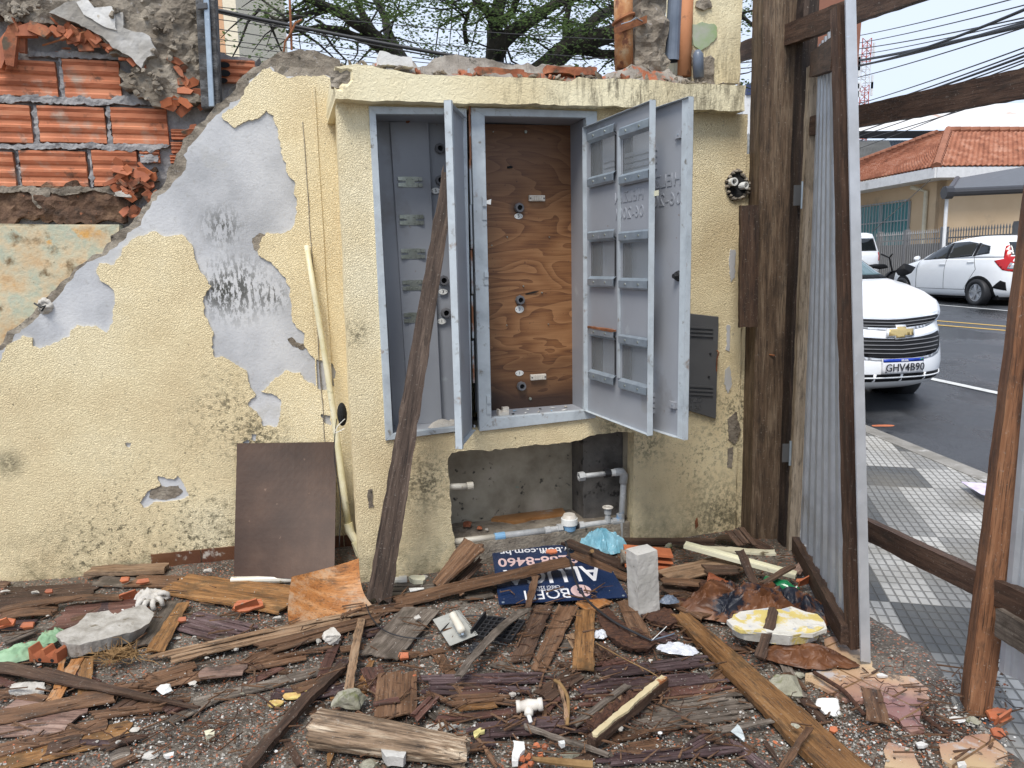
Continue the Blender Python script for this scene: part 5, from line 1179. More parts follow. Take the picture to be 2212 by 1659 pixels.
bm = B_(); tube(bm, [sl(1509, 168, -.03), sl(1508, 118, -.03), sl(1507, 108, -.03)], [.025, .025, .012], 14); o = settle(obj('pipe_stub', bm, M['pvcblue'], smooth=True)); tag(o, 'short blue grey pipe stub in front of the yellow column', 'pipe')
cl = empty('yellow_column', sl(1545, 180, -.10), 'broken yellow stuccoed column rising from the right end of the slab', 'column')
pc = hitl(PB, [(1496, 185), (1498, -70), (1606, -70), (1597, 178)], -.08)
obj('stucco', sheet(PB, jag(pc, .006, .03, 3), c0=-.35, c1=-.08, grid=.03, disp=lambda a, b: .004*N((a, b, 0), 8)), M['slab'], cl)
obj('bare_concrete', sheet(PB, jag(hitl(PB, [(1494, 110), (1510, 118), (1520, 128), (1535, 118), (1542, 130), (1536, 150), (1540, 182), (1496, 183)], -.08), .01, .02, 5), c0=-.1, c1=-.068, grid=.02, disp=lambda a, b: .012*N((a, b, 0), 25)), M['concrete'], cl)
obj('green_patch', sheet(PB, jag(hitl(PB, [(1497, 56), (1515, 50), (1540, 55), (1548, 60), (1546, 80), (1530, 98), (1515, 108), (1497, 98)], -.08), .006, .012, 5), c0=-.1, c1=-.074, grid=0), mat('green_stained_render', [(.42, .42, .36), (.24, .38, .12)], scale=9, rough=.8, bump=.3), cl)
obj('chip', sheet(PB, jag(hitl(PB, [(1502, 4), (1530, 0), (1536, 14), (1520, 20), (1505, 14)], -.08), .008, .015, 5), c0=-.1, c1=-.07, grid=.02, disp=lambda a, b: .01*N((a, b, 0), 25)), M['concrete'], cl)
# reinforcement bar and bent wire on the wall top
r0 = PA.hp(630, 108, -.05)
bm = B_(); tube(bm, [r0, PA.hp(628, 50, -.05), PA.hp(624, -40, -.05)], .0055, 6); o = settle(obj('reinforcing_bar', bm, M['rust'])); tag(o, 'straight rusty reinforcing bar sticking up from the top of the wall', 'rebar')
bm = B_(); tube(bm, [PA.hp(613, 112, -.04), PA.hp(616, 90, -.04), PA.hp(630, 68, -.04), PA.hp(638, 50, -.04), PA.hp(652, 42, -.04)], .0045, 6); o = settle(obj('bent_wire', bm, M['rust'])); tag(o, 'bent dark wire sticking up beside the straight bar on the wall top', 'wire')
# ================================================================ TIMBER POSTS, GATE AND FENCE
UPZ = V((0, 0, 1))
def upright(name, m, label, cat, xl, xr, yb, xlt, xrt, d, thick, seed=1, zb=0.0, ztop=3.05, ang=0.0, parent=None):
    """board standing d metres away; xl/xr photo columns at the bottom row yb, xlt/xrt at the top row 0"""
    a = at(xl, yb, d); b = at(xr, yb, d); a2 = at(xlt, 0, d); b2 = at(xrt, 0, d)
    f = (zb-a.z)/(a2.z-a.z); g_ = (ztop-a.z)/(a2.z-a.z)
    A0, B0, A1_, B1 = a.lerp(a2, f), b.lerp(b2, f), a.lerp(a2, g_), b.lerp(b2, g_)
    p0 = (A0+B0)/2; p1 = (A1_+B1)/2; w0 = (B0-A0).length; w1 = (B1-A1_).length
    bm = plank_mesh((p1-p0).length, (w0+w1)/2, thick, 50, 4, (.006, .004), seed, 0, .003, 0, 0, (2*w0/(w0+w1), 2*w1/(w0+w1)), .004)
    n_ = (Matrix.Rotation(ang, 3, 'Z') @ V((0, -1, 0)))
    mx_ = frame_m(p0+V((0, thick/2, 0)), p1+V((0, thick/2, 0)), n_)
    o = obj(name, bm, m, parent, mx_)
    if label: tag(o, label, cat)
    return o, mx_
PD = 3.62
o, _ = upright('timber_post', WD['post'], 'thick grey brown gate post nearest to the yellow wall', 'post', 1621, 1702, 1170, 1650, 1726, PD, .16, 5, ztop=3.2)
n1 = o
bm = B_(); 
def nail(parent, p, r=.004, L=.03, d=V((0, -1, 0))):
    bm = B_(); tube(bm, [p, p+d*L], r, 6); return obj('nail', bm, M['rust'], parent)
nail(o, at(1662, 766, PD-.0), L=.03, d=V((.7, -.5, -.1))); 
o, _ = upright('timber_post', WD['postblack'], 'rotten black post between the thick post and the corrugated gate', 'post', 1692, 1722, 1215, 1738, 1770, 3.50, .09, 9, ztop=3.2)
o, _ = upright('board_offcut', WD['dark'], 'short dark rotten board nailed beside the thick post over the wall stub', 'board', 1598, 1637, 705, 1604, 1645, 3.58, .03, 12, zb=at(1600, 708, 3.58).z, ztop=at(1610, 442, 3.58).z)
# gate leaf
g_h = gnd(1732, 1180, .04); g_f = gnd(1862, 1408, .06)
PGt = Pl(V((g_h.x, g_h.y, 0)), V((g_f.x-g_h.x, g_f.y-g_h.y, 0)))
GL = (V((g_f.x-g_h.x, g_f.y-g_h.y, 0))).length
sgn = -1 if PGt.n.x > 0 else 1
gate = empty('gate_leaf', g_h, 'corrugated zinc gate leaf on a wooden frame standing open towards the yard', 'gate')
def gz(x, y, c=0): return PGt.hit(x, y, c)
cn = sgn
ztp = gz(1835, 8)[1]; zhp = gz(1757, 140)[1]; zfr = at(1812, 118, 2.5).z
def pl_plank(name, pl, a0, b0, a1_, b1, wd, th, c, m, parent, seed=1, nx=30, taper=(1, 1), rag=(.004, .004)):
    k_ = .15 if name.endswith('rail') else 0
    p0, p1 = pl.P(a0, b0, c+k_*a0/GL*b0/2.4), pl.P(a1_, b1, c+k_*a1_/GL*b1/2.4)
    return obj(name, plank_mesh((p1-p0).length, wd, th, nx, 3, rag, seed, 0, .0025, 0, 0, taper, .003), m, parent, frame_m(p0, p1, pl.n))
z_h0 = g_h.z; upright('hinge_stile', WD['pale'], None, None, 1704, 1727, 1188, 1755, 1779, 3.44, .035, 3, zb=at(1715, 1190, 3.44).z, ztop=at(1760, 141, 3.44).z, parent=gate)
upright('free_stile', WD['rail'], None, None, 1838, 1861, 1400, 1808, 1836, 2.44, .05, 4, zb=at(1850, 1404, 2.44).z, ztop=at(1822, 8, 2.44).z, parent=gate)
q0, q1 = gz(1726, 1160), gz(1852, 1385); pl_plank('bottom_rail', PGt, .03, q0[1], GL-.06, q1[1]+.02, .075, .035, .035*cn, WD['dark'], gate, 5)
pl_plank('top_rail', PGt, .03, zhp-.05, GL-.06, zfr, .10, .035, .035*cn, WD['rail'], gate, 6)
# corrugated sheet
bm = B_(); n = 150; c_ = []
z0g, z1g = .12, zhp+.02
for i in range(n+1):
    a = .035+(GL-.04-.035)*i/n; ph = (a/.14) % 1
    d_ = .0 if ph < .45 else (.034*(ph-.45)/.06 if ph < .51 else (.034 if ph < .92 else .034*(1-ph)/.08)); c0 = -.012*cn+d_*cn
    zb_ = .055 if a > GL*.75 else .10
    c_.append(tuple(bm.verts.new(PGt.P(a, z_, c0+.15*(a/GL)*z_/2.4)) for z_ in (zb_, (zb_+ztp)/2, (zhp+.03)*(1-a/GL)+(zfr+.10)*a/GL)))
for a, b in zip(c_, c_[1:]): bm.faces.new((a[0], b[0], b[1], a[1])); bm.faces.new((a[1], b[1], b[2], a[2]))
bmesh.ops.solidify(bm, geom=bm.faces[:], thickness=.0012)
obj('corrugated_sheet', bm, M['galvsheet'], gate)
bm = B_()
for (xs, dd, dd2) in (((1860, 1881, 1825, 1848), 2.38, 2.39), ((1858, 1862, 1823, 1827), 2.36, 2.46)):
    P4 = [at(xs[0], 1428, dd), at(xs[1], 1432, dd2), at(xs[1], 1432, dd2+.0015), at(xs[0], 1428, dd+.0015 if dd2-dd < .05 else dd2)]
    T4 = [at(xs[2], -60, dd), at(xs[3], -60, dd2), at(xs[3], -60, dd2+.0015), at(xs[2], -60, dd+.0015 if dd2-dd < .05 else dd2)]
    hexa(bm, P4+T4)
obj('edge_flashing', bm, M['galvsheet'], gate)
for k, (x, y) in enumerate(((1727, 422), (1702, 978))):
    hg = empty('hinge', at(x, y, 3.47)); hg.parent = gate; hg.matrix_parent_inverse = parent_world(gate).inverted()
    p = at(x, y, 3.47); bm = B_(); box(bm, p.x-.028, p.x+.004, p.y-.004, p.y, p.z-.045, p.z+.045); obj('hinge_flap', bm, M['darkmetal'], hg)
    bm = B_(); box(bm, p.x+.012, p.x+.034, p.y-.012, p.y-.008, p.z-.055, p.z+.055); obj('hinge_flap', bm, M['galv'], hg)
    bm = B_(); tube(bm, [p+V((.008, -.01, -.06)), p+V((.008, -.01, .06))], .006, 8); obj('pin', bm, M['galv'], hg)
# fence rails to the street-side
def frail(x0, y0, x1, y1, wd, m, label, seed, a_ext=(0, 0), th=.035, c=.0):
    a, b = PF.hit(x0, y0), PF.hit(x1, y1); d = (V((b[0], b[1], 0))-V((a[0], a[1], 0))).normalized()
    a = (a[0]-d.x*a_ext[0], a[1]-d.y*a_ext[0]); b = (b[0]+d.x*a_ext[1], b[1]+d.y*a_ext[1])
    p0, p1 = PF.P(a[0], a[1], c), PF.P(b[0], b[1], c)
    o = obj('fence_rail', plank_mesh((p1-p0).length, wd, th, 40, 3, (.004, .004), seed, 0, .003, 0, 0, (1, 1), .004), m, None, frame_m(p0, p1, PF.n))
    tag(o, label, 'rail', 'rails of the timber fence frame'); return o
def pfz(x, y): return PF.hit(x, y)[1]
frail(1650, 95, 1990, -30, .092, WD['rail'], 'highest dark rail, nailed across the thick post near the top', 21, (.36, .3), c=.0)
frail(1860, 246, 2212, 173, .080, WD['rail'], 'long dark rail crossing the sky between the gate and the right edge', 22, (.5, .3), c=-.05)
frail(1876, 1158, 2104, 1271, .080, WD['rail'], 'low dark rail running behind the reddish leaning post', 23, (.6, .25), c=-.05)
frail(2150, 1350, 2225, 1396, .085, WD['grey'], 'weathered low rail to the right of the reddish leaning post', 24, (.02, .3), c=-.03)
# reddish post at the right
pb_ = gnd(2104, 1548); ptp = at(2236, 560, pb_.y+.03); ptp = pb_+(ptp-pb_)*1.9
bm = plank_mesh((ptp-pb_).length, .078, .075, 50, 4, (.008, .004), 31, 0, .003, 0, 0, (.86, 1.15), .004)
o = obj('timber_post', bm, WD['redpost'], None, frame_m(pb_+V((.02, .03, 0)), ptp+V((.02, .03, 0)), V((-.3, -1, 0)))); tag(o, 'reddish brown leaning post at the right edge of the photo', 'post')
# corrugated fence sheet right of it
t = empty('fence_sheet', PF.P(1.7, .2, 0), 'grey corrugated fence sheet right of the reddish leaning post', 'fence')
bm = B_(); c_ = []; s0 = PF.hit(2152, 1200)[0]
for i in range(91):
    a = s0-.03+.9*i/90; ph = (a/.12) % 1; d_ = 0 if ph < .5 else (.02 if .6 < ph < .9 else .01)
    c_.append((bm.verts.new(PF.P(a, .16, -.075+d_)), bm.verts.new(PF.P(a, 1.62, -.075+d_))))
for a, b in zip(c_, c_[1:]): bm.faces.new((a[0], b[0], b[1], a[1]))
bmesh.ops.solidify(bm, geom=bm.faces[:], thickness=.0012); obj('corrugated_panel', bm, M['galvsheet'], t)

# ================================================================ TO-LET SIGN ON THE GROUND
c4 = [gr('C', 112, 255, .05), gr('C', 930, 568, .03), gr('C', 105, 614, .02), gr('C', 880, 330, .09)]
sx_ = (c4[2]-c4[0]); 
# reading frame: x runs right to left in the photo, y (up) runs towards the camera
bl_, br_ = gr('C', 930, 568, .02), gr('C', 105, 614, .02)          # top edge of the sign as one reads it
x_ = (br_-bl_).normalized(); far = gr('C', 115, 255, .045); up_ = (br_-far); zz = x_.cross(up_).normalized(); up_ = zz.cross(x_)
SW = (br_-bl_).length; SH = (br_-far).dot(up_)
ms = Matrix((x_, up_, zz)).transposed().to_4x4(); ms.translation = bl_
sg = empty('sign_board', bl_, 'navy blue to-let sign lying upside down under broken planks', 'sign')
bm = B_(); c_ = [(0, 0), (SW, 0), (SW, -SH), (.03, -SH)]
vv = [bm.verts.new(ms@V((a, b, z))) for z in (-.003, .0) for a, b in c_]
for f in ((3, 2, 1, 0), (4, 5, 6, 7), (0, 1, 5, 4), (1, 2, 6, 5), (2, 3, 7, 6), (3, 0, 4, 7)): bm.faces.new([vv[i] for i in f])
obj('panel', bm, M['navy'], sg)
k = SW/820.0; vk = SH/335.0
def stx(s, off, y, w_, h, mt='signwhite', bold=0):
    """off, y: where the line starts; w_, h: its width and capital height, in sign units"""
    sz = h*vk/.70; o = text(s, sz, ms@Matrix.Translation((off*k, -y*vk, .0008)), M[mt], sg, 'lettering', .0003, align='LEFT', bold=bold)
    x1 = max(v.co.x for v in o.data.vertices); x0 = min(v.co.x for v in o.data.vertices); ym = (max(v.co.y for v in o.data.vertices)+min(v.co.y for v in o.data.vertices))/2
    for v in o.data.vertices: v.co.x = (v.co.x-x0)/(x1-x0)*w_*k; v.co.y -= ym
stx('BOFFI', 360, 37, 290, 50); stx('CONSULTORIA IMOBILIÁRIA', 366, 59, 250, 9); stx('CRECI 32623J', 410, 77, 180, 15)
stx('ALUGA', 98, 142, 665, 88, bold=.003); stx('9268-8460', 228, 235, 560, 52, 'signpink', .002); stx('www.boffi.com.br', 98, 300, 665, 34, bold=.0012)
bm = B_(); bmesh.ops.create_cone(bm, cap_ends=True, segments=40, radius1=1, radius2=1, depth=.0012, matrix=ms@Matrix.Translation((282*k, -46*vk, .0006))@Matrix.Diagonal((66*k, 33*vk, 1, 1))); obj('logo_disc', bm, M['signpink'], sg)
text('B', 50*vk, ms@Matrix.Translation((286*k, -46*vk, .0016)), M['navy'], sg, 'logo_letter', .0003, sx=1.2*k/vk*1.2, bold=.001)
for (a, b) in ((.018, -.012), (SW-.018, -.012), (SW-.018, -SH+.014)):
    bm = B_(); ring(bm, ms@V((a, b, 0)), zz, .003, .006, .002, 12); obj('eyelet', bm, M['galv'], sg)

# ================================================================ PLANKS AND SPLINTERS ON THE GROUND
PLN = []
def gz_pl(q, z):
    return [gr(q[0], x, y, z) for x, y in q[1]]
def quadplank(reg, pts, z, m, label, th=.005, rag=(.02, .02), name='wood_strip', cat='wood', seed=None, split=0, bow=0.0, dz=(0, 0), warp=.005, edge=.006):
    """pts: a,b along one long side, c,d back along the other: (a b) start->end, (c d) end->start"""
    seed = seed if seed is not None else len(PLN)+1; z *= .78
    a, b, c, d = [gr(reg, x, y, z+q) for (x, y), q in zip(pts, (dz[0], dz[1], dz[1], dz[0]))]
    s = (a+d)/2; e = (b+c)/2; w0 = (a-d).length; w1 = (b-c).length; L = (e-s).length
    xd = (e-s).normalized(); w0 = abs((a-d).dot(V((-xd.y, xd.x, 0)).normalized())); w1 = abs((b-c).dot(V((-xd.y, xd.x, 0)).normalized()))
    W_ = (w0+w1)/2; nx = max(10, int(L/.018)); ny = max(2, int(W_/.02))
    if split:
        bm = B_(); rnd = random.Random(seed)
        for q in range(split):
            ww = W_/split; f0 = rnd.uniform(0, .14) if rnd.random() < .6 else 0; f1 = rnd.uniform(0, .25) if rnd.random() < .7 else 0
            sub_ = plank_mesh(L*(1-f0-f1), ww*rnd.uniform(.84, 1.03), th*rnd.uniform(.7, 1.2), nx, 2, (.03, .04), seed*10+q, bow*rnd.uniform(.5, 1.2), .004, 0, 0, (1, rnd.uniform(.5, 1)), warp)
            bmesh.ops.rotate(sub_, verts=sub_.verts, cent=(0, 0, 0), matrix=Matrix.Rotation(rnd.uniform(-.012, .012), 3, 'Z'))
            bmesh.ops.translate(sub_, verts=sub_.verts, vec=(L*(f0-f1)/2, (q+.5)*ww-W_/2, rnd.uniform(0, th*.8)))
            me = bpy.data.meshes.new('t'); sub_.to_mesh(me); sub_.free(); bm.from_mesh(me); bpy.data.meshes.remove(me)
        # a solid spine under the split layers keeps it one piece of wood
        sp_ = plank_mesh(L*.72, W_*.86, th*.6, nx, 2, (.05, .05), seed+77, bow*.9, .006, 0, 0, (1, 1), warp); bmesh.ops.translate(sp_, verts=sp_.verts, vec=(0, 0, -th*.35))
        me = bpy.data.meshes.new('t'); sp_.to_mesh(me); sp_.free(); bm.from_mesh(me); bpy.data.meshes.remove(me)
    else:
        bm = plank_mesh(L, W_, th, nx, ny, rag, seed, bow, edge, 0, 0, (2*w0/(w0+w1), 2*w1/(w0+w1)), warp)
    o = obj(name, bm, WD[m] if m in WD else M[m], None, frame_m(s, e, UPZ)); tag(o, label, cat, 'broken boards strewn over the yard'); PLN.append(o); return o
def strip2(reg, x0, y0, x1, y1, w, z, m, label, w1=None, **kw):
    """centre line and width in the photo, turned into four ground points"""
    w1 = w1 if w1 is not None else w; dx, dy = x1-x0, y1-y0; l = math.hypot(dx, dy); nx_, ny_ = -dy/l, dx/l
    return quadplank(reg, [(x0+nx_*w/2, y0+ny_*w/2), (x1+nx_*w1/2, y1+ny_*w1/2), (x1-nx_*w1/2, y1-ny_*w1/2), (x0-nx_*w/2, y0-ny_*w/2)], z, m, label, **kw)
Q, S = quadplank, strip2
# left part of the yard
Q('A', [(-60, 660), (620, 570), (620, 480), (-60, 520)], .010, 'dark', 'wide dark veneer below the yellow wall at the far left')
S('A', 560, 405, 1075, 385, 48, .030, 'tan', 'short weathered board lying against the foot of the yellow wall', th=.02)
S('A', 830, 465, 1140, 470, 74, .020, 'brown', 'tan brown strip above the glove, below the base tiles')
S('A', 610, 470, 900, 480, 60, .012, 'grey', 'grey board fragment under two orange shards near the wall')
Q('A', [(1060, 545), (1895, 695), (1895, 500), (1130, 415)], .028, 'ochre', 'wide ochre board left of the curled veneer sheet', th=.008)
Q('A', [(345, 772), (900, 712), (870, 575), (385, 625)], .018, 'red', 'dark reddish plywood sheet left of the glove')
S('A', -20, 655, 800, 572, 34, .030, 'brown', 'thin curved brown strip above the reddish plywood sheet', bow=.02)
S('A', -20, 705, 370, 650, 60, .022, 'brown', 'brown strip end above the green rag', bow=.015)
S('A', 1120, 585, 900, 890, 80, .026, 'grey', 'dark grey strip standing between the glove and the pale slab', w1=90)
S('A', 1175, 600, 980, 930, 62, .034, 'ochre', 'olive brown strip right of the pale slab with a frayed foot', w1=110, rag=(.01, .03))
Q('A', [(1090, 770), (1400, 862), (1740, 765), (1200, 650)], .014, 'purple', 'split purplish plywood piece below the wide ochre board', split=5)
Q('A', [(900, 1045), (2400, 700), (2400, 640), (920, 945)], .024, 'tan', 'long pale streaked split board crossing the middle left', split=4, bow=.01)
Q('A', [(1500, 1000), (2550, 690), (2540, 640), (1700, 850)], .036, 'brown', 'long thin brown board laid over the pale streaked board', split=2)
S('A', 860, 1130, 1310, 1005, 90, .024, 'brown', 'brown streaked board right of the dry roots', split=2)
S('A', 1260, 1060, 1590, 1030, 66, .034, 'pink', 'short pinkish plywood piece above the white chipped chunk')
S('A', 440, 1230, 2150, 905, 62, .022, 'brown', 'long narrow brown board running below the pinkish plywood piece', split=2)
Q('A', [(1220, 1275), (2320, 1000), (2320, 950), (1210, 1225)], .012, 'grey', 'long grey board bordering the gravel at left', th=.006)
S('A', -60, 1000, 1285, 1278, 78, .050, 'dark', 'long dark pointed strip running down to the right at left', w1=14, th=.007)
S('A', 405, 915, 365, 1170, 44, .034, 'orange', 'narrow orange strip under the long pointed strip')
S('A', 505, 950, 330, 1245, 66, .028, 'orange', 'orange brown strip beside the rock at left', w1=80)
S('A', 560, 955, 530, 1220, 84, .022, 'ochre', 'ochre strip right of the narrow orange strip')
S('A', 240, 1040, 960, 1220, 70, .040, 'dark', 'second dark strip just under the long pointed strip', w1=40)
Q('A', [(-60, 1480), (440, 1450), (570, 1290), (-60, 1210)], .020, 'pink', 'large pinkish weathered plywood with a jagged right end', rag=(.01, .05))
S('A', -60, 1345, 770, 1185, 84, .032, 'brown', 'brown board lying over the large pinkish plywood')
S('A', 500, 1345, 1270, 1235, 52, .020, 'brown', 'narrow brown board below the white chipped chunk', split=2)
S('A', -60, 1640, 850, 1410, 120, .012, 'ochre', 'wide brown board at the lower left corner')
S('A', -60, 1560, 700, 1370, 70, .020, 'brown', 'brown board edge just above the lower left corner board')
S('A', -40, 1090, 120, 1150, 50, .02, 'red', 'reddish strip at the left edge above the rock')
S('A', 700, 1659, 930, 1555, 44, .016, 'brown', 'short brown strip at the bottom beside the pale stone', split=2)
S('A', 0, 870, 260, 770, 40, .02, 'grey', 'grey splintered stick above the green rag', split=2)
S('A', -20, 1170, 300, 1230, 60, .012, 'brown', 'brown board under the rock at left')
o = S('B', -60, 1690, 585, 1000, 62, .030, 'dark', 'long nearly black stick left of the pale log', w1=44, th=.02, bow=.02, warp=.01)
S('B', 600, 1190, 690, 705, 58, .045, 'tan', 'yellowish splintered strip above the pale log', w1=48, bow=.02)
Q('B', [(670, 925), (900, 690), (1245, 590), (900, 985)], .030, 'grey', 'wide grey plywood sheet left of the notched trowel', rag=(.02, .01))
Q('B', [(765, 1305), (790, 1050), (1040, 1040), (1040, 1370)], .038, 'brown', 'dark brown rectangular board above the pale log')
S('B', 740, 1010, 860, 1250, 130, .026, 'red', 'reddish ply corner under the dark brown rectangular board')
S('B', 885, 605, 2030, 338, 68, .060, 'brown', 'long reddish brown plank reaching over the sign', w1=50, dz=(-.03, .05), th=.010)
Q('B', [(1075, 505), (1400, 165), (1450, 255), (1240, 505)], .03, 'brown', 'broken brown board propped beside the housing recess', dz=(0, .16), th=.010, rag=(.01, .05))
Q('B', [(1210, 510), (1440, 280), (1470, 350), (1330, 505)], .02, 'dark', 'splintered dark board end beside the propped brown board', dz=(0, .08), split=3)
S('B', 1290, 1095, 1735, 655, 46, .065, 'grey', 'curved grey brown strip crossing the black grating', bow=.03)
S('B', 1745, 640, 1800, 430, 36, .085, 'brown', 'narrow brown strip standing over the sign letters', w1=50)
S('B', 820, 530, 1250, 520, 90, .012, 'grey', 'grey boards in front of the white fork', split=3)
S('B', 1300, 560, 1560, 520, 90, .012, 'grey', 'split grey brown pieces left of the sign', split=4)
S('B', 990, 1375, 1175, 1185, 56, .040, 'red', 'reddish splinter pointing at the yellow ceramic shard', w1=70, split=2)
Q('B', [(990, 1120), (1960, 1130), (1980, 1040), (1060, 1090)], .020, 'purple', 'long grey purplish plywood above the ceramic tee', split=4)
Q('B', [(1050, 1170), (1800, 1240), (1790, 1130), (1060, 1120)], .012, 'purple', 'wet purplish board left of the ceramic tee', split=3)
S('B', 1200, 1240, 1650, 1200, 60, .026, 'brown', 'brown strip just left of the ceramic tee', split=2)
S('B', 1300, 1278, 1560, 1255, 30, .034, 'ochre', 'small ochre strip left of the ceramic tee')
S('B', 1150, 1345, 1720, 1300, 36, .024, 'red', 'dark red strip below the small ochre strip')
Q('B', [(1340, 1480), (2300, 1430), (2300, 1330), (1340, 1390)], .018, 'purple', 'dark purplish split board at bottom centre', split=4, bow=.01)
S('B', 1180, 1600, 1520, 1500, 50, .02, 'dark', 'dark split strip right of the pale log end', split=2)
S('B', 200, 1470, 300, 1650, 46, .02, 'dark', 'short dark strip crossing the ground left of the pale log')
S('B', -20, 1600, 175, 1400, 50, .02, 'brown', 'brown splintered strip beside the nearly black stick', split=2)
S('B', 1420, 1460, 1560, 1659, 22, .03, 'brown', 'thin brown stick above the white tile at the bottom', w1=30)
S('B', 470, 1659, 490, 1560, 30, .02, 'ochre', 'small ochre stick end at the bottom edge')
S('B', 690, 1120, 760, 960, 55, .02, 'ochre', 'ochre splinter right of the yellowish strip', w1=30)
S('B', 540, 905, 720, 880, 40, .03, 'brown', 'brown strip piece right of the grey rock')
S('B', 580, 960, 480, 1130, 60, .02, 'purple', 'purplish flat strip under the nearly black stick')
S('B', 460, 1200, 760, 1130, 70, .012, 'ochre', 'ochre veneer piece behind the grey rock above the log')
S('B', 740, 1250, 945, 1220, 26, .050, 'red', 'thin dark red chip lying on the brown rectangular board')
# middle right
Q('C', [(180, 970), (330, 620), (452, 620), (290, 1010)], .030, 'dark', 'left one of the two dark boards below the sign')
Q('C', [(300, 1045), (485, 615), (615, 630), (400, 1050)], .034, 'brown', 'right one of the two dark boards below the sign')
Q('C', [(570, 1032), (600, 650), (715, 650), (712, 1040)], .044, 'ochre', 'ochre board with pale specks below the sign', rag=(.015, .01))
Q('C', [(300, 1190), (540, 1040), (700, 1050), (420, 1245)], .028, 'dark', 'dark brown board below the ochre speckled board')
Q('C', [(850, 590), (960, 860), (1078, 825), (930, 590)], .034, 'brown', 'brown strip left of the pale concrete block', bow=.01)
Q('C', [(575, 600), (690, 672), (850, 610), (700, 560)], .020, 'orange', 'orange corner of veneer sticking out under the sign')
Q('C', [(1190, 680), (2330, 1870), (2680, 1850), (1310, 680)], .050, 'ochre', 'large wide brown plank running to the lower right', th=.022, rag=(.03, .01), dz=(.0, -.02))
Q('C', [(560, 1110), (1520, 1000), (1500, 935), (900, 1010)], .030, 'purple', 'upper purplish split board reaching the large plank', split=4)
Q('C', [(600, 1200), (1610, 1100), (1600, 1035), (600, 1110)], .022, 'purple', 'lower purplish split board reaching the large plank', split=5)
Q('C', [(560, 1290), (1660, 1150), (1640, 1100), (600, 1190)], .012, 'red', 'dark reddish board under the purplish split boards', split=4)
Q('C', [(820, 1500), (1820, 1300), (1740, 1170), (1010, 1240)], .016, 'grey', 'broad grey weathered plywood in the lower middle', split=6, warp=.006)
Q('C', [(700, 1660), (1690, 1560), (1640, 1490), (720, 1590)], .022, 'purple', 'purplish split board at the very bottom', split=3)
S('C', 1500, 1420, 1880, 1350, 46, .04, 'grey', 'grey splinter crossing onto the large plank', w1=20)
S('C', 565, 1395, 930, 1130, 40, .045, 'grey', 'grey brown strip left of the rotten batten')
Q('C', [(660, 1380), (860, 1180), (950, 1200), (780, 1380)], .036, 'tan', 'tan ply fragment beside the rotten batten')
S('C', 250, 1382, 845, 1592, 26, .050, 'grey', 'long thin grey stick across the bottom centre', w1=16, th=.008)
S('C', 545, 800, 600, 900, 60, .012, 'tan', 'tan triangular chip left of the speckled board')
S('C', 480, 880, 565, 870, 60, .012, 'grey', 'square tan plywood bit below the two dark boards')
S('C', 700, 870, 820, 960, 90, .016, 'dark', 'dark board piece right of the speckled board')
S('C', 520, 212, 945, 385, 40, .07, 'dark', 'dark grooved board propped over the sign behind the block', dz=(.03, -.03), th=.012)
S('C', 560, 285, 945, 455, 36, .045, 'brown', 'brown grooved board just below the dark grooved board', dz=(.02, -.02), th=.012)
S('C', 820, 210, 1500, 215, 22, .05, 'dark', 'thin dark batten lying at the foot of the yellow housing', th=.02)
S('C', 840, 300, 1200, 250, 60, .02, 'brown', 'brown board behind the hollow brick piece')
Q('C', [(1150, 480), (1640, 400), (1580, 290), (1150, 395)], .060, 'tan', 'wide tan plywood with splintered end right of the block', rag=(.01, .04))
Q('C', [(1300, 430), (1660, 420), (1640, 370), (1500, 360)], .075, 'dark', 'dark soaked plywood on the wide tan plywood')
S('C', 1130, 462, 1395, 480, 40, .085, 'brown', 'brown strip right of the block, over the tan plywood')
S('C', 1128, 560, 1440, 705, 54, .045, 'brown', 'brown strip running from the block to the large plank', w1=60)
S('C', 1128, 500, 1400, 590, 40, .04, 'dark', 'dark strip behind the strip right of the block')
S('C', 1150, 560, 1330, 600, 50, .03, 'red', 'red brown strip near the block foot')
S('C', 1340, 555, 1620, 575, 28, .055, 'tan', 'pale splinter in front of the curved orange tile')
S('C', 1635, 255, 1740, 495, 44, .15, 'dark', 'dark rusty strip standing in the brown plastic heap', dz=(.06, -.04))
S('C', 1770, 490, 1985, 370, 22, .12, 'dark', 'thin dark strip crossing the green bottle', dz=(-.02, .03), th=.01)
Q('C', [(1510, 130), (1620, 260), (1790, 260), (1690, 130)], .08, 'dark', 'dark bent boards at the foot of the thick post', split=3, dz=(.06, 0))
S('C', 1480, 190, 1830, 275, 40, .03, 'dark', 'dark curved board in front of the thick post', bow=.03)
S('C', 1865, 640, 1765, 965, 62, .150, 'dark', 'rusty flat strip lying over the flaking painted slab', w1=70, dz=(.02, -.06), th=.010)
S('C', 2090, 1400, 1890, 1690, 46, .085, 'brown', 'brown strip lying across the large plank near the bottom')
S('C', 700, 1010, 1000, 960, 40, .02, 'red', 'short red brown strip above the purplish boards', split=2)
S('C', 560, 1640, 760, 1560, 60, .018, 'dark', 'dark board piece between the mossy rock and the purplish board')
S('C', 380, 1260, 410, 1380, 30, .03, 'brown', 'small brown peg right of the ceramic tee')
S('C', 480, 1100, 545, 1380, 24, .05, 'tan', 'thin bent cane right of the ceramic tee', w1=22, th=.01, bow=.02)
Q('D', [(1120, 1125), (1160, 1390), (1305, 1375), (1250, 1175)], .030, 'brown', 'brown shovel-shaped bark piece right of the white chunk', rag=(.01, .02))
S('D', 690, 420, 780, 335, 60, .05, 'pink', 'pinkish strip beside the black post foot')
S('D', 500, 1480, 620, 1659, 20, .02, 'dark', 'thin dark twig at the bottom left of the large plank')
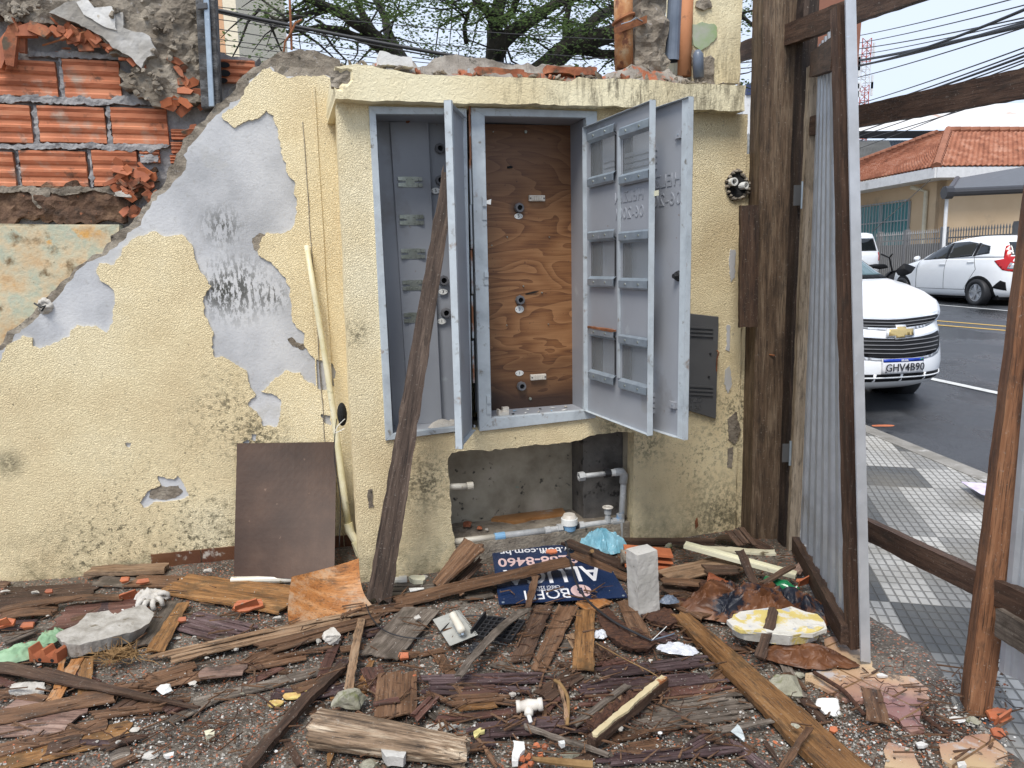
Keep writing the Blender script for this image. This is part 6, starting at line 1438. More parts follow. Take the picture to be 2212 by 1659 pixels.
# smaller board scraps between the named boards, each described by what it lies beside
LMK = [('the green rag', 'A', 190, 900), ('the big pale slab', 'A', 650, 820), ('the white glove', 'A', 960, 580), ('the dry roots', 'A', 760, 940), ('the rock at the far left', 'A', 180, 1150), ('the white chipped chunk', 'A', 1050, 1150), ('the wide ochre board', 'A', 1500, 560), ('the curled veneer sheet', 'B', 480, 520),
       ('the grey rock left of the yellowish strip', 'B', 500, 820), ('the pale log', 'B', 800, 1430), ('the notched trowel', 'B', 1290, 760), ('the black grating', 'B', 1520, 800), ('the propped brown board', 'B', 1300, 350), ('the dark brown rectangular board', 'B', 910, 1170), ('the ceramic tee', 'B', 1760, 1260), ('the two dark boards below the sign', 'C', 380, 820), ('the speckled ochre board', 'C', 650, 850),
       ('the pale concrete block', 'C', 1030, 490), ('the rotten batten', 'C', 940, 1300), ('the milky plastic film', 'C', 1230, 890), ('the curved orange tile', 'C', 1530, 460), ('the brown plastic heap', 'C', 1650, 620), ('the flaking painted slab', 'C', 1880, 820), ('the mossy rock beside the large plank', 'C', 1950, 1110), ('the white chunk', 'D', 910, 1250), ('the shovel-shaped bark', 'D', 1210, 1260), ('the reddish leaning post', 'D', 1850, 1250), ('the green bottle', 'D', 640, 500), ('the glass shard', 'D', 330, 1440), ('the red brick bits', 'C', 330, 1560), ('the grey tile fragment', 'B', 880, 1600), ('the lower left corner board', 'A', 300, 1540), ('the nearly black stick', 'B', 300, 1330), ('the yellow ceramic shard', 'B', 1430, 1450), ('the purplish boards', 'C', 1200, 1070), ('the large wide plank', 'C', 1700, 1150)]
LMK = [(n, V(fx(r, x, y))) for n, r, x, y in LMK]
SEEN = set()
def where(reg, x, y):
    p = V(fx(reg, x, y)); L = sorted(LMK, key=lambda l: (l[1]-p).length); n0, n1 = L[0], L[1]
    d = p-n0[1]; side = ('left of' if d.x < 0 else 'right of') if abs(d.x) > abs(d.y) else ('just beyond' if d.y < 0 else 'in front of')
    return side, n0[0], n1[0]
def autolabel(desc, reg, x, y):
    side, a, b = where(reg, x, y); opts = [f'{desc} {side} {a}', f'{desc} {side} {a}, towards {b}', f'{desc} between {a} and {b}', f'smaller {desc} {side} {a}', f'larger {desc} {side} {a}', f'another {desc} {side} {a}, farther out', f'{desc} nearest to {a}', f'{desc} lying near {b}, closer to {a}']
    for o_ in opts:
        if o_ not in SEEN and len(o_.split()) <= 16: SEEN.add(o_); return o_
    k = 'rounder flatter darker paler thinner broader'.split()
    for w_ in k:
        o_ = f'{w_} {desc} {side} {a}'
        if o_ not in SEEN and len(o_.split()) <= 16: SEEN.add(o_); return o_
    return opts[0]
rnd = random.Random(77); CW = {'dark': 'dark', 'brown': 'brown', 'red': 'dark reddish', 'purple': 'purplish', 'grey': 'grey brown', 'tan': 'tan', 'ochre': 'ochre'}
for (rg, x0, y0, x1, y1, n, ang) in (('A', 0, 560, 900, 780, 7, -8), ('A', 1100, 800, 2150, 1300, 12, -14), ('A', 0, 1050, 900, 1600, 12, -12), ('B', 560, 620, 1250, 1000, 9, -18), ('B', 1200, 960, 2150, 1560, 16, -4), ('C', 450, 1060, 1700, 1640, 20, -8), ('C', 1130, 420, 1600, 900, 12, 12), ('B', 900, 1050, 1300, 1400, 5, 40), ('A', 1300, 820, 2150, 1050, 6, -12), ('D', 200, 1100, 900, 1600, 5, 40)):
    for _ in range(n):
        x, y = rnd.uniform(x0, x1), rnd.uniform(y0, y1); L = rnd.uniform(120, 420); a = R(ang+rnd.gauss(0, 13)); k = rnd.choice(['dark', 'brown', 'brown', 'purple', 'red', 'grey', 'dark'])
        S(rg, x-math.cos(a)*L/2, y-math.sin(a)*L/2, x+math.cos(a)*L/2, y+math.sin(a)*L/2, rnd.uniform(22, 70), rnd.uniform(.006, .020), k, autolabel(CW[k]+' wood scrap', rg, x, y), th=.004, split=rnd.choice([0, 0, 2, 3]), rag=(.02, .02), bow=rnd.choice([0, .006]))
# the rest of the heap: thin splinters too many to count
rnd = random.Random(12); bm = B_()
zones = [('A', 0, 520, 2180, 1659, 230), ('B', 560, 560, 2187, 1659, 240), ('C', 200, 560, 1750, 1659, 260), ('C', 1150, 300, 2000, 640, 70), ('D', 700, 1000, 2100, 1659, 60)]
for (rg, x0, y0, x1, y1, n) in zones:
    for _ in range(n):
        p = gr(rg, rnd.uniform(x0, x1), rnd.uniform(y0, y1)); L = rnd.uniform(.02, .10); w_ = rnd.uniform(.002, .010); a = rnd.gauss(.25, .7); t_ = rnd.uniform(.001, .004)
        d = V((math.cos(a), math.sin(a), rnd.uniform(-.06, .06))); s = V((-d.y, d.x, 0)); z = rnd.uniform(.012, .045); p.z = z
        q = [p-d*L/2-s*w_*.5, p+d*L/2-s*w_*.2, p+d*L/2+s*w_*.2, p-d*L/2+s*w_*.5]
        hexa(bm, q+[v+V((0, 0, t_)) for v in q])
tag(obj('wood_splinters', bm, WD['brown']), 'countless small brown wood splinters scattered over the yard', 'wood splinters', kind='stuff')
def curl(p, L, rnd, r=.0012, lift=.02):
    pts = []; a = rnd.uniform(0, 6.28); q = V(p); q.z = rnd.uniform(.015, .03)
    for i in range(7):
        pts.append(q.copy()); a += rnd.gauss(0, .35); q = q+V((math.cos(a), math.sin(a), 0))*L/6; q.z = .018+lift*math.sin(i/6*3.1)*rnd.uniform(.3, 1)
    return pts
bm = B_()
for (rg, x0, y0, x1, y1, n) in (('C', 500, 700, 1300, 1500, 60), ('A', 500, 800, 2000, 1659, 40), ('D', 700, 1000, 2100, 1659, 40), ('B', 500, 900, 2187, 1659, 60)):
    for _ in range(n): tube(bm, curl(gr(rg, rnd.uniform(x0, x1), rnd.uniform(y0, y1)), rnd.uniform(.05, .2), rnd), rnd.uniform(.0008, .002), 4)
tag(obj('root_fibres', bm, M['fibre']), 'fine dark root fibres and twigs scattered over the yard', 'fibres', kind='stuff')
# ================================================================ RUBBLE AND THINGS IN THE HEAP
def gsize(reg, x, y, w, z=0): return (gr(reg, x+w/2, y, z)-gr(reg, x-w/2, y, z)).length
def rock(reg, x, y, w, h, m, label, seed=1, z=.0, flat_=.6, name='rubble_chunk', cat='rubble', group=None, rough=.16, n=16, rot=0.0, sub=3, par=None):
    """w,h: width and height in the photo region's pixels"""
    sw = gsize(reg, x, y, w); p = gr(reg, x, y+h*.32, z); dep = sw*min(1.2, max(.45, (h/w)*1.1)); hh = sw*h/w*flat_
    bm = rock_bm(sw/2, dep/2, hh/2, seed, n, sub, rough)
    o = obj(name, bm, m, None, Matrix.Translation(p+V((0, 0, hh*.38)))@Matrix.Rotation(rot, 4, 'Z')); tag(o, label, cat, group); return o
def polyrock(reg, pts, z, th, m, label, seed=0, name='slab_piece', cat='rubble', side=None, tilt=0.0, bulge=.012, ja=.0035):
    P2 = [tuple(gr(reg, x, y, z).xy) for x, y in pts]; cx = sum(p[0] for p in P2)/len(P2); cy = sum(p[1] for p in P2)/len(P2)
    P2 = [(a-cx, b-cy) for a, b in P2]; pl = Pl((0, 0, 0), V((1, 0, 0)), V((0, 1, 0)))
    bm = sheet(pl, jag(P2, ja, .012 if ja < .005 else .03, seed), c0=0, c1=th, grid=.014, disp=lambda a, b: bulge*N((a, b, seed), 9)+.004*N((a, b, seed), 40))
    for v in bm.verts:
        if v.co.z < th*.4: k_ = .90+.10*N(v.co, 9)+.06*N(v.co, 30); v.co.x *= k_; v.co.y *= k_; v.co.z -= .3*th*abs(N(v.co, 14))
    o = obj(name, bm, m, None, Matrix.Translation((cx, cy, z))@Matrix.Rotation(tilt, 4, 'X')); tag(o, label, cat); return o
polyrock('A', [(365, 880), (500, 810), (560, 740), (700, 720), (740, 745), (830, 712), (930, 695), (985, 730), (960, 800), (860, 850), (700, 905), (520, 945), (440, 950), (400, 925)], .035, .045, M['stone'], 'big pale flat concrete slab piece at the left', 4)
SLB = [(1575, 800), (1605, 752), (1700, 728), (1830, 718), (1960, 702), (2060, 735), (2140, 745), (2185, 790), (2180, 845), (2100, 875), (1960, 885), (1800, 872), (1650, 850)]
sl_ = polyrock('C', SLB, .06, .042, M['slabtop'], 'big painted slab piece with flaking white and yellow paint', 6, ja=.012, bulge=.010)
pq = [(x*.99+1880*.01, y*.985+795*.015-2) for x, y in SLB]; P2 = [tuple(gr('C', x, y, .06).xy) for x, y in pq]
pl9 = Pl((0, 0, .103), V((1, 0, 0)), V((0, 1, 0))); obj('painted_face', sheet(pl9, jag(P2, .010, .03, 9), c0=-.012, c1=.002, grid=.015, disp=lambda a, b: .004*N((a, b, 0), 14)), M['slabtop'], sl_)
rock('C', 1945, 1105, 240, 250, M['stonemoss'], 'mossy greenish rock beside the large wide plank', 11, flat_=.55, rough=.12)
rock('D', 912, 1235, 190, 190, M['plasterchunk'], 'white plaster chunk near the gate foot', 12, flat_=.5)
rock('D', 955, 1310, 110, 60, M['stonemoss'], 'grey stone under the white plaster chunk', 13)
rock('A', 180, 1150, 290, 130, M['stone'], 'grey rock at the far left', 14, flat_=.7)
rock('B', 620, 1225, 240, 150, M['stonemoss'], 'greyish rock leaning behind the pale log', 15, flat_=.9, z=.02)
rock('B', 505, 815, 150, 120, M['stone'], 'grey mortar rock left of the yellowish splintered strip', 16, flat_=.8, z=.03)
rock('B', 410, 845, 50, 45, M['stone'], 'small mortar rock touching the grey mortar rock', 17, z=.03)
rock('B', 1048, 692, 62, 50, M['stone'], 'small grey stone on the grey plywood sheet', 18, z=.04)
rock('B', 1205, 1395, 260, 110, M['stone'], 'pale flat rock behind the right end of the log', 19, flat_=.6)
rock('B', 735, 1625, 210, 90, M['stonemoss'], 'mossy brown rock at the bottom edge', 20)
rock('C', 555, 1572, 150, 90, M['stonemoss'], 'rounded mossy rock right of the red brick bits', 21, rough=.08)
rock('C', 1995, 1385, 62, 48, M['stonemoss'], 'small round stone on the large wide plank', 22, z=.06)
rock('A', 960, 1570, 130, 80, M['stone'], 'pale stone at the bottom left', 23)
rock('A', 1330, 395, 76, 44, M['stone'], 'tan stone at the foot of the wall beside the base tiles', 24, z=.03)
rock('A', 1225, 1112, 60, 44, M['stone'], 'small pale stone right of the white chipped chunk', 25, z=.03)
rock('A', 865, 1410, 76, 50, M['stone'], 'grey stone below the row of white crumbs', 26)
rock('A', 1770, 693, 70, 36, M['stone'], 'pale stone under the curled veneer sheet', 27, z=.02)
rock('C', 1190, 235, 80, 60, M['stonemoss'], 'dull stone at the foot of the yellow housing', 28, z=.03)
rock('D', 1840, 1345, 110, 90, M['stonemoss'], 'mossy stone at the foot of the reddish leaning post', 29)
rock('D', 1740, 1330, 130, 80, M['plasterchunk'], 'flat white plaster piece left of the reddish leaning post', 30, flat_=.2)
rock('D', 720, 1060, 90, 70, M['stonemoss'], 'small mossy stone behind the mossy greenish rock', 31)
rock('A', 225, 537, 60, 40, M['stone'], 'small stone at the far left below the yellow wall', 32, z=.02)
rock('A', 35, 530, 60, 34, M['stone'], 'small stone beside the soil clump at the left edge', 33, z=.02)
rock('A', 30, 480, 120, 80, M['dirt'], 'brown soil clump at the foot of the yellow wall, left edge', 34, name='soil_clump', cat='soil')
rock('A', 1130, 828, 60, 30, M['stone'], 'small stone under the split purplish plywood', 35)
rock('B', 1540, 310, 50, 70, M['stonemoss'], 'mossy stone at the left edge of the sign', 36)
rock('B', 1650, 1185, 50, 44, M['stone'], 'small pale stone above the ceramic tee', 37, z=.03)
rock('B', 1605, 935, 70, 44, M['stone'], 'small flat stone below the black grating', 38)
rock('B', 1528, 1440, 52, 50, M['stone'], 'angular stone right of the yellow ceramic shard', 39)
rock('C', 1130, 1425, 38, 46, M['plasterchunk'], 'small white stone in the middle of the grey plywood', 40, z=.03)
rock('C', 880, 1405, 44, 46, M['stone'], 'small grey stone below the rotten batten', 41, z=.03)
rock('C', 1070, 972, 40, 36, M['stone'], 'small stone above the purplish boards', 42, z=.03)
rock('B', 1085, 435, 60, 34, M['stone'], 'pale stone beside the propped brown board', 43)
# tile and ceramic pieces
polyrock('B', [(985, 470), (1020, 455), (1085, 450), (1100, 470), (1080, 488), (1020, 485)], .02, .02, M['cream'], 'cream plaster flake near the foot of the propped board', 3, 'plaster_flake')
polyrock('B', [(790, 1560), (830, 1550), (965, 1600), (975, 1620), (955, 1655), (840, 1650)], .03, .03, M['blockgrey'], 'light grey grooved tile fragment at the bottom edge', 2, 'tile_fragment', bulge=.001)
polyrock('B', [(1395, 1440), (1440, 1415), (1475, 1420), (1470, 1440), (1440, 1450), (1430, 1475), (1400, 1480)], .025, .008, mat('yellow_ceramic', [(.62, .54, .22)], rough=.4), 'yellow ceramic shard near the log end', 2, 'ceramic_shard', bulge=.0)
polyrock('C', [(200, 1505), (270, 1515), (270, 1560), (235, 1620), (185, 1605)], .03, .012, M['white'], 'white tile fragment beside the red brick bits', 2, 'tile_fragment', bulge=0)
polyrock('C', [(185, 1605), (230, 1612), (225, 1655), (185, 1650)], .03, .016, M['plasterchunk'], 'small plaster fragment below the white tile fragment', 2, 'tile_fragment', bulge=0)
polyrock('C', [(480, 1510), (520, 1500), (525, 1525), (500, 1535)], .04, .012, M['white'], 'small white flake on the edge of the mossy rock', 2, 'tile_fragment', bulge=0)
polyrock('A', [(1040, 1590), (1110, 1565), (1105, 1590), (1060, 1605)], .012, .008, M['white'], 'white flake on the gravel at the bottom left', 2, 'tile_fragment', bulge=0)
polyrock('A', [(1305, 1455), (1370, 1445), (1370, 1480), (1310, 1495)], .012, .02, M['cream'], 'small square cream chip on the gravel', 2, 'tile_fragment', bulge=0)
polyrock('D', [(1210, 1070), (1250, 1060), (1290, 1078), (1270, 1086), (1220, 1082)], .018, .006, M['plasterchunk'], 'white flake on the pinkish floor tiles', 2, 'tile_fragment', bulge=0)
polyrock('D', [(1460, 1510), (1500, 1500), (1545, 1520), (1520, 1538), (1475, 1535)], .012, .008, M['plasterchunk'], 'white plaster flake on the ground in the lower right', 2, 'tile_fragment', bulge=0)
polyrock('D', [(1725, 1640), (1780, 1632), (1790, 1659), (1735, 1675)], .012, .01, M['plasterchunk'], 'white plaster flake at the bottom edge, lower right', 2, 'tile_fragment', bulge=0)
m, nt, b_, tc = start('clear_broken_glass'); b_.inputs['Base Color'].default_value = (.70, .76, .76, 1); b_.inputs['Roughness'].default_value = .08; b_.inputs['Alpha'].default_value = .55; M['glassshard'] = m
o = polyrock('D', [(280, 1430), (330, 1385), (350, 1400), (385, 1480), (370, 1498)], .035, .004, M['glassshard'], 'triangular clear glass shard in the lower middle', 2, 'glass_shard', 'glass', bulge=0)
# orange tile shards
def shardat(reg, x, y, w, h, label, seed, z=.03, ang=0.0, tilt=.4):
    sw = gsize(reg, x, y, w); sh = sw*h/w*1.3; rnd = random.Random(seed); pl = Pl((0, 0, 0), V((1, 0, 0)), V((0, 1, 0)))
    poly = [(-.5*sw, -.2*sh), (-.1*sw, -.5*sh), (.5*sw, -.25*sh), (.42*sw, .3*sh), (0, .5*sh*rnd.uniform(.5, 1)), (-.4*sw, .3*sh)]
    bm = sheet(pl, jag(poly, .003, .01, seed), c0=0, c1=.010, grid=.01, disp=lambda a, b: .003*math.sin(b*240))
    if w > 80:
        hexa(bm, [(-.42*sw, -.03, .0), (.38*sw, -.012, 0), (.38*sw, -.006, 0), (-.42*sw, -.022, 0), (-.38*sw, -.03, .035), (.30*sw, -.012, .045), (.30*sw, -.006, .045), (-.38*sw, -.022, .035)])
    o = obj('tile_shard', bm, M['shard'], None, Matrix.Translation(gr(reg, x, y+h*.3, z))@Matrix.Rotation(ang, 4, 'Z')@Matrix.Rotation(tilt, 4, 'X')); tag(o, label, 'shard', 'orange clay shards'); return o
shardat('A', 1585, 595, 175, 90, 'large ribbed orange shard on the wide ochre board', 1, .04, .2)
shardat('A', 800, 452, 55, 36, 'small orange shard beside the wall, above the glove', 2, .035)
shardat('A', 912, 463, 72, 36, 'ribbed orange shard beside the wall, above the glove', 3, .035, .3)
shardat('A', 840, 550, 130, 34, 'long orange shard left of the glove', 4, .025, .1)
shardat('A', 40, 720, 110, 60, 'orange shard at the far left edge', 5, .03)
shardat('A', 315, 530, 46, 26, 'tiny orange shard on the dark veneer, left', 6, .03)
shardat('A', 180, 740, 80, 50, 'orange brick bit above the green rag', 7, .03)
shardat('A', 1165, 712, 46, 24, 'tiny orange shard below the glove', 8, .03)
shardat('D', 1990, 1300, 150, 90, 'orange shard right of the reddish leaning post', 9, .02, .1)
shardat('D', 1990, 1425, 80, 60, 'orange shard at the lower right edge', 10, .02)
shardat('D', 742, 463, 90, 26, 'flat orange shard beside the green bottle', 11, .04)
shardat('D', 940, 1412, 60, 34, 'small orange shard near the white plaster chunk', 12, .02)
shardat('B', 955, 935, 70, 50, 'orange tile corner below the grey plywood sheet', 13, .02)
shardat('C', 440, 275, 70, 26, 'small orange shard above the sign', 14, .06)
rnd = random.Random(3)
for k, (x, y, s_) in enumerate(((255, 1600, 60), (300, 1585, 62), (345, 1520, 60), (395, 1520, 56), (370, 1570, 52), (270, 1645, 60), (310, 1630, 50))):
    rock('C', x, y, s_, s_*.9, M['shard'], ('leftmost', 'second', 'topmost', 'right-hand', 'middle', 'lowest', 'lower right')[k]+' of the seven red brick bits at the bottom', 60+k, name='brick_bit', cat='brick', group='red brick bits at the bottom', z=.02, flat_=.8, sub=2)
# hollow brick bits
hb2 = empty('hollow_brick', gr('A', 280, 960, .03), 'broken orange hollow brick beside the green rag', 'brick')
bm = B_(); c0 = gr('A', 278, 985, .03); w_ = gsize('A', 280, 980, 190); X = V((1, -.15, 0)).normalized(); Y = V((.15, 1, 0)).normalized()
pr = [(-.5, .0), (.5, .0), (.5, .34), (.42, .40), (.34, .22), (.22, .16), (.10, .24), (.04, .42), (-.04, .42), (-.10, .22), (-.22, .14), (-.36, .24), (-.46, .46), (-.5, .46)]
fr_ = [bm.verts.new(c0+X*a*w_+V((0, 0, b*w_))) for a, b in pr]; bk_ = [bm.verts.new(v.co+Y*.05) for v in fr_]
bm.faces.new(fr_); bm.faces.new(list(reversed(bk_)))
for i in range(len(pr)): bm.faces.new((fr_[i], bk_[i], bk_[(i+1) % len(pr)], fr_[(i+1) % len(pr)]))
obj('shell', bm, M['shard'], hb2)
for t in (-.12, .32):
    bm = B_(); bmesh.ops.create_circle(bm, cap_ends=True, segments=12, radius=.007, matrix=Matrix.Translation(c0+X*t*w_+V((0, 0, .08*w_))-Y*.001)@Matrix.Rotation(math.pi/2, 4, 'X')); obj('bore', bm, M['black'], hb2)
h3 = empty('hollow_brick', gr('C', 1160, 380, .05), 'orange hollow brick with mortar lying behind the pale concrete block', 'brick')
bm = B_(); a, b = gr('C', 880, 370, .05), gr('C', 1215, 400, .03); X = (b-a).normalized(); L = (b-a).length; Y = V((-X.y, X.x, 0))
for (z0_, z1_, y0_, y1_) in ((0, .012, -.01, .10), (.060, .070, -.005, .09), (.012, .060, .085, .094), (.03, .038, .0, .085)):
    hexa(bm, [a+X*.02+Y*y0_+V((0, 0, z0_)), b+Y*y0_+V((0, 0, z0_)), b+Y*y1_+V((0, 0, z0_)), a+X*.02+Y*y1_+V((0, 0, z0_)), a+X*.02+Y*y0_+V((0, 0, z1_)), b+Y*y0_+V((0, 0, z1_)), b+Y*y1_+V((0, 0, z1_)), a+X*.02+Y*y1_+V((0, 0, z1_))])
obj('shell', bm, M['shard'], h3)
b_ = rock_bm(.05, .04, .04, 5, 14, 3, .2); bmesh.ops.transform(b_, matrix=Matrix.Translation(a+V((.02, .02, .035))), verts=b_.verts); obj('mortar_cap', b_, M['concrete'], h3)
# curved roof tile bit
bm = B_(); a, b = gr('C', 1440, 440, .09), gr('C', 1625, 500, .07); X = (b-a).normalized(); Y = V((-X.y, X.x, 0)); L = (b-a).length; g = []
for i in range(13):
    r_ = []
    for j in range(9):
        t = j/8; w_ = .09*(.75+.3*N((i*.4, 0, 0), 1)); r_.append(a+X*L*i/12+Y*(t-.4)*w_+V((0, 0, .030*math.sin(math.pi*t)-.012-.02*i/12)))
    g.append([bm.verts.new(p) for p in r_])
for i in range(12):
    for j in range(8): bm.faces.new((g[i][j], g[i+1][j], g[i+1][j+1], g[i][j+1]))
bmesh.ops.solidify(bm, geom=bm.faces[:], thickness=.010); o = settle(obj('curved_tile', bm, M['shard'])); tag(o, 'curved orange clay tile piece in front of the cream trim', 'tile')
# pale concrete block standing up
blk = gr('C', 1040, 680, .02); bm = B_(); wb, db, hb_ = .098, .075, .262
bm = B_(); hexa(bm, [(-wb/2, -db/2, 0), (wb/2, -db/2, 0), (wb/2, db/2, 0), (-wb/2, db/2, 0), (-wb/2, -db/2, hb_), (wb/2, -db/2, hb_), (wb/2, db/2, hb_), (-wb/2, db/2, hb_)])
bmesh.ops.subdivide_edges(bm, edges=bm.edges, cuts=14, use_grid_fill=True)
for v in bm.verts:
    g_ = abs(v.co.z/hb_-.5) < .028 or abs(v.co.z/hb_-.04) < .02
    v.co += V((N(v.co, 14), N(v.co, 15, 3), N(v.co, 13, 5)))*.004+V((N(v.co, 50), N(v.co, 52, 3), 0))*.0015
    if g_ and v.co.y < -db/2+.006: v.co.y += .004
tag(obj('concrete_block', bm, M['blockgrey'], None, Matrix.Translation(blk+V((.0, .03, 0)))@Matrix.Rotation(R(24), 4, 'Z')@Matrix.Rotation(R(-3), 4, 'Y')), 'pale concrete block standing upright beside the sign', 'block')
# rotten log
p0, p1 = gr('B', 395, 1400, .065), gr('B', 1345, 1555, .045); bm = B_(); X = (p1-p0).normalized(); L = (p1-p0).length; Y = V((0, 0, 1)).cross(X).normalized(); n, m_ = 70, 40; g = []
for i in range(n+1):
    t = i/n; r_ = []; rad = .062*(1-.28*t)
    for j in range(m_):
        a = 2*math.pi*j/m_; k = 1+.09*N((math.cos(a)*1.2, math.sin(a)*1.2, t*1.2), 1.7)+.07*N((math.cos(a)*4, math.sin(a)*4, t*2), 2)-.10*max(0, N((math.cos(a)*9, math.sin(a)*9, t*2.5), 1.6))
        if t > .72: k -= .34*(t-.72)/.28*max(0, N((math.cos(a)*3, math.sin(a)*3, t*6), 2)+.3)
        x = t*L+(.02*N((a, 2, 1), 3) if i in (0, n) else 0)+(.03*N((a*2, 5, 1), 2) if i == n else 0)
        if i == 0: k *= .93
        r_.append(bm.verts.new(V((x-L/2, math.cos(a)*rad*k, math.sin(a)*rad*k*.86))))
    g.append(r_)
for i in range(n):
    for j in range(m_): bm.faces.new((g[i][j], g[i][(j+1) % m_], g[i+1][(j+1) % m_], g[i+1][j]))
bm.faces.new(g[0]); bm.faces.new(g[-1])
lg = obj('rotten_log', bm, WD['log'], None, frame_m(p0, p1, UPZ)); tag(lg, 'thick pale rotten log lying at the bottom of the heap', 'log')
# rotten batten with a pale edge
p0, p1 = gr('C', 690, 1500, .05), gr('C', 1165, 1100, .055); mxx = frame_m(p0, p1, UPZ); L = (p1-p0).length
bt = empty('broken_batten', p0, 'rotten batten with a pale bare edge and reddish fibre', 'batten')
obj('batten', plank_mesh(L, .030, .030, 40, 2, (.004, .01), 44, 0, .004), WD['dark'], bt, mxx)
obj('bare_edge', plank_mesh(L*.96, .020, .008, 40, 2, (.01, .02), 45, 0, .007), M['cream'] if 0 else mat('bare_pale_wood', [(.45, .36, .20), (.58, .49, .30)], scale=12, rough=.8, stretch=(1, 1, 1), spots=[((.28, .10, .03), 9, .58, .63)]), bt, mxx@Matrix.Translation((0, -.002, .019)))
b_ = plank_mesh(L*.55, .050, .012, 50, 8, (.02, .02), 46, 0, .012, 0, 0, (1, .5), .02)
for v in b_.verts: v.co.z += .018*N(v.co, 50)
obj('rotten_fibre', b_, M['fibre'], bt, mxx@Matrix.Translation((-L*.12, .030, .010)))
# fibre mats
for k, (pts, lb) in enumerate((([(725, 690), (780, 660), (880, 740), (1000, 800), (1120, 890), (1060, 930), (900, 915), (800, 850), (740, 760)], 'brown rotten fibre mat left of the milky plastic film'), ([(1005, 700), (1100, 650), (1200, 680), (1260, 760), (1180, 785), (1060, 740)], 'reddish fibre mat at the foot of the pale concrete block'), ([(1300, 520), (1380, 485), (1500, 500), (1480, 560), (1360, 570)], 'dark fibre clump behind the pale splinter'))):
    o = polyrock('C', pts, .02, .018, M['fibre'], lb, 3+k, 'fibre_mat', 'fibre', bulge=.02)
    for v in o.data.vertices: v.co.z += .010*N(v.co, 90)
# trowel
tr = empty('notched_trowel', gr('B', 1290, 760, .04), 'notched plastering trowel with a cream handle', 'trowel')
c = [gr('B', 1140, 712, .035), gr('B', 1250, 880, .03), gr('B', 1460, 832, .05), gr('B', 1320, 662, .055)]
X = (c[1]-c[0]).normalized(); Yd = (c[3]-c[0]); Zt = X.cross(Yd).normalized(); Yt = Zt.cross(X); pT = Pl(c[0], X, Yt)
WL, HL = (c[1]-c[0]).length, Yd.dot(Yt)
n = 20; far_ = []
for k in range(n):
    x0_ = WL-WL*k/n; x1_ = WL-WL*(k+.5)/n; far_ += [(x0_, HL), (x1_, HL), (x1_, HL-.009), (WL-WL*(k+1)/n, HL-.009)]
obj('blade', sheet(pT, [(0, 0), (WL, 0)]+far_, c0=-.0015, c1=.0, grid=0), mat('cement_stained_steel', [(.34, .34, .31), (.50, .50, .46)], scale=12, rough=.5, metal=.2, spots=[((.20, .19, .16), 25, .6, .68)]), tr)
h0, h1 = gr('B', 1265, 675, .095), gr('B', 1330, 790, .075)
bm = B_(); tube(bm, [h0, h0.lerp(h1, .08), h0.lerp(h1, .3), h0.lerp(h1, .6), h0.lerp(h1, .92), h1], [.010, .0165, .0145, .016, .0165, .012], 16); obj('handle', bm, M['pvcwhite'], tr, smooth=True)
bm = B_(); q = h0.lerp(h1, .5)-V((0, 0, .02)); tube(bm, [h0.lerp(h1, .1)-V((0, 0, .01)), h0.lerp(h1, .25)-V((0, 0, .035)), h0.lerp(h1, .75)-V((0, 0, .03)), h1-V((0, 0, .008))], .005, 8); obj('tang', bm, M['galv'], tr)
# black grating
c0 = gr('B', 1400, 830, .03); c1 = gr('B', 1640, 860, .03); c2 = gr('B', 1500, 710, .05); X = (c1-c0).normalized(); Zt = X.cross(c2-c0).normalized(); Yt = Zt.cross(X); pG = Pl(c0, X, Yt); gw = (c1-c0).length; gh = (c2-c0).dot(Yt)
bm = B_(); 
for k in range(8): quadbox(bm, pG, [(gw*k/7-.003, 0), (gw*k/7+.003, 0), (gw*k/7+.003+.02, gh), (gw*k/7-.003+.02, gh)], .0, .012)
for k in range(6): quadbox(bm, pG, [(0+.02*k/5, gh*k/5-.002), (gw+.02*k/5, gh*k/5-.002), (gw+.02*k/5, gh*k/5+.003), (.02*k/5, gh*k/5+.003)], .0, .014)
quadbox(bm, pG, [(-.01, 0), (-.004, 0), (.014, gh), (.008, gh)], -.005, .035)
tag(settle(obj('plastic_grating', bm, M['rubber'])), 'broken black plastic grating right of the notched trowel', 'grating')
bm = crumple(Matrix.Translation(gr('B', 1425, 905, .02)), .035, .03, .03, 12, 14); tag(obj('black_film', bm, M['rubber'], smooth=True), 'crumpled black plastic scrap below the black grating', 'plastic')
# ceramic tee
c = gr('B', 1755, 1262, .055); tee = empty('ceramic_tee', c, 'cream T-shaped ceramic fitting with a white tip', 'fitting')
bm = B_(); tube(bm, [c+V((-.040, -.004, 0)), c+V((-.028, -.003, 0)), c+V((-.026, -.003, 0)), c+V((0, 0, 0)), c+V((.026, .002, .002)), c+V((.028, .002, .002)), c+V((.042, .003, .003))], [.019, .019, .0155, .021, .0155, .020, .020], 18)
obj('body', bm, M['porcelain'], tee, smooth=True)
bm = B_(); tube(bm, [c, c+V((-.002, -.030, -.010)), c+V((-.002, -.034, -.012))], [.015, .014, .010], 14); obj('branch', bm, M['porcelain'], tee, smooth=True)
bm = B_(); tube(bm, [c+V((-.002, -.032, -.012)), c+V((.004, -.056, -.020))], [.0075, .006], 10); obj('tip', bm, M['white'], tee, smooth=True)
bm = B_(); bmesh.ops.create_circle(bm, cap_ends=True, segments=16, radius=.011, matrix=Matrix.Translation(c+V((-.0405, -.004, 0)))@Matrix.Rotation(-math.pi/2, 4, 'Y')); obj('bore', bm, M['inkblack'], tee)
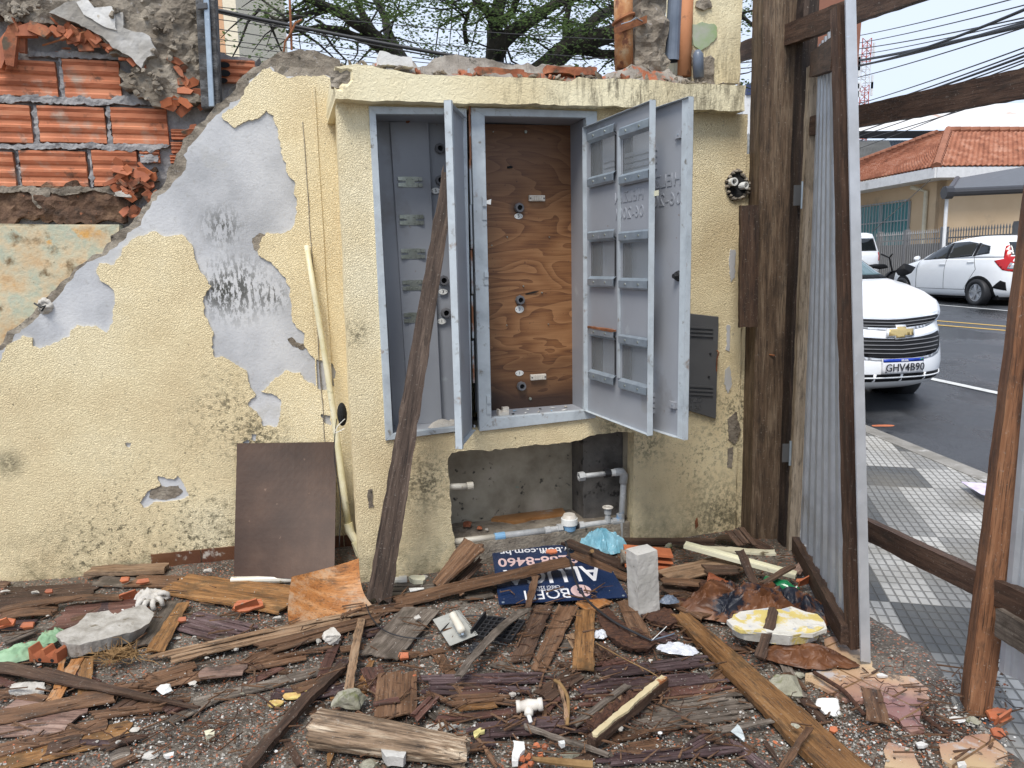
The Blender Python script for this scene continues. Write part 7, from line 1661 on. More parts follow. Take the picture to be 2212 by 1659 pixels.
# plastic fork
c = gr('B', 1040, 520, .04); bm = B_(); pF = Pl(c, V((-1, -.25, 0)), V((.25, -1, 0)))
bm = B_(); f = [(-.012, -.012), (.010, -.013), (.016, -.011)]
quadbox(bm, pF, [(-.03, -.004), (.0, -.011), (.0, .011), (-.03, .005)], .0, .003)
for k in range(4): y = -.0095+k*.0063; quadbox(bm, pF, [(-.001, y-.0022), (.032, y*1.5-.001), (.032, y*1.5+.001), (-.001, y+.0022)], .0, .003)
tag(settle(obj('plastic_fork', bm, M['white'])), 'head of a white plastic fork in front of the housing', 'fork')
# white chipped chunk
rock('A', 1050, 1150, 105, 90, M['white'], 'white chipped ceramic chunk on the pointed strip', 51, z=.05, flat_=.6, name='ceramic_chunk', cat='ceramic', rough=.06)
# glove
gc = gr('A', 970, 610, .04); gl = empty('work_glove', gc, 'crumpled off-white knitted glove', 'glove')
bm = crumple(Matrix.Translation(gr('A', 965, 575, .035)), .072, .050, .048, 21, 30, 4.0); obj('palm', bm, M['cloth'], gl, smooth=True)
for k, (x, y, a) in enumerate(((898, 618, -2.0), (932, 624, -1.7), (978, 620, -1.3), (1018, 598, -.6), (1046, 560, .3))):
    p = gr('A', x, y, .05); d = V((math.cos(a), math.sin(a), 0)); s = V((-d.y, d.x, 0)); bm = B_()
    tube(bm, [p-d*.022+V((0, 0, .008)), p+V((0, 0, .014)), p+d*.014+V((0, 0, .006)), p+d*.016+s*.004-V((0, 0, .010)), p+d*.004-V((0, 0, .016))], [.0115, .0112, .0105, .009, .007], 10); obj('finger', bm, M['cloth'], gl, smooth=True)
# rags, bags, film
tag(obj('green_rag', crumple(Matrix.Translation(gr('A', 120, 945, .03))@Matrix.Rotation(.5, 4, 'Z'), .10, .055, .045, 31, 30, 5), M['greencloth'], smooth=True), 'pale green rag crumpled at the far left', 'rag')
tag(obj('green_cord_bundle', crumple(Matrix.Translation(gr('A', 330, 830, .03)), .045, .055, .04, 33, 20, 6), M['greencloth'], smooth=True), 'twisted grey green cord bundle right of the pale green rag', 'cord')
tag(obj('blue_bag', crumple(Matrix.Translation(gr('C', 765, 262, .02))@Matrix.Rotation(-.1, 4, 'Z'), .120, .07, .11, 41, 40, 7), M['bluebag'], smooth=False), 'light blue crumpled plastic bag below the gate valve', 'bag')
bm = B_(); tube(bm, [gr('C', 685, 285, .03), gr('C', 700, 275, .23)], .008, 8); tag(settle(obj('cane', bm, M['roots'])), 'yellow brown stick standing in front of the light blue bag', 'stick')
def film(reg, x, y, sx, sy, h, seed, m, name, label, cat, rot=0.0, fold=6, z=.02, n=64):
    o = obj(name, crumple(Matrix.Translation(gr(reg, x, y, z))@Matrix.Rotation(rot, 4, 'Z'), sx, sy, h, seed, n, fold), M[m], smooth=False); tag(o, label, cat); return o
film('C', 1640, 640, .25, .14, .12, 51, 'brownfilm', 'plastic_sheet', 'large heap of crumpled brown plastic sheet behind the flaking slab', 'plastic sheet', -.1, 7)
film('C', 2010, 660, .15, .10, .09, 52, 'brownfilm', 'plastic_sheet', 'brown plastic sheet end spread beside the gate', 'plastic sheet', -.5, 5)
film('D', 760, 960, .16, .07, .05, 53, 'brownfilm', 'plastic_sheet', 'dark brown plastic film under the flaking slab', 'plastic sheet', -.2, 6)
film('C', 1240, 910, .075, .03, .03, 54, 'clearbag', 'plastic_film', 'milky clear plastic film beside the grey cable end', 'plastic', -.25, 6, .035, 30)
film('C', 1190, 600, .04, .022, .03, 55, 'pvcblue', 'cord_loop', 'small grey knotted plastic loop right of the block', 'plastic', 0, 6, .06, 16)
film('C', 750, 810, .035, .03, .02, 56, 'clearbag', 'foil_scrap', 'shiny foil scrap right of the ochre speckled board', 'foil', 0, 6, .02, 14)
# bottle
a, b = gr('D', 500, 475, .045), gr('D', 735, 530, .045); d = (b-a).normalized(); L = (b-a).length; bo_ = empty('bottle', a, 'green plastic bottle lying beside the gate leaf', 'bottle')
bm = B_(); tube(bm, [a+d*L*t for t in (0, .03, .35, .45, .60, .78, .86, .95)], [.020, .031, .031, .028, .032, .016, .013, .013], 16); obj('body', bm, M['bottle'], bo_, smooth=True)
bm = B_(); tube(bm, [a+d*L*.87, a+d*L*.90], .0165, 14); obj('neck_ring', bm, M['white'], bo_)
# cream trims, cables, roots
a, b = gr('C', 1290, 245, .10), gr('C', 2000, 440, .05); ctm = empty('cream_trim', (a+b)/2, 'long cream metal trim lying across the heap', 'trim'); X = (b-a).normalized(); Y = V((-X.y, X.x, 0)); bm = B_()
for (y0_, y1_, z0_, z1_) in ((-.018, .018, .010, .013), (-.018, -.015, -.004, .010), (.015, .018, -.004, .020), (.003, .006, .013, .017)):
    hexa(bm, [a+Y*y0_+V((0, 0, z0_)), b+Y*y0_+V((0, 0, z0_)), b+Y*y1_+V((0, 0, z0_)), a+Y*y1_+V((0, 0, z0_)), a+Y*y0_+V((0, 0, z1_)), b+Y*y0_+V((0, 0, z1_)), b+Y*y1_+V((0, 0, z1_)), a+Y*y1_+V((0, 0, z1_))])
obj('channel', bm, M['cream'], ctm)
S('C', 1400, 262, 1885, 285, 26, .11, 'creamgrime', 'chipped cream trim behind the long cream metal trim', name='cream_trim', cat='trim', th=.01, rag=(.03, .02))
def cable(pts, r, m, label, name='cable', cat='cable'):
    pp = [V(p) for p in pts]; o_ = []
    for i in range(len(pp)-1):
        p0, p1, p2, p3 = pp[max(i-1, 0)], pp[i], pp[i+1], pp[min(i+2, len(pp)-1)]
        for q in range(6):
            t = q/6; o_.append(.5*((2*p1)+(p2-p0)*t+(2*p0-5*p1+4*p2-p3)*t*t+(3*p1-p0-3*p2+p3)*t**3))
    o_.append(pp[-1]); bm = B_(); tube(bm, o_, r, 8); o = settle(obj(name, bm, M[m], smooth=True)); tag(o, label, cat); return o
C_ = lambda pts, z=.05: [gr('C', x, y, z) for x, y in pts]
cable([gr('C', 530, 215, .16), gr('C', 560, 330, .12), gr('C', 600, 480, .09), gr('C', 680, 600, .06), gr('C', 830, 720, .055), gr('C', 980, 800, .05), gr('C', 1075, 845, .05)], .0048, 'rubber', 'thick black cable crossing the sign down to the milky film')
cable(C_([(1075, 845), (1130, 830), (1200, 810), (1225, 800)]), .0028, 'pvcblue', 'grey cable end branching at the milky film')
cable(C_([(1085, 840), (1150, 780), (1175, 755)], .06), .0016, 'white', 'white wire sticking up at the milky film', 'wire', 'wire')
B_l = lambda pts, z=.045: [gr('B', x, y, z) for x, y in pts]
cable(B_l([(715, 615), (750, 700), (830, 780), (940, 820), (1050, 832), (1140, 828)]), .0025, 'rubber', 'thin dark cable from the leaning timber foot to the trowel')
cable(B_l([(1180, 800), (1300, 700), (1480, 690), (1620, 720), (1650, 800)], .04), .0028, 'rubber', 'black cable looping around the black grating')
cable(B_l([(1320, 885), (1400, 880), (1520, 860), (1620, 875)], .05), .0028, 'rubber', 'black cable along the near side of the black grating')
cable([gr('D', 820, 1050, .03), gr('D', 920, 1110, .04), gr('D', 1010, 1170, .03), gr('D', 1080, 1250, .025), gr('D', 1140, 1320, .02)], .007, 'fibre', 'dark bent root crossing the pinkish floor tiles', 'root', 'root')
cable([gr('D', 1520, 1330, .02), gr('D', 1600, 1390, .03), gr('D', 1690, 1450, .02)], .007, 'fibre', 'short dark root on the ground in the lower right', 'root', 'root')
cable([gr('A', 1640, 1185, .02), gr('A', 1700, 1230, .025), gr('A', 1750, 1270, .02)], .003, 'fibre', 'dark twig on the gravel near the bottom left', 'twig', 'twig')
cable([gr('C', 720, 860, .04), gr('C', 900, 960, .06), gr('C', 1060, 1040, .06), gr('C', 1130, 1085, .07)], .002, 'roots', 'thin pale root arching above the purplish boards', 'root', 'root')
cable([gr('C', 540, 1385, .04), gr('C', 545, 1220, .06), gr('C', 500, 1130, .06), gr('C', 460, 1100, .05)], .006, 'roots', 'bent jointed cane right of the ceramic tee', 'cane', 'cane')
bm = B_(); tube(bm, [gr('C', 320, 1600, .03), gr('C', 450, 1615, .045), gr('C', 700, 1640, .03)], [.006, .010, .012], 8); tag(settle(obj('cane', bm, M['roots'])), 'reddish cane stalk at the bottom beside the brick bits', 'cane')
cable([at(727, 905, 3.35), at(722, 985, 3.33), at(735, 1080, 3.3), at(733, 1180, 3.28)], .0022, 'rubber', 'thin dark wire hanging beside the hardboard sheet', 'wire', 'wire')
cable([at(745, 905, 3.30), at(730, 920, 3.26), at(724, 935, 3.26), at(745, 925, 3.27)], .0016, 'white', 'pale wires coming out of the hole in the housing side', 'wire', 'wire')
# dry roots tuft
rnd = random.Random(9); bm = B_(); c = gr('A', 770, 950, .04)
for k in range(90):
    a = rnd.uniform(0, 6.28); L = rnd.uniform(.04, .13); p = c+V((rnd.gauss(0, .035), rnd.gauss(0, .015), 0)); d = V((math.cos(a), math.sin(a)*.5, rnd.uniform(.1, .9))); pts = []
    for i in range(6): pts.append(p.copy()); d = (d+V((rnd.gauss(0, .3), rnd.gauss(0, .3), rnd.gauss(-.1, .3)))).normalized(); p = p+d*L/6; p.z = max(p.z, .03)
    tube(bm, pts, [.0022, .002, .0018, .0015, .0012, .0008], 4)
b_ = rock_bm(.06, .035, .03, 4, 14, 3, .3); bmesh.ops.transform(b_, matrix=Matrix.Translation(c+V((0, 0, .01))), verts=b_.verts); me = bpy.data.meshes.new('t'); b_.to_mesh(me); b_.free(); bm.from_mesh(me); bpy.data.meshes.remove(me)
tag(settle(obj('dry_roots', bm, M['roots'])), 'tangled tuft of dry yellow brown roots in front of the big pale slab', 'roots')
# leaves on the gravel
M['leaf_dead'] = mat('yellowing_leaf', [(.52, .30, .12), (.62, .50, .16)], scale=30, rough=.6)
for k, (x, y, lb) in enumerate(((1860, 1205, 'pale orange fallen leaf left of the nearly black stick'), (1930, 1165, 'yellow green fallen leaf farther from the bottom, left of the stick'), (1758, 1250, 'small yellow fallen leaf on the gravel'), (2020, 1500, 'dark dead leaf at the bottom left of the log'))):
    pl = Pl((0, 0, 0), V((1, 0, 0)), V((0, 1, 0))); r_ = .022; bm = sheet(pl, jag([(r_*math.cos(a_)*1.3, r_*math.sin(a_)*.8) for a_ in [q*math.pi/5 for q in range(10)]], .005, .01, k), c0=0, c1=.0012, grid=.01, disp=lambda a, b: .006*N((a, b, k), 40)+.004)
    o = obj('fallen_leaf', bm, M['leaf_dead'], None, Matrix.Translation(gr('A', x, y, .014))); tag(o, lb, 'leaf')
# litter on the recess floor
zR = zf
for k, (x, y, s_, mm, lb) in enumerate(((1006, 1108, .035, 'shard', 'red brick piece on the recess floor'), (1020, 1112, .028, 'stone', 'grey broken bit beside the red brick piece in the recess'), (1010, 1136, .040, 'brickdark', 'heap of dark red brick crumbs in the recess'), (1036, 1143, .022, 'shard', 'pointed red shard standing in the recess'), (1050, 1146, .018, 'stone', 'small stone behind the recess pipe'), (1193, 1086, .018, 'cream', 'cream plug on the recess floor'), (1174, 1083, .016, 'cream', 'small cream bit at the back of the recess'), (1136, 1085, .020, 'brickdark', 'small dark red bit at the back of the recess'), (1228, 1078, .05, 'stone', 'pale flat board end at the back of the recess'))):
    p = gnd(x, y, zR+.01); b_ = rock_bm(s_, s_*.7, s_*.45, k+300, 12, 2, .2); o = obj('recess_litter', b_, M[mm], None, Matrix.Translation(p+V((0, 0, s_*.25)))@Matrix.Rotation(k, 4, 'Z')); tag(o, lb, 'rubble')
# rubble scattered everywhere: countable middle-size stones with their own labels
rnd = random.Random(2024)
KN = {'stone': 'pale rubble chunk', 'plasterchunk': 'white plaster chunk', 'shard': 'orange clay chip', 'stonemoss': 'dull green stone'}
for (rg, x0, y0, x1, y1, n) in (('A', 900, 1250, 1500, 1600, 14), ('A', 40, 560, 1000, 1250, 12), ('A', 1100, 780, 2150, 1200, 12), ('B', 600, 700, 2100, 1659, 22), ('C', 200, 560, 2000, 1659, 30), ('D', 900, 1150, 2100, 1640, 24), ('A', 0, 1480, 900, 1659, 8), ('B', 1400, 1450, 2100, 1640, 12), ('D', 300, 300, 1100, 800, 8), ('D', 1200, 760, 1700, 1000, 3)):
    for _ in range(n):
        x, y = rnd.uniform(x0, x1), rnd.uniform(y0, y1); k = rnd.choice(['stone', 'stone', 'plasterchunk', 'shard', 'stonemoss']); s_ = rnd.uniform(16, 42)
        rock(rg, x, y, s_, s_*rnd.uniform(.6, .9), M[k], autolabel(KN[k], rg, x, y), rnd.randint(1, 9999), z=rnd.uniform(.005, .03), name='rubble_stone' if k != 'shard' else 'clay_chip', group='loose rubble stones', sub=2, n=12)
# white crumbs row and gravel as uncountable stuff
def gravel(name, m, n, sizes, zones, label, seed, zt=(.0, .012)):
    rnd = random.Random(seed); V_, F_ = [], []; base = []
    for q in range(6):
        b_ = B_()
        for i in range(9):
            z = rnd.uniform(-1, 1); t = rnd.uniform(0, 6.28); r = math.sqrt(1-z*z); b_.verts.new((r*math.cos(t), r*math.sin(t), z*.7))
        bmesh.ops.convex_hull(b_, input=b_.verts); b_.verts.ensure_lookup_table(); b_.verts.index_update(); base.append(([v.co.copy() for v in b_.verts], [[v.index for v in f.verts] for f in b_.faces])); b_.free()
    tot = sum(z_[5] for z_ in zones)
    for z_ in zones:
        rg, x0, y0, x1, y1, w_ = z_
        for _ in range(int(n*w_/tot)):
            p = gr(rg, rnd.uniform(x0, x1), rnd.uniform(y0, y1)); s = rnd.uniform(*sizes)*rnd.choice([.6, .8, 1, 1.3]); a = rnd.uniform(0, 6.28); ca_, sa_ = math.cos(a)*s, math.sin(a)*s; vs, fs = rnd.choice(base); o = len(V_); zz_ = lotz(p.x, p.y)+rnd.uniform(*zt)
            for v in vs: V_.append((p.x+v.x*ca_-v.y*sa_, p.y+v.x*sa_+v.y*ca_, zz_+v.z*s))
            for f in fs: F_.append([i+o for i in f])
    me = bpy.data.meshes.new(name); me.from_pydata(V_, [], F_); o = link(name, me, m); tag(o, label, 'gravel', kind='stuff'); return o
ZALL = [('A', -60, 480, 2187, 1700, 5), ('B', 560, 500, 2187, 1700, 4), ('C', 700, 450, 2300, 1700, 5), ('D', 900, 1100, 2050, 1659, 3)]
gravel('grey_gravel', M['stone'], 6500, (.002, .0055), ZALL, 'grey gravel and grit covering the yard', 1)
gravel('dark_gravel', M['dirt'], 3500, (.002, .006), ZALL, 'dark wet grit covering the yard', 2)
gravel('clay_crumbs', M['shard'], 1100, (.002, .005), ZALL+[('D', 1000, 1300, 2000, 1659, 3), ('C', 1250, 1180, 1500, 1320, 1), ('A', 0, 1500, 500, 1659, 1)], 'orange clay crumbs sprinkled over the yard', 3)
gravel('grit_on_boards', M['stone'], 2200, (.0012, .0032), ZALL, 'fine pale grit lying on top of the broken boards', 5, (.014, .036))
gravel('plaster_crumbs', M['plasterchunk'], 1000, (.002, .005), ZALL+[('A', 700, 1270, 1120, 1400, 3), ('D', 1000, 1300, 2000, 1659, 2)], 'white plaster crumbs sprinkled over the yard', 4)
# ================================================================ THE STREET: cars, house, fence, far buildings, tree, wires
M['carpaint'] = mat('white_car_paint', [(.84, .85, .86), (.87, .88, .89)], rough=.16, bump=.0, spec=.6)
M['carglass'] = flat('dark_car_glass', (.012, .015, .017), .06, bump=.0, spec=.8)
M['windscreen'] = flat('windscreen_glass', (.10, .16, .17), .05, bump=.0, spec=.9)
M['chrome'] = flat('chrome_trim', (.70, .71, .73), .28, .4, bump=0)
M['carblack'] = flat('black_trim', (.009, .009, .010), .6, bump=0, spec=.2)
M['lampred'] = flat('red_tail_lamp', (.45, .010, .012), .15, bump=0)
M['lampclear'] = flat('clear_lamp', (.45, .47, .50), .1, .3, bump=0)
M['alloy'] = flat('alloy_wheel', (.45, .46, .48), .3, .7, bump=0)
M['gold'] = flat('gold_emblem', (.62, .46, .20), .25, .6, bump=0)
M['fencegrey'] = flat('grey_painted_fence', (.17, .17, .175), .55)
class Car:
    """body given as plan outlines stacked by height: z -> front x, rear x, half width, front roundness"""
    def __init__(s, o, fwd, tab, n=3.4, dn=0.0):
        s.tab = tab; s.n = n; s.dn = dn; f = V(fwd).normalized(); s.m = Matrix((f, V((-f.y, f.x, 0)), V((0, 0, 1)))).transposed().to_4x4(); s.m.translation = o
    def nz(s, z): return s.n+max(0, min(1, (z-.85)/.35))*s.dn
    def row(s, z):
        t = s.tab
        if z <= t[0][0]: return t[0][1:]
        for a, b in zip(t, t[1:]):
            if z <= b[0]:
                k = (z-a[0])/(b[0]-a[0]); return tuple(p+(q-p)*k for p, q in zip(a[1:], b[1:]))
        return t[-1][1:]
    def side(s, x, z, e=0.0, sg=1):
        xf, xr, w = s.row(z); xc, L = (xf+xr)/2, (xf-xr)/2; q = min(.9999, abs((x-xc)/L)); return V((x, sg*(w*(1-q**s.nz(z))**(1/s.nz(z))+e), z))
    def front(s, y, z, e=0.0, sg=1):
        xf, xr, w = s.row(z); xc, L = (xf+xr)/2, (xf-xr)/2; q = min(.9999, abs(y/w)); return V((xc+sg*(L*(1-q**s.nz(z))**(1/s.nz(z))+e), y, z))
    def body(s, zs, par, name='body', m=None, seg=96):
        bm = B_(); rings = []
        for z in zs:
            xf, xr, w = s.row(z); xc, L = (xf+xr)/2, (xf-xr)/2; r = []
            for k in range(seg):
                a = 2*math.pi*k/seg; c, d = math.cos(a), math.sin(a); e = 2/s.nz(z)
                r.append(bm.verts.new(s.m@V((xc+L*math.copysign(abs(c)**e, c), w*math.copysign(abs(d)**e, d), z))))
            rings.append(r)
        for a, b in zip(rings, rings[1:]):
            for k in range(seg): bm.faces.new((a[k], a[(k+1) % seg], b[(k+1) % seg], b[k]))
        bm.faces.new(rings[-1]); bm.faces.new(rings[0]); return obj(name, bm, m or M['carpaint'], par, smooth=True)
    def patch(s, name, kind, poly, m, par, e=.006, sg=1, grid=.05, th=.008):
        vs, F = tri2d(jag(poly, 0, .04), (), grid); bm = B_(); fn = s.side if kind == 'side' else s.front
        u = sorted({i for f in F for i in f})
        top = {i: bm.verts.new(s.m@fn(vs[i].x, vs[i].y, e, sg)) for i in u}; bot = {i: bm.verts.new(s.m@fn(vs[i].x, vs[i].y, e-th, sg)) for i in u}; ed = {}
        for f in F:
            bm.faces.new([top[i] for i in f]); bm.faces.new([bot[i] for i in reversed(f)])
            for i in range(len(f)): ed[(f[i], f[(i+1) % len(f)])] = 1
        for (i, j) in ed:
            if (j, i) not in ed: bm.faces.new((top[i], top[j], bot[j], bot[i]))
        return obj(name, bm, m, par, smooth=True)
def wheel(car, x, z, r, sg, w, par, arch=True):
    y = sg*(w); t = car.m.to_3x3()@V((0, sg, 0)); c = car.m@V((x, y-sg*.19, z)); bm = B_()
    R_ = [(r*.62, 0), (r*.95, 0), (r, .03), (r, .17), (r*.95, .20), (r*.66, .195), (r*.64, .17)]
    tt = t.normalized(); up = V((0, 0, 1)); xx = tt.cross(up).normalized(); L = []
    for (rr_, d) in R_: L.append([bm.verts.new(c+tt*d+(xx*math.cos(2*math.pi*k/40)+up*math.sin(2*math.pi*k/40))*rr_) for k in range(40)])
    for a, b in zip(L, L[1:]):
        for k in range(40): bm.faces.new((a[k], a[(k+1) % 40], b[(k+1) % 40], b[k]))
    wh_ = empty('wheel', c+tt*.1); wh_.parent = par; wh_.matrix_parent_inverse = parent_world(par).inverted()
    obj('tyre', bm, M['rubber'], wh_, smooth=True); bm = B_()
    ring(bm, c+tt*.15, tt, r*.58, r*.655, .03, 36); 
    for k in range(5):
        for dd in (-.13, .13):
            a = 2*math.pi*k/5+dd; a2 = a+.18; p0 = c+tt*.165+(xx*math.cos(a)+up*math.sin(a))*r*.12; p1 = c+tt*.172+(xx*math.cos(a2)+up*math.sin(a2))*r*.60; tube(bm, [p0, p1], [.020, .015], 6)
    tube(bm, [c+tt*.14, c+tt*.185], r*.17, 16); obj('rim', bm, M['alloy'], wh_)
    bm = B_(); tube(bm, [c+tt*.12, c+tt*.13], r*.60, 30); obj('brake_disc', bm, M['carblack'], wh_)
def onroad(x, y):
    z = 0.0
    for _ in range(25): p = gnd(x, y, z); z = tz(p.y)
    return p
# ---- parked van-like car facing us
fwdS = V((.208, -.978, 0)); pc_ = at(1951, 790, 6.4); gzS = pc_.z-.50
ZS = lambda z: z if z < .565 else .565+(z-.565)*1.30
S1 = [(.27, -.20, -4.3, .84), (.32, -.06, -4.34, .90), (.38, .0, -4.36, .93), (.50, .01, -4.36, .95)]+[(ZS(z), a, b, w_*1.08) for z, a, b, w_ in [(.62, -.01, -4.36, .88), (.74, -.06, -4.36, .88), (.84, -.13, -4.35, .87), (.92, -.26, -4.34, .86), (.98, -.46, -4.34, .84), (1.03, -.72, -4.33, .82), (1.07, -1.0, -4.3, .80)]]+[(1.27, -1.08, -4.28, .83), (1.45, -1.40, -4.2, .76), (1.60, -1.85, -4.1, .68), (1.68, -2.2, -4.0, .62), (1.72, -2.8, -3.7, .50)]
spi = empty('parked_car', V((pc_.x, pc_.y, gzS)), 'white people carrier with a double black grille parked at the kerb', 'car')
c1 = Car(V((pc_.x, pc_.y, gzS))-fwdS.normalized()*0.02, fwdS, S1, 2.8, 2.6)
c1.body([.27, .29, .32, .35, .38, .44, .5]+[ZS(z) for z in (.56, .62, .68, .74, .79, .84, .88, .92, .95, .98, 1.005, 1.03, 1.05, 1.07)], spi, 'body')
c1.body([1.2215, 1.24, 1.27, 1.33, 1.39, 1.45, 1.52, 1.60, 1.65, 1.68, 1.72], spi, 'cabin')
F = lambda nm, poly, m, e=.006, par=spi, **k: c1.patch(nm, 'front', [(x, ZS(z)) for x, z in poly], M[m], par, e, grid=.04, **k)
def smooth_poly(p, n=3):
    for _ in range(n):
        q = []
        for i in range(len(p)):
            a, b = p[i], p[(i+1) % len(p)]; q += [(a[0]*.75+b[0]*.25, a[1]*.75+b[1]*.25), (a[0]*.25+b[0]*.75, a[1]*.25+b[1]*.75)]
        p = q
    return p
up_g = smooth_poly([(-.53, .805), (-.58, .838), (-.30, .828), (0, .815), (.30, .828), (.58, .838), (.53, .805), (.35, .778), (0, .762), (-.35, .778)], 1)
F('grille_surround', [(x*1.08, .797+(z-.797)*1.65) for x, z in up_g], 'chrome', .004)
ug = F('upper_grille', up_g, 'carblack', .008)
lo_g = smooth_poly([(-.56, .68), (-.57, .73), (-.3, .705), (0, .690), (.3, .705), (.57, .73), (.56, .68), (.45, .60), (.28, .572), (0, .562), (-.28, .572), (-.45, .60)], 1)
F('grille_surround', [(x*1.08, .648+(z-.648)*1.26) for x, z in lo_g], 'chrome', .004); lg_ = F('lower_grille', lo_g, 'carblack', .008)
for k in range(4):
    z = ZS(.596+k*.027); wd_ = .40+.035*k; c1.patch('grille_bar', 'front', [(-wd_, z+.012), (0, z-.006), (wd_, z+.012), (wd_, z+.020), (0, z+.002), (-wd_, z+.020)], M['fencegrey'], lg_, .014, grid=.05)
for k in range(2): c1.patch('grille_bar', 'front', [(x_, ZS(z_+k*.022)) for x_, z_ in ((-.48, .79), (0, .772), (.48, .79), (.48, .796), (0, .778), (-.48, .796))], M['fencegrey'], ug, .014, grid=.05)
bow = [(-.12, .715), (-.05, .715), (-.05, .70), (.035, .70), (.035, .715), (.12, .715), (.14, .757), (.065, .757), (.065, .772), (-.02, .772), (-.02, .757), (-.10, .757)]
F('emblem_rim', [(x*1.14+.0, .735+(z-.735)*1.3) for x, z in bow], 'chrome', .020, th=.02); F('emblem', bow, 'gold', .026, th=.02)
pl_ = F('number_plate', [(-.20, .435), (.20, .435), (.20, .565), (-.20, .565)], 'signwhite', .030, th=.024)
c1.patch('plate_band', 'front', [(-.20, .537), (.20, .537), (.20, .565), (-.20, .565)], mat('plate_blue', [(.012, .05, .40)], rough=.4), pl_, .032, grid=.05)
fm = c1.m.to_3x3(); mp_ = Matrix((fm@V((0, 1, 0)), V((0, 0, 1)), fm@V((1, 0, 0)))).transposed().to_4x4(); pf_ = c1.m@c1.front(0, .50, .036)
def ptext(s, size, y, z, m, **k): t_ = mp_.copy(); t_.translation = c1.m@(c1.front(0, z, .0375)+V((0, y, 0))); return text(s, size, t_, M[m], pl_, 'plate_lettering', .0008, **k)
ptext('GHV4B90', .092, .0, .487, 'inkblack', sx=1.02, bold=.001); ptext('BRASIL', .024, .0, .550, 'signwhite', bold=.0005); ptext('BR', .022, -.185, .452, 'inkblack')
F('plate_flag', [(.165, .543), (.192, .543), (.192, .560), (.165, .560)], 'bottle', .0335, par=pl_)
F('lower_intake', [(-.62, .375), (-.66, .42), (-.45, .43), (.45, .43), (.66, .42), (.62, .375), (.4, .36), (-.4, .36)], 'carblack', .005)
for y in (-.5, -.25, 0, .25, .5): F('intake_rib', [(y-.012, .36), (y+.012, .36), (y+.012, .43), (y-.012, .43)], 'carpaint', .010)
F('intake_blade', [(-.6, .392), (.6, .392), (.6, .404), (-.6, .404)], 'carpaint', .014)
for sg in (-1, 1):
    c1.patch('headlight', 'side', [(-.20, ZS(.70)), (-.30, ZS(.86)), (-.55, ZS(.93)), (-.62, ZS(.90)), (-.50, ZS(.78)), (-.30, ZS(.68))], M['lampclear'], spi, .012, sg, .04, .03)
    c1.patch('side_window', 'side', [(-1.6, 1.28), (-2.4, 1.28), (-2.4, 1.58), (-2.0, 1.58)], M['carglass'], spi, .006, sg)
    b_ = rock_bm(.07, .11, .075, 3, 20, 2, .02); bmesh.ops.transform(b_, matrix=c1.m@Matrix.Translation((-1.2, sg*.98, 1.30)), verts=b_.verts); obj('wing_mirror', b_, M['carblack'], spi, smooth=True)
for sg in (-1, 1):
    hl = F('headlight', [(sg*y, z) for y, z in ((.64, .765), (.74, .75), (.84, .80), (.90, .90), (.86, .93), (.76, .88), (.66, .82))][::sg], 'lampclear', .012); F('lamp_core', [(sg*y, z) for y, z in ((.74, .78), (.80, .79), (.84, .86), (.78, .85))][::sg], 'carglass', .016, par=hl)
c1.patch('windscreen', 'front', [(-.77, 1.262), (.77, 1.262), (.64, 1.57), (-.64, 1.57)], M['windscreen'], spi, .006)
c1.patch('cowl', 'front', [(-.80, 1.225), (.80, 1.225), (.78, 1.265), (-.78, 1.265)], M['carblack'], spi, .004)
for x in (-1.0, -3.5):
    for sg in (-1, 1): wheel(c1, x, .31, .31, sg, .84, spi)
bm = B_(); box(bm, -4.1, -.9, -.7, .7, .16, .30); bmesh.ops.transform(bm, matrix=c1.m, verts=bm.verts); obj('underbody', bm, M['carblack'], spi)
# ---- parked hatchback seen from its left rear
rw = at(2108, 632, 16.6); gzH = rw.z-.29; fw = V((-.14, .99, 0)).normalized(); lf = V((-fw.y, fw.x, 0))
S2 = [(.20, -.12, -3.88, .79), (.30, -.03, -3.96, .835), (.50, .0, -4.0, .85), (.70, -.06, -4.0, .85), (.82, -.22, -3.99, .845), (.90, -.45, -3.97, .83), (.97, -.75, -3.95, .81), (1.04, -1.05, -3.93, .79), (1.16, -1.32, -3.88, .745), (1.30, -1.62, -3.80, .69), (1.42, -2.0, -3.70, .63), (1.49, -2.35, -3.58, .56), (1.53, -2.75, -3.3, .42)]
o2 = V((rw.x, rw.y, gzH))+fw*3.30-lf*.84
hat = empty('hatchback', V((o2.x, o2.y, gzH)), 'white hatchback parked across the street beside the spiked fence', 'car')
c2 = Car(o2, fw, S2, 4.2)
c2.body([.20, .26, .32, .42, .52, .62, .70, .76, .82, .86, .90, .94, .97, 1.0, 1.04], hat, 'body'); c2.body([1.04, 1.1, 1.16, 1.23, 1.30, 1.36, 1.42, 1.46, 1.49, 1.515, 1.53], hat, 'cabin')
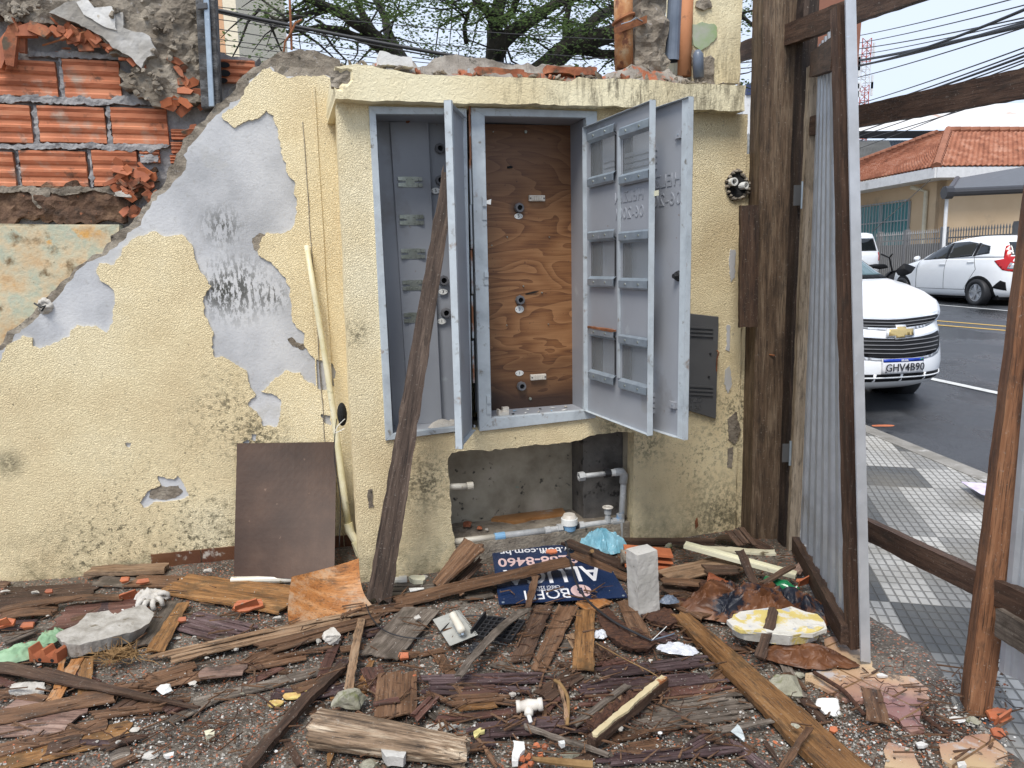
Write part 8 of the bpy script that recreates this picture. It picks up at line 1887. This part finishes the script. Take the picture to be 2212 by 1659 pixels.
for sg in (1, -1):
    P = lambda nm, poly, m, e=.005, **k: c2.patch(nm, 'side', poly, M[m], hat, e, sg, **k)
    P('front_side_window', [(-1.42, 1.02), (-2.22, 1.05), (-2.22, 1.40), (-2.05, 1.38), (-1.75, 1.28)], 'carglass'); P('rear_side_window', [(-2.30, 1.05), (-3.02, 1.09), (-3.08, 1.37), (-2.75, 1.42), (-2.30, 1.41)], 'carglass')
    P('quarter_window', [(-3.12, 1.10), (-3.46, 1.14), (-3.42, 1.30), (-3.16, 1.36)], 'carglass')
    P('window_pillar', [(-2.22, 1.04), (-2.30, 1.04), (-2.30, 1.41), (-2.22, 1.405)], 'carblack', .004); P('window_pillar', [(-3.04, 1.08), (-3.12, 1.09), (-3.16, 1.37), (-3.08, 1.38)], 'carblack', .004)
    for x in (-.78, -3.30):
        a_ = [(x+.36*math.cos(t), .30+.36*math.sin(t)) for t in [math.pi*k/14 for k in range(15)]]; P('wheel_arch', a_+[(x-.36, .2), (x+.36, .2)], 'carblack', .004)
        wheel(c2, x, .29, .295, sg, .865, hat)
    P('tail_lamp', [(-3.62, .98), (-3.80, .78), (-3.93, .74), (-3.96, .88), (-3.93, 1.0), (-3.84, 1.20), (-3.76, 1.34), (-3.70, 1.30), (-3.78, 1.02)], 'lampred', .008); P('tail_lamp_lens', [(-3.86, .80), (-3.94, .80), (-3.94, .92), (-3.88, .94)], 'lampclear', .011)
    P('door_handle', [(-2.08, .895), (-2.28, .905), (-2.28, .93), (-2.08, .925)], 'carpaint', .022); P('door_handle', [(-2.95, .94), (-3.15, .95), (-3.15, .975), (-2.95, .97)], 'carpaint', .022)
    for xs in ((-1.30, -1.31), (-2.26, -2.265)): P('door_seam', [(xs[0], .36), (xs[1]-.006, .36), (xs[1]-.006, 1.02), (xs[0], 1.02)], 'darkmetal', .0025)
    P('door_seam', [(-2.9, .36), (-2.905, .36), (-3.22, .80), (-3.10, 1.08), (-3.09, 1.08), (-3.205, .80)], 'darkmetal', .0025); P('sill_seam', [(-1.2, .345), (-2.95, .345), (-2.95, .355), (-1.2, .355)], 'darkmetal', .0025)
    P('bumper_vent', [(-3.62, .40), (-3.86, .34), (-3.86, .52), (-3.78, .56)], 'carblack', .006)
    b_ = rock_bm(.06, .10, .07, 5, 20, 2, .02); bmesh.ops.transform(b_, matrix=c2.m@Matrix.Translation((-1.42, sg*.93, 1.06)), verts=b_.verts); obj('wing_mirror', b_, M['carpaint'], hat, smooth=True)
c2.patch('rear_window', 'front', [(-.52, 1.10), (.52, 1.10), (.46, 1.38), (-.46, 1.38)], M['carglass'], hat, .006, -1); c2.patch('windscreen', 'front', [(-.62, 1.06), (.62, 1.06), (.5, 1.42), (-.5, 1.42)], M['carglass'], hat, .006, 1)
bm = B_(); box(bm, -3.7, -.3, -.65, .65, .14, .24); bmesh.ops.transform(bm, matrix=c2.m, verts=bm.verts); obj('underbody', bm, M['carblack'], hat)
# ---- tail of a white off-roader farther along
p3 = at(1840, 520, 21.5); o3 = V((p3.x, p3.y+.0, tz(21.5)))+fw*4.1-lf*.2
suv = empty('parked_car', o3, 'white boxy off-roader farther along, only its red tail lamp corner showing', 'car')
c3 = Car(o3, fw, [(.3, -.05, -4.1, .86), (.6, .0, -4.15, .88), (1.0, -.1, -4.15, .88), (1.1, -.9, -4.1, .86), (1.4, -1.3, -4.0, .78), (1.62, -1.7, -3.9, .72), (1.66, -1.9, -3.8, .6)], 6)
c3.body([.3, .45, .6, .8, 1.0, 1.05, 1.1, 1.25, 1.4, 1.52, 1.62, 1.66], suv, 'body')
for sg in (1, -1):
    c3.patch('tail_lamp', 'front', [(sg*.66, .86), (sg*.82, .86), (sg*.82, 1.10), (sg*.66, 1.10)][::sg], M['lampred'], suv, .01, -1)
    c3.patch('side_window', 'side', [(-1.5, 1.12), (-3.8, 1.12), (-3.75, 1.5), (-1.8, 1.5)], M['carglass'], suv, .006, sg)
    for x in (-.85, -3.4): wheel(c3, x, .34, .34, sg, .89, suv)
c3.patch('rear_window', 'front', [(-.62, 1.14), (.62, 1.14), (.58, 1.5), (-.58, 1.5)], M['carglass'], suv, .006, -1)
# ---- motorbike peeking between the cars
p = at(1892, 556, 21.0); mb = empty('motorcycle', V((p.x, p.y, tz(21))), 'black motorcycle partly hidden between the two parked white cars', 'motorcycle'); g0 = V((p.x, p.y, tz(21)))
for dx in (-.45, .55):
    bm = B_(); ring(bm, g0+V((dx, -.05, .3)), V((0, 1, 0)), .22, .30, .10, 24); obj('wheel', bm, M['rubber'], mb)
b_ = rock_bm(.34, .10, .11, 6, 20, 2, .08); bmesh.ops.transform(b_, matrix=Matrix.Translation(g0+V((.05, 0, .72))), verts=b_.verts); obj('body', b_, M['carblack'], mb)
bm = B_(); tube(bm, [g0+V((.55, 0, .3)), g0+V((.38, 0, .95)), g0+V((.30, .3, 1.05))], .025, 8); tube(bm, [g0+V((.38, 0, .95)), g0+V((.30, -.3, 1.05))], .02, 8); obj('fork_and_handlebar', bm, M['carblack'], mb)

# ---- house across the street
M['housewall'] = mat('peach_house_wall', [(.58, .42, .26), (.66, .50, .33)], scale=.7, rough=.85, bump=.1, spots=[((.48, .36, .24), 1.3, .60, .72)])
M['fascia'] = flat('white_fascia', (.66, .66, .66), .6, spots=[((.45, .45, .44), 2, .58, .7)])
hs_ = empty('house', at(2023, 560, 26), 'peach single-storey house with an orange tiled hip roof and white fascia', 'house')
def lay(x, y, d): return at(x, y, d)
Ce = lay(2023, 363, 24.5); zE = Ce.z; Le = Ce+UR*14.0; Re = Ce+UX*14.0
Le.z = Re.z = zE
ap = lay(2048, 286, 27.6); apR = ap+UX*13; apL_ = ap+UR*9; 
# roof planes with rows of tiles
def tiles(bm, e0, e1, t0, t1, rows, cols):
    """pantiles between the eave e0-e1 and the upper edge t0-t1"""
    n_ = (e1-e0).cross(t0-e0).normalized(); n_ = n_ if n_.z > 0 else -n_; g = []
    for j in range(rows*2+1):
        f = j/(rows*2); a, b = e0.lerp(t0, f), e1.lerp(t1, f); r_ = []
        h = (.075 if j % 2 == 0 else .0)
        W_ = (b-a).length; k = max(8, int(cols*4)); 
        for i in range(k+1):
            t = i/k; r_.append(bm.verts.new(a.lerp(b, t)+n_*(h*1.3+.018*math.cos(t*cols*2*math.pi))))
        g.append(r_)
    for p, q in zip(g, g[1:]):
        for i in range(len(p)-1): bm.faces.new((p[i], p[i+1], q[i+1], q[i]))
bm = B_(); tiles(bm, Ce, Re, ap, apR, 17, 75); tiles(bm, Le, Ce, ap+UR*.6, ap, 17, 75)
M['rooftile'] = mat('orange_roof_tiles', [(.22, .078, .042), (.37, .145, .080), (.48, .25, .17)], scale=2.2, rough=.8, bump=.3, bscale=14, spots=[((.16, .07, .04), 5, .60, .70)])
obj('roof', bm, M['rooftile'], hs_)
M['ridge'] = mat('dark_ridge_tile', [(.22, .085, .045), (.34, .14, .08)], scale=3, rough=.85)
for (a, b, n) in ((Ce, ap, 15), (ap, apR, 34), (ap+UR*.6, Le, 40)):
    bm = B_()
    for k in range(n): tube(bm, [a.lerp(b, k/n)+V((0, 0, .05)), a.lerp(b, (k+1.25)/n)+V((0, 0, .10))], [.15, .11], 8)
    obj('ridge_tiles', bm, M['ridge'], hs_)
bm = B_(); th_ = V((0, 0, .30))
for (a, b, o_) in ((Ce, Re, -UR), (Ce, Le, -UX)):
    n_ = o_*.06; hexa(bm, [a-th_, b-th_, b-th_+n_, a-th_+n_, a+V((0, 0, .02)), b+V((0, 0, .02)), b+n_+V((0, 0, .02)), a+n_+V((0, 0, .02))])
hexa(bm, [Ce-th_, Re-th_, Re+UR*14-th_, Le-th_, Ce-th_+V((0, 0, .04)), Re-th_+V((0, 0, .04)), Re+UR*14-th_+V((0, 0, .04)), Le-th_+V((0, 0, .04))])
obj('fascia', bm, M['fascia'], hs_)
Wc = Ce+UR*.75+UX*.75; bm = B_(); z0_ = .3; z1_ = zE-.30
for (d, n_) in ((UR*12.5, UX), (UX*13, UR)):
    a, b = Wc.copy(), Wc+d; hexa(bm, [V((p.x, p.y, z0_)) for p in (a, b, b+n_*.2, a+n_*.2)]+[V((p.x, p.y, z1_)) for p in (a, b, b+n_*.2, a+n_*.2)])
obj('wall', bm, M['housewall'], hs_)
PW = Pl(V((Wc.x, Wc.y, 0)), -UR); 
if PW.n.dot(EYE-Wc) < 0: PW = Pl(V((Wc.x, Wc.y, 0)), UR)
PR = Pl(V((Wc.x, Wc.y, 0)), UX)
if PR.n.dot(EYE-Wc) < 0: PR = Pl(V((Wc.x, Wc.y, 0)), -UX)
w0, w1 = PW.hit(1968, 434), PW.hit(1800, 520); wa, wb2 = sorted((w0[0], w1[0])); wt = PW.hit(1968, 434)[1]; wbm = wt-1.75
wn_ = empty('window', PW.P((wa+wb2)/2, wbm, 0)); wn_.parent = hs_; wn_.matrix_parent_inverse = parent_world(hs_).inverted()
bm = B_(); pbox(bm, PW, wa, wb2, wbm, wt, -.02, .012); obj('curtained_glass', bm, mat('teal_curtain_behind_glass', [(.035, .16, .18), (.10, .33, .34)], scale=1.0, rough=.25, stretch=(9, 9, .3), bump=.1), wn_)
bm = B_(); n = 26
for k in range(n+1): a = wa+(wb2-wa)*k/n; pbox(bm, PW, a-.012, a+.012, wbm, wt+.08, .07, .09)
for z in (wt+.04, wt-.65): pbox(bm, PW, wa, wb2, z-.02, z+.02, .06, .07)
for a in (wa, wa+(wb2-wa)*.33, wa+(wb2-wa)*.66, wb2): pbox(bm, PW, a-.03, a+.03, wbm, wt, .013, .05)
obj('window_bars', bm, flat('light_grey_steel', (.40, .42, .43), .5), wn_)
a, b = PW.hit(2006, 398); bm = B_(); q = PW.P(a, z1_, .06); tube(bm, [PW.P(a+.6 if 0 else PW.hit(1984, 392)[0], z1_-.10, .25), PW.P(a, z1_-.30, .07), PW.P(a, .6, .07)], .075, 10); obj('drainpipe', bm, flat('cream_drainpipe', (.62, .56, .42), .5), hs_)
# awning
awn = empty('awning', at(2130, 420, 20.5), 'dark grey canvas awning on a white post in front of the peach house', 'awning'); d0 = 20.0
A0, A1_, A2, A3 = at(2047, 416, d0), at(2230, 408, d0-.3), at(2240, 355, d0+3.0), at(2068, 385, d0+3.0)
bm = B_(); hexa(bm, [p-V((0, 0, .05)) for p in (A0, A1_, A2, A3)]+[A0, A1_, A2, A3]); obj('canvas', bm, flat('dark_grey_canvas', (.11, .115, .125), .6), awn)
bm = B_(); tube(bm, [A0, A1_], .11, 10); tube(bm, [A0-V((.1, 0, .0)), A0+V((.1, 0, .0))], .17, 10); tube(bm, [A0, A3], .07, 8); obj('roller', bm, flat('black_roller', (.035, .035, .04), .4), awn)
bm = B_(); tube(bm, [A0+V((.05, .1, 0)), V((A0.x+.05, A0.y+.1, tz(A0.y)))], .045, 8); obj('post', bm, M['fascia'], awn)
# fence with spear heads
FP = Pl(V((13.75, 20.0, 0)), UR if 1 else UX)
if FP.n.dot(EYE-FP.o) < 0: FP = Pl(V((13.75, 20.0, 0)), -UR)
fe = empty('spiked_fence', FP.P(FP.hit(2040, 560)[0], .5, 0), 'grey metal fence with spear heads along the far pavement', 'fence')
zt_ = FP.hit(2150, 486)[1]; zb_ = .45; aL_, aR_ = sorted((FP.hit(1895, 500)[0], FP.hit(2230, 500)[0]))
bm = B_(); pbox(bm, FP, aL_, aR_, zb_, zt_-.42, -.04, -.01); obj('sheet_panel', bm, M['fencegrey'], fe)
n = 62
for k in range(n+1):
    a = aL_+(aR_-aL_)*k/n; bm = B_(); pbox(bm, FP, a-.011, a+.011, zb_, zt_-.1, .0, .02)
    bmesh.ops.create_cone(bm, segments=6, radius1=.030, radius2=.0, depth=.14, matrix=Matrix.Translation(FP.P(a, zt_-.03, .01))); obj('spear_bar', bm, mat('grey_fence_bar', [(.26, .26, .26)], rough=.5) if k == 0 else bpy.data.materials['grey_fence_bar'], fe)
bm = B_(); pbox(bm, FP, aL_, aR_, zt_-.30, zt_-.26, -.01, .0); pbox(bm, FP, aL_, aR_, .75, .79, -.01, .0); obj('cross_rail', bm, M['fencegrey'], fe)
for x in (2038, 2196, 1900, 1958):
    a = FP.hit(x, 500)[0]; s = .10 if x > 2000 else .05; bm = B_(); pbox(bm, FP, a-s, a+s, zb_, zt_+.06, -.12, .04); bevel(bm, .01); obj('post', bm, M['fencegrey'], fe)
# ---- farther buildings
wh_ = empty('warehouse', at(2050, 560, 48), 'warehouse with a white barrel roof and blue corrugated wall behind the house', 'warehouse')
a0_, a1__ = 44, 58
E0, E1 = at(1850, 283, a0_), at(2260, 281, a0_); T0, T1 = at(1985, 240, a1__), at(2260, 243, a1__); E0b = at(1800, 300, a0_)
bm = B_(); rows = []
for j in range(13):
    t = j/12; r_ = []
    for i in range(9):
        s = i/8; p = E0.lerp(E1, s).lerp((T0-V((8, 0, 0))).lerp(T1, s), t); p.z = E0.z+(T0.z-E0.z)*math.sin(t*math.pi/2)+.0; r_.append(bm.verts.new(p))
    rows.append(r_)
for p, q in zip(rows, rows[1:]):
    for i in range(8): bm.faces.new((p[i], p[i+1], q[i+1], q[i]))
obj('barrel_roof', bm, mat('white_stained_roof', [(.56, .54, .52), (.70, .69, .67)], scale=.25, rough=.7, bump=0, stretch=(1.2, .3, 1), spots=[((.45, .30, .22), .6, .60, .68)]), wh_)
bm = B_(); hexa(bm, [E0-V((0, 0, .35)), E1-V((0, 0, .35)), E1+V((0, .4, -.35)), E0+V((0, .4, -.35)), E0, E1, E1+V((0, .4, 0)), E0+V((0, .4, 0))]); obj('gutter', bm, M['carblack'], wh_)
bm = B_(); n = 130; W0_, W1_ = E0+V((0, 1, -.35)), E1+V((0, 1, -.35)); c_ = []
for i in range(n+1):
    p = W0_.lerp(W1_, i/n)+V((0, .06*(i % 2), 0)); c_.append((bm.verts.new(p), bm.verts.new(V((p.x, p.y, .5)))))
for a, b in zip(c_, c_[1:]): bm.faces.new((a[0], b[0], b[1], a[1]))
obj('corrugated_wall', bm, mat('blue_grey_corrugated', [(.16, .21, .29), (.24, .29, .36)], scale=.8, rough=.6, bump=0), wh_)
sh = empty('shed', at(1890, 330, 36), 'low shed with a grey fibre cement roof left of the tiled roof', 'shed'); bm = B_(); c_ = []; P0_, P1_, P2_, P3_ = at(1835, 352, 34), at(1932, 334, 34), at(1920, 306, 38), at(1835, 308, 38)
for i in range(61):
    t = i/60; h = V((0, 0, .10*(i % 2))); c_.append((bm.verts.new(P0_.lerp(P1_, t)+h), bm.verts.new(P3_.lerp(P2_, t)+h)))
for a, b in zip(c_, c_[1:]): bm.faces.new((a[0], b[0], b[1], a[1]))
M['fibrecement'] = mat('grey_fibre_cement', [(.18, .18, .17), (.30, .30, .29)], scale=1, rough=.9, bump=0)
obj('roof', bm, M['fibrecement'], sh); bm = B_(); box(bm, P0_.x, P1_.x, 34.2, 38, .5, P1_.z-.1); obj('wall', bm, M['housewall'], sh)
# left: shed roofs and pale block between column and post
bt2 = empty('apartment_block', at(1630, 560, 85), 'distant white block with a dark blue top between the column and the thick post', 'building')
q = [at(1606, 206, 85), at(1655, 204, 85)]; bm = B_(); box(bm, q[0].x, q[1].x+8, 85, 97, .5, q[0].z); obj('wall', bm, M['fascia'], bt2)
q2 = [at(1612, 181, 85), at(1660, 206, 85)]; bm = B_(); box(bm, q2[0].x, q2[1].x+8, 84.8, 97, q[0].z, q2[0].z); obj('blue_top', bm, flat('navy_cladding', (.03, .045, .11), .5), bt2)
for y in (221, 232, 246, 257, 268):
    a = at(1627, y, 84.9); bm = B_(); box(bm, a.x, a.x+.9 if y % 2 else a.x+1.3, 84.85, 84.98, a.z-.28, a.z+.25); obj('window', bm, M['carglass'], bt2)
st_ = empty('shed', at(1625, 320, 30), 'grey sheet-roofed shed low behind the wall stub', 'shed'); bm = B_(); P0_, P1_, P2_, P3_ = at(1560, 350, 28), at(1720, 345, 28), at(1720, 288, 33), at(1560, 292, 33); c_ = []
for i in range(71):
    t = i/70; h = V((0, 0, .07*(i % 2))); c_.append((bm.verts.new(P0_.lerp(P1_, t)+h), bm.verts.new(P3_.lerp(P2_, t)+h)))
for a, b in zip(c_, c_[1:]): bm.faces.new((a[0], b[0], b[1], a[1]))
obj('roof', bm, M['fibrecement'], st_); bm = B_(); box(bm, P0_.x, P1_.x, 28.2, 33, .3, P1_.z-.05); obj('wall', bm, M['fascia'], st_)
# tower at the upper left
tw = empty('apartment_tower', at(492, 560, 45), 'tall orange and cream apartment tower behind the weathered timber', 'building')
a, b, c = at(440, 60, 45), at(484, 60, 45), at(513, 60, 45)
for (x0, x1, m_, nm) in ((a.x, b.x, flat('orange_render', (.62, .36, .20), .8), 'orange_face'), (b.x+.01, c.x, flat('cream_render', (.74, .66, .50), .8), 'cream_face')):
    bm = B_(); box(bm, x0, x1, 45, 55, .3, 40); obj(nm, bm, m_, tw)
# brown panel behind the posts
pn = empty('billboard', at(1810, 300, 8.0), 'back of a brown painted panel behind the black post', 'panel')
c4 = [at(1762, 300, 8), at(1849, 192, 8), at(1868, -40, 8), at(1762, -40, 8)]; bm = B_(); c4[0] = at(1762, 192, 8)
hexa(bm, c4+[p+V((0, .08, 0)) for p in c4]); obj('panel', bm, flat('brown_panel_paint', (.24, .095, .055), .6), pn)
bm = B_(); q = at(1790, 192, 8.2); tube(bm, [V((q.x, q.y, tz(8))), V((q.x, q.y, q.z+1.5))], .06, 10); obj('pole', bm, M['darkmetal'], pn)
# mobile-phone mast
ms_ = empty('radio_mast', at(1862, 560, 110), 'red and white lattice radio mast with dishes, far behind the house', 'mast'); secs = [B_() for _ in range(10)]
zb0 = .5; ztp_ = at(1866, 85, 110).z; cx = at(1865, 160, 110).x; cy = 110; hw = .62
for k in range(30):
    z0_ = zb0+(ztp_-zb0)*k/30; z1_ = zb0+(ztp_-zb0)*(k+1)/30; t_ = secs[k//3]
    for (sx_, sy_) in ((-1, -1), (1, -1), (1, 1), (-1, 1)): tube(t_, [V((cx+sx_*hw, cy+sy_*hw, z0_)), V((cx+sx_*hw, cy+sy_*hw, z1_))], .07, 4)
    for s in (-1, 1): tube(t_, [V((cx-hw*s, cy-hw, z0_)), V((cx+hw*s, cy-hw, z1_))], .045, 4); tube(t_, [V((cx-hw, cy+hw*s, z0_)), V((cx+hw, cy+hw*s, z0_))], .045, 4)
M['redlat'] = flat('red_lattice', (.42, .10, .07), .6)
for k, b9 in enumerate(secs): obj('lattice_section', b9, M['redlat'] if k % 2 else M['fascia'], ms_)
rnd = random.Random(2)
for k in range(16):
    z = ztp_-rnd.uniform(.5, 12); bm = B_(); s = rnd.choice((-1, 1)); p = V((cx+s*(hw+.35), cy-hw-.2, z))
    if k % 4 == 0: tube(bm, [p, p+V((0, .3, 0))], .45, 14); tube(bm, [p+V((0, .3, 0)), V((cx, cy, z))], .06, 5)
    else: box(bm, p.x-.12, p.x+.12, p.y, p.y+.2, p.z-.9, p.z+.9); tube(bm, [p+V((0, .1, 0)), V((cx, cy, z))], .05, 5)
    obj('antenna', bm, M['fascia'], ms_)

# ---- the big tree behind the housing
tree = empty('rain_tree', V((-1.0, 19.5, .4)), 'large dark-limbed spreading tree behind the meter housing', 'tree')
M['bark'] = mat('dark_bark', [(.012, .011, .009), (.03, .026, .02), (.05, .042, .03)], scale=3, rough=.9, bump=.6, bscale=12, bd=.02)
M['leaf'] = mat('tree_leaf', [(.055, .10, .040), (.09, .15, .055), (.13, .20, .08)], scale=1.1, rough=.6, bump=.0)
nt = M['leaf'].node_tree; pb2 = nt.nodes['Principled BSDF']; tl_ = nt.nodes.new('ShaderNodeBsdfTranslucent'); tl_.inputs[0].default_value = (.15, .22, .07, 1); ms2 = nt.nodes.new('ShaderNodeMixShader'); ms2.inputs[0].default_value = .35
nt.links.new(pb2.outputs[0], ms2.inputs[1]); nt.links.new(tl_.outputs[0], ms2.inputs[2]); nt.links.new(ms2.outputs[0], nt.nodes['Material Output'].inputs[0])
rnd = random.Random(19); bm = B_(); tips = []
def limb(pts, r0, r1):
    r0 *= 1.05; r1 *= .9
    p = [at(x, y, d) for x, y, d in pts]; q = []
    for i in range(len(p)-1):
        a, b = p[i], p[i+1]
        for k in range(3): q.append(a.lerp(b, k/3)+V((N(a.lerp(b, k/3), 1.3), N(a.lerp(b, k/3), 1.3, 2), N(a.lerp(b, k/3), 1.3, 4)))*.10)
    q.append(p[-1]); n = len(q); tube(bm, q, [r0+(r1-r0)*i/(n-1) for i in range(n)], 8)
    for i in range(n//3, n): tips.append((q[i], .5+.5*i/n))
base_ = V((at(1020, 300, 20).x, 20, .4))
tube(bm, [base_, base_+V((.1, 0, 2)), at(1010, 250, 20)], [.55, .45, .42], 12)
J1 = (1010, 250, 20)
L_ = [([J1, (900, 180, 20), (840, 110, 19.5), (790, 60, 19), (720, 20, 18), (640, -20, 17)], .28, .07), ([J1, (890, 165, 20.5), (855, 110, 21), (830, 40, 22), (800, -40, 23)], .22, .08), ([J1, (1060, 170, 20), (1072, 90, 20), (1075, 20, 20), (1085, -80, 20)], .30, .14),
      ([(1068, 110, 20), (1130, 50, 20), (1200, 10, 20), (1290, -30, 20)], .22, .08), ([J1, (1160, 160, 20), (1230, 100, 20), (1330, 70, 19), (1440, 60, 18), (1560, 40, 18)], .34, .10), ([(1190, 130, 20), (1240, 80, 20.5), (1290, 40, 21), (1360, 0, 22), (1480, -40, 22)], .20, .08),
      ([(1225, 105, 20), (1300, 120, 20), (1400, 112, 19.5), (1500, 100, 19)], .15, .05), ([(860, 130, 20), (800, 90, 19), (760, 70, 19), (690, 60, 18), (620, 70, 18)], .13, .04), ([(1070, 60, 20), (1110, 20, 19), (1140, -40, 18)], .12, .06), ([(820, 90, 20), (780, 20, 20), (760, -40, 20)], .12, .06),
      ([(1075, 40, 20), (1030, 10, 19), (1000, -40, 19)], .12, .05), ([(1230, 100, 20), (1225, 50, 20), (1230, 0, 20), (1250, -50, 20)], .10, .05), ([(1010, 90, 20), (1000, 60, 19.5), (1010, 30, 19), (1040, 0, 19)], .06, .03), ([(1040, 150, 20), (1085, 120, 20), (1090, 90, 20)], .07, .04), ([(1330, 130, 20), (1380, 118, 20), (1450, 130, 20), (1560, 125, 20)], .08, .04), ([(720, 20, 18), (660, 30, 17.5), (600, 40, 17), (560, 20, 17)], .07, .02),
      ([(1500, 20, 19), (1600, 30, 19), (1640, 60, 19), (1660, 90, 19)], .06, .02)]
for l in L_: limb(*l)
for p, t in list(tips):
    for _ in range(1):
        q = p.copy(); d = V((rnd.gauss(0, 1), rnd.gauss(0, .8), rnd.gauss(0, .5))).normalized(); pts = [q.copy()]
        for i in range(4): d = (d+V((rnd.gauss(0, .35), rnd.gauss(0, .35), rnd.gauss(-.03, .3)))).normalized(); q = q+d*rnd.uniform(.25, .6); pts.append(q.copy())
        tube(bm, pts, [.035, .028, .02, .014, .008], 5); tips.extend([(x, 1) for x in pts[2:]])
obj('trunk', bm, M['bark'], tree)
def proj(P):
    v = CM.transposed()@(P-EYE); return 1106+FPX*v.x/-v.z, 829.5-FPX*v.y/-v.z
bm_v, bm_f = [], []
def leafclump(c, s, n):
    for _ in range(n):
        p = c+V((rnd.gauss(0, s), rnd.gauss(0, s), rnd.gauss(0, s*.35))); a = rnd.uniform(0, 6.28); d = V((math.cos(a), math.sin(a), rnd.uniform(-.5, .25))).normalized(); w_ = V((-d.y, d.x, rnd.uniform(-.5, .5))).normalized(); L = rnd.uniform(.06, .13); W_ = L*.30; o = len(bm_v)
        bm_v.extend([p-w_*W_*.3, p+d*L*.5-w_*W_, p+d*L, p+d*L*.5+w_*W_]); bm_f.append((o, o+1, o+2, o+3))
cl_ = [t[0] for t in tips]
env = [(545, 30), (575, 52), (620, 90), (660, 82), (690, 118), (740, 100), (790, 128), (840, 122), (900, 130), (1000, 135), (1180, 135), (1330, 148), (1450, 140), (1560, 120), (1600, 40), (1652, 66), (1660, -20)]
for c in cl_:
    if rnd.random() < .75: leafclump(c+V((rnd.gauss(0, .25), rnd.gauss(0, .3), rnd.gauss(0, .15))), .20, 18)
k = 0
while k < 980:
    x = rnd.uniform(540, 1665); y = rnd.uniform(-150, 135)
    if y > lerpy(env, x) - 6: continue
    dens = .5+.9*N((x*.012, y*.018, 0), 1.6)+.004*(60-y)
    if 1300 < x < 1600 and y > 100: dens -= .3
    if x < 700: dens -= .25
    if rnd.random() > dens: continue
    leafclump(at(x, y, rnd.uniform(16.5, 23)), rnd.uniform(.14, .30), rnd.randint(18, 42)); k += 1
for _ in range(70): leafclump(V((rnd.uniform(-8, 9), rnd.uniform(14, 26), rnd.uniform(9.5, 13.5))), .6, 40)
me = bpy.data.meshes.new('crown'); me.from_pydata(bm_v, [], bm_f); link('crown', me, M['leaf'], tree)

# ---- overhead cables
def wire(x0, y0, d0, x1, y1, d1, r, label, sag=.0, ext=.15, m='rubber'):
    a, b = at(x0, y0, d0), at(x1, y1, d1); dd = b-a; a2, b2 = a-dd*ext, b+dd*ext; pts = []
    for i in range(25):
        t = i/24; p = a2.lerp(b2, t); p.z -= sag*(4*t*(1-t)-.6); pts.append(p)
    bm = B_(); tube(bm, pts, r, 6); tag(settle(obj('overhead_cable', bm, M[m], smooth=True)), label, 'cable', 'overhead cables')
L1 = 'overhead cable '
wire(478, 26, 14, 1325, 178, 14, .034, 'thickest black bundle of overhead cables crossing in front of the tree', .1)
wire(478, 32, 14, 1325, 186, 14, .014, 'thin cable just under the thickest bundle in front of the tree', .12)
for k, (y0, y1, r) in enumerate(((18, 118, .008), (45, 160, .008), (66, 205, .009), (88, 200, .008), (98, 215, .008), (116, 225, .008))):
    wire(478, y0, 15, 1325, y1-30, 15, r, ('topmost', 'second', 'third', 'fourth', 'fifth', 'lowest')[k]+' of the thin cables crossing behind the wall top at left', .1)
for k, (x0, y0, x1, y1, r) in enumerate(((1865, 76, 2230, -12, .010), (1865, 92, 2230, 8, .010), (1865, 105, 2230, 36, .012), (1865, 118, 2230, 42, .010), (1865, 130, 2230, 52, .034), (1865, 141, 2230, 46, .030), (1865, 165, 2230, 55, .012), (1865, 222, 2230, 98, .012), (1865, 236, 2230, 108, .014), (1865, 243, 2230, 116, .022), (1865, 251, 2230, 124, .014), (1865, 262, 2230, 130, .012), (1865, 283, 2230, 140, .016), (1865, 292, 2230, 160, .012), (1865, 302, 2230, 190, .012), (1865, 318, 2230, 172, .010))):
    nm = 'first second third fourth fifth sixth seventh eighth ninth tenth eleventh twelfth thirteenth fourteenth fifteenth sixteenth'.split()[k]
    wire(x0, y0, 20+k*.3, x1, y1, 11+k*.15, r, f'{nm} cable from the top fanning across the sky right of the gate', .05)
wire(1862, 143, 16, 2230, 18, 9, .020, 'twisted dark cable crossing the fan of cables diagonally', .12)
for k, (y0, y1) in enumerate(((103, 100), (106, 104), (128, 124), (140, 137))): wire(1600, y0+8, 22, 1660, y1+6, 21, .014, ('upper', 'upper middle', 'lower middle', 'lowest')[k]+' cable seen between the yellow column and the thick post', .0, .6)
bm = B_(); tube(bm, [at(1885, 500, 23), at(1935, 455, 23), at(2010, 388, 23.5)], .012, 5); tag(settle(obj('service_wire', bm, M['rubber'])), 'thin drooping service wire in front of the peach house wall', 'cable')
# leaf on the pavement and flyer by the kerb
pl = Pl((0, 0, 0), V((1, 0, 0)), V((0, 1, 0)))
p = gnd(1908, 923, .06); bm = sheet(pl, jag([(.09*math.cos(a_), .035*math.sin(a_)) for a_ in [q*math.pi/6 for q in range(12)]], .006, .02, 3), c0=0, c1=.003); tag(obj('fallen_leaf', bm, M['shard'], None, Matrix.Translation(p+V((0, 0, .012)))), 'orange dry leaf on the kerb beside the road', 'leaf')
ff = [gnd(2075, 1048, .05), gnd(2135, 1052, .05), gnd(2150, 1085, .045), gnd(2118, 1075, .045)]; bm = B_(); hexa(bm, [q+V((0, 0, .02)) for q in ff]+[q+V((0, 0, .022)) for q in ff]); tag(settle(obj('paper_flyer', bm, mat('pale_printed_paper', [(.70, .66, .74), (.50, .40, .58)], scale=20, rough=.7, bump=0))), 'pale printed flyer lying on the pavement by the reddish post', 'paper')
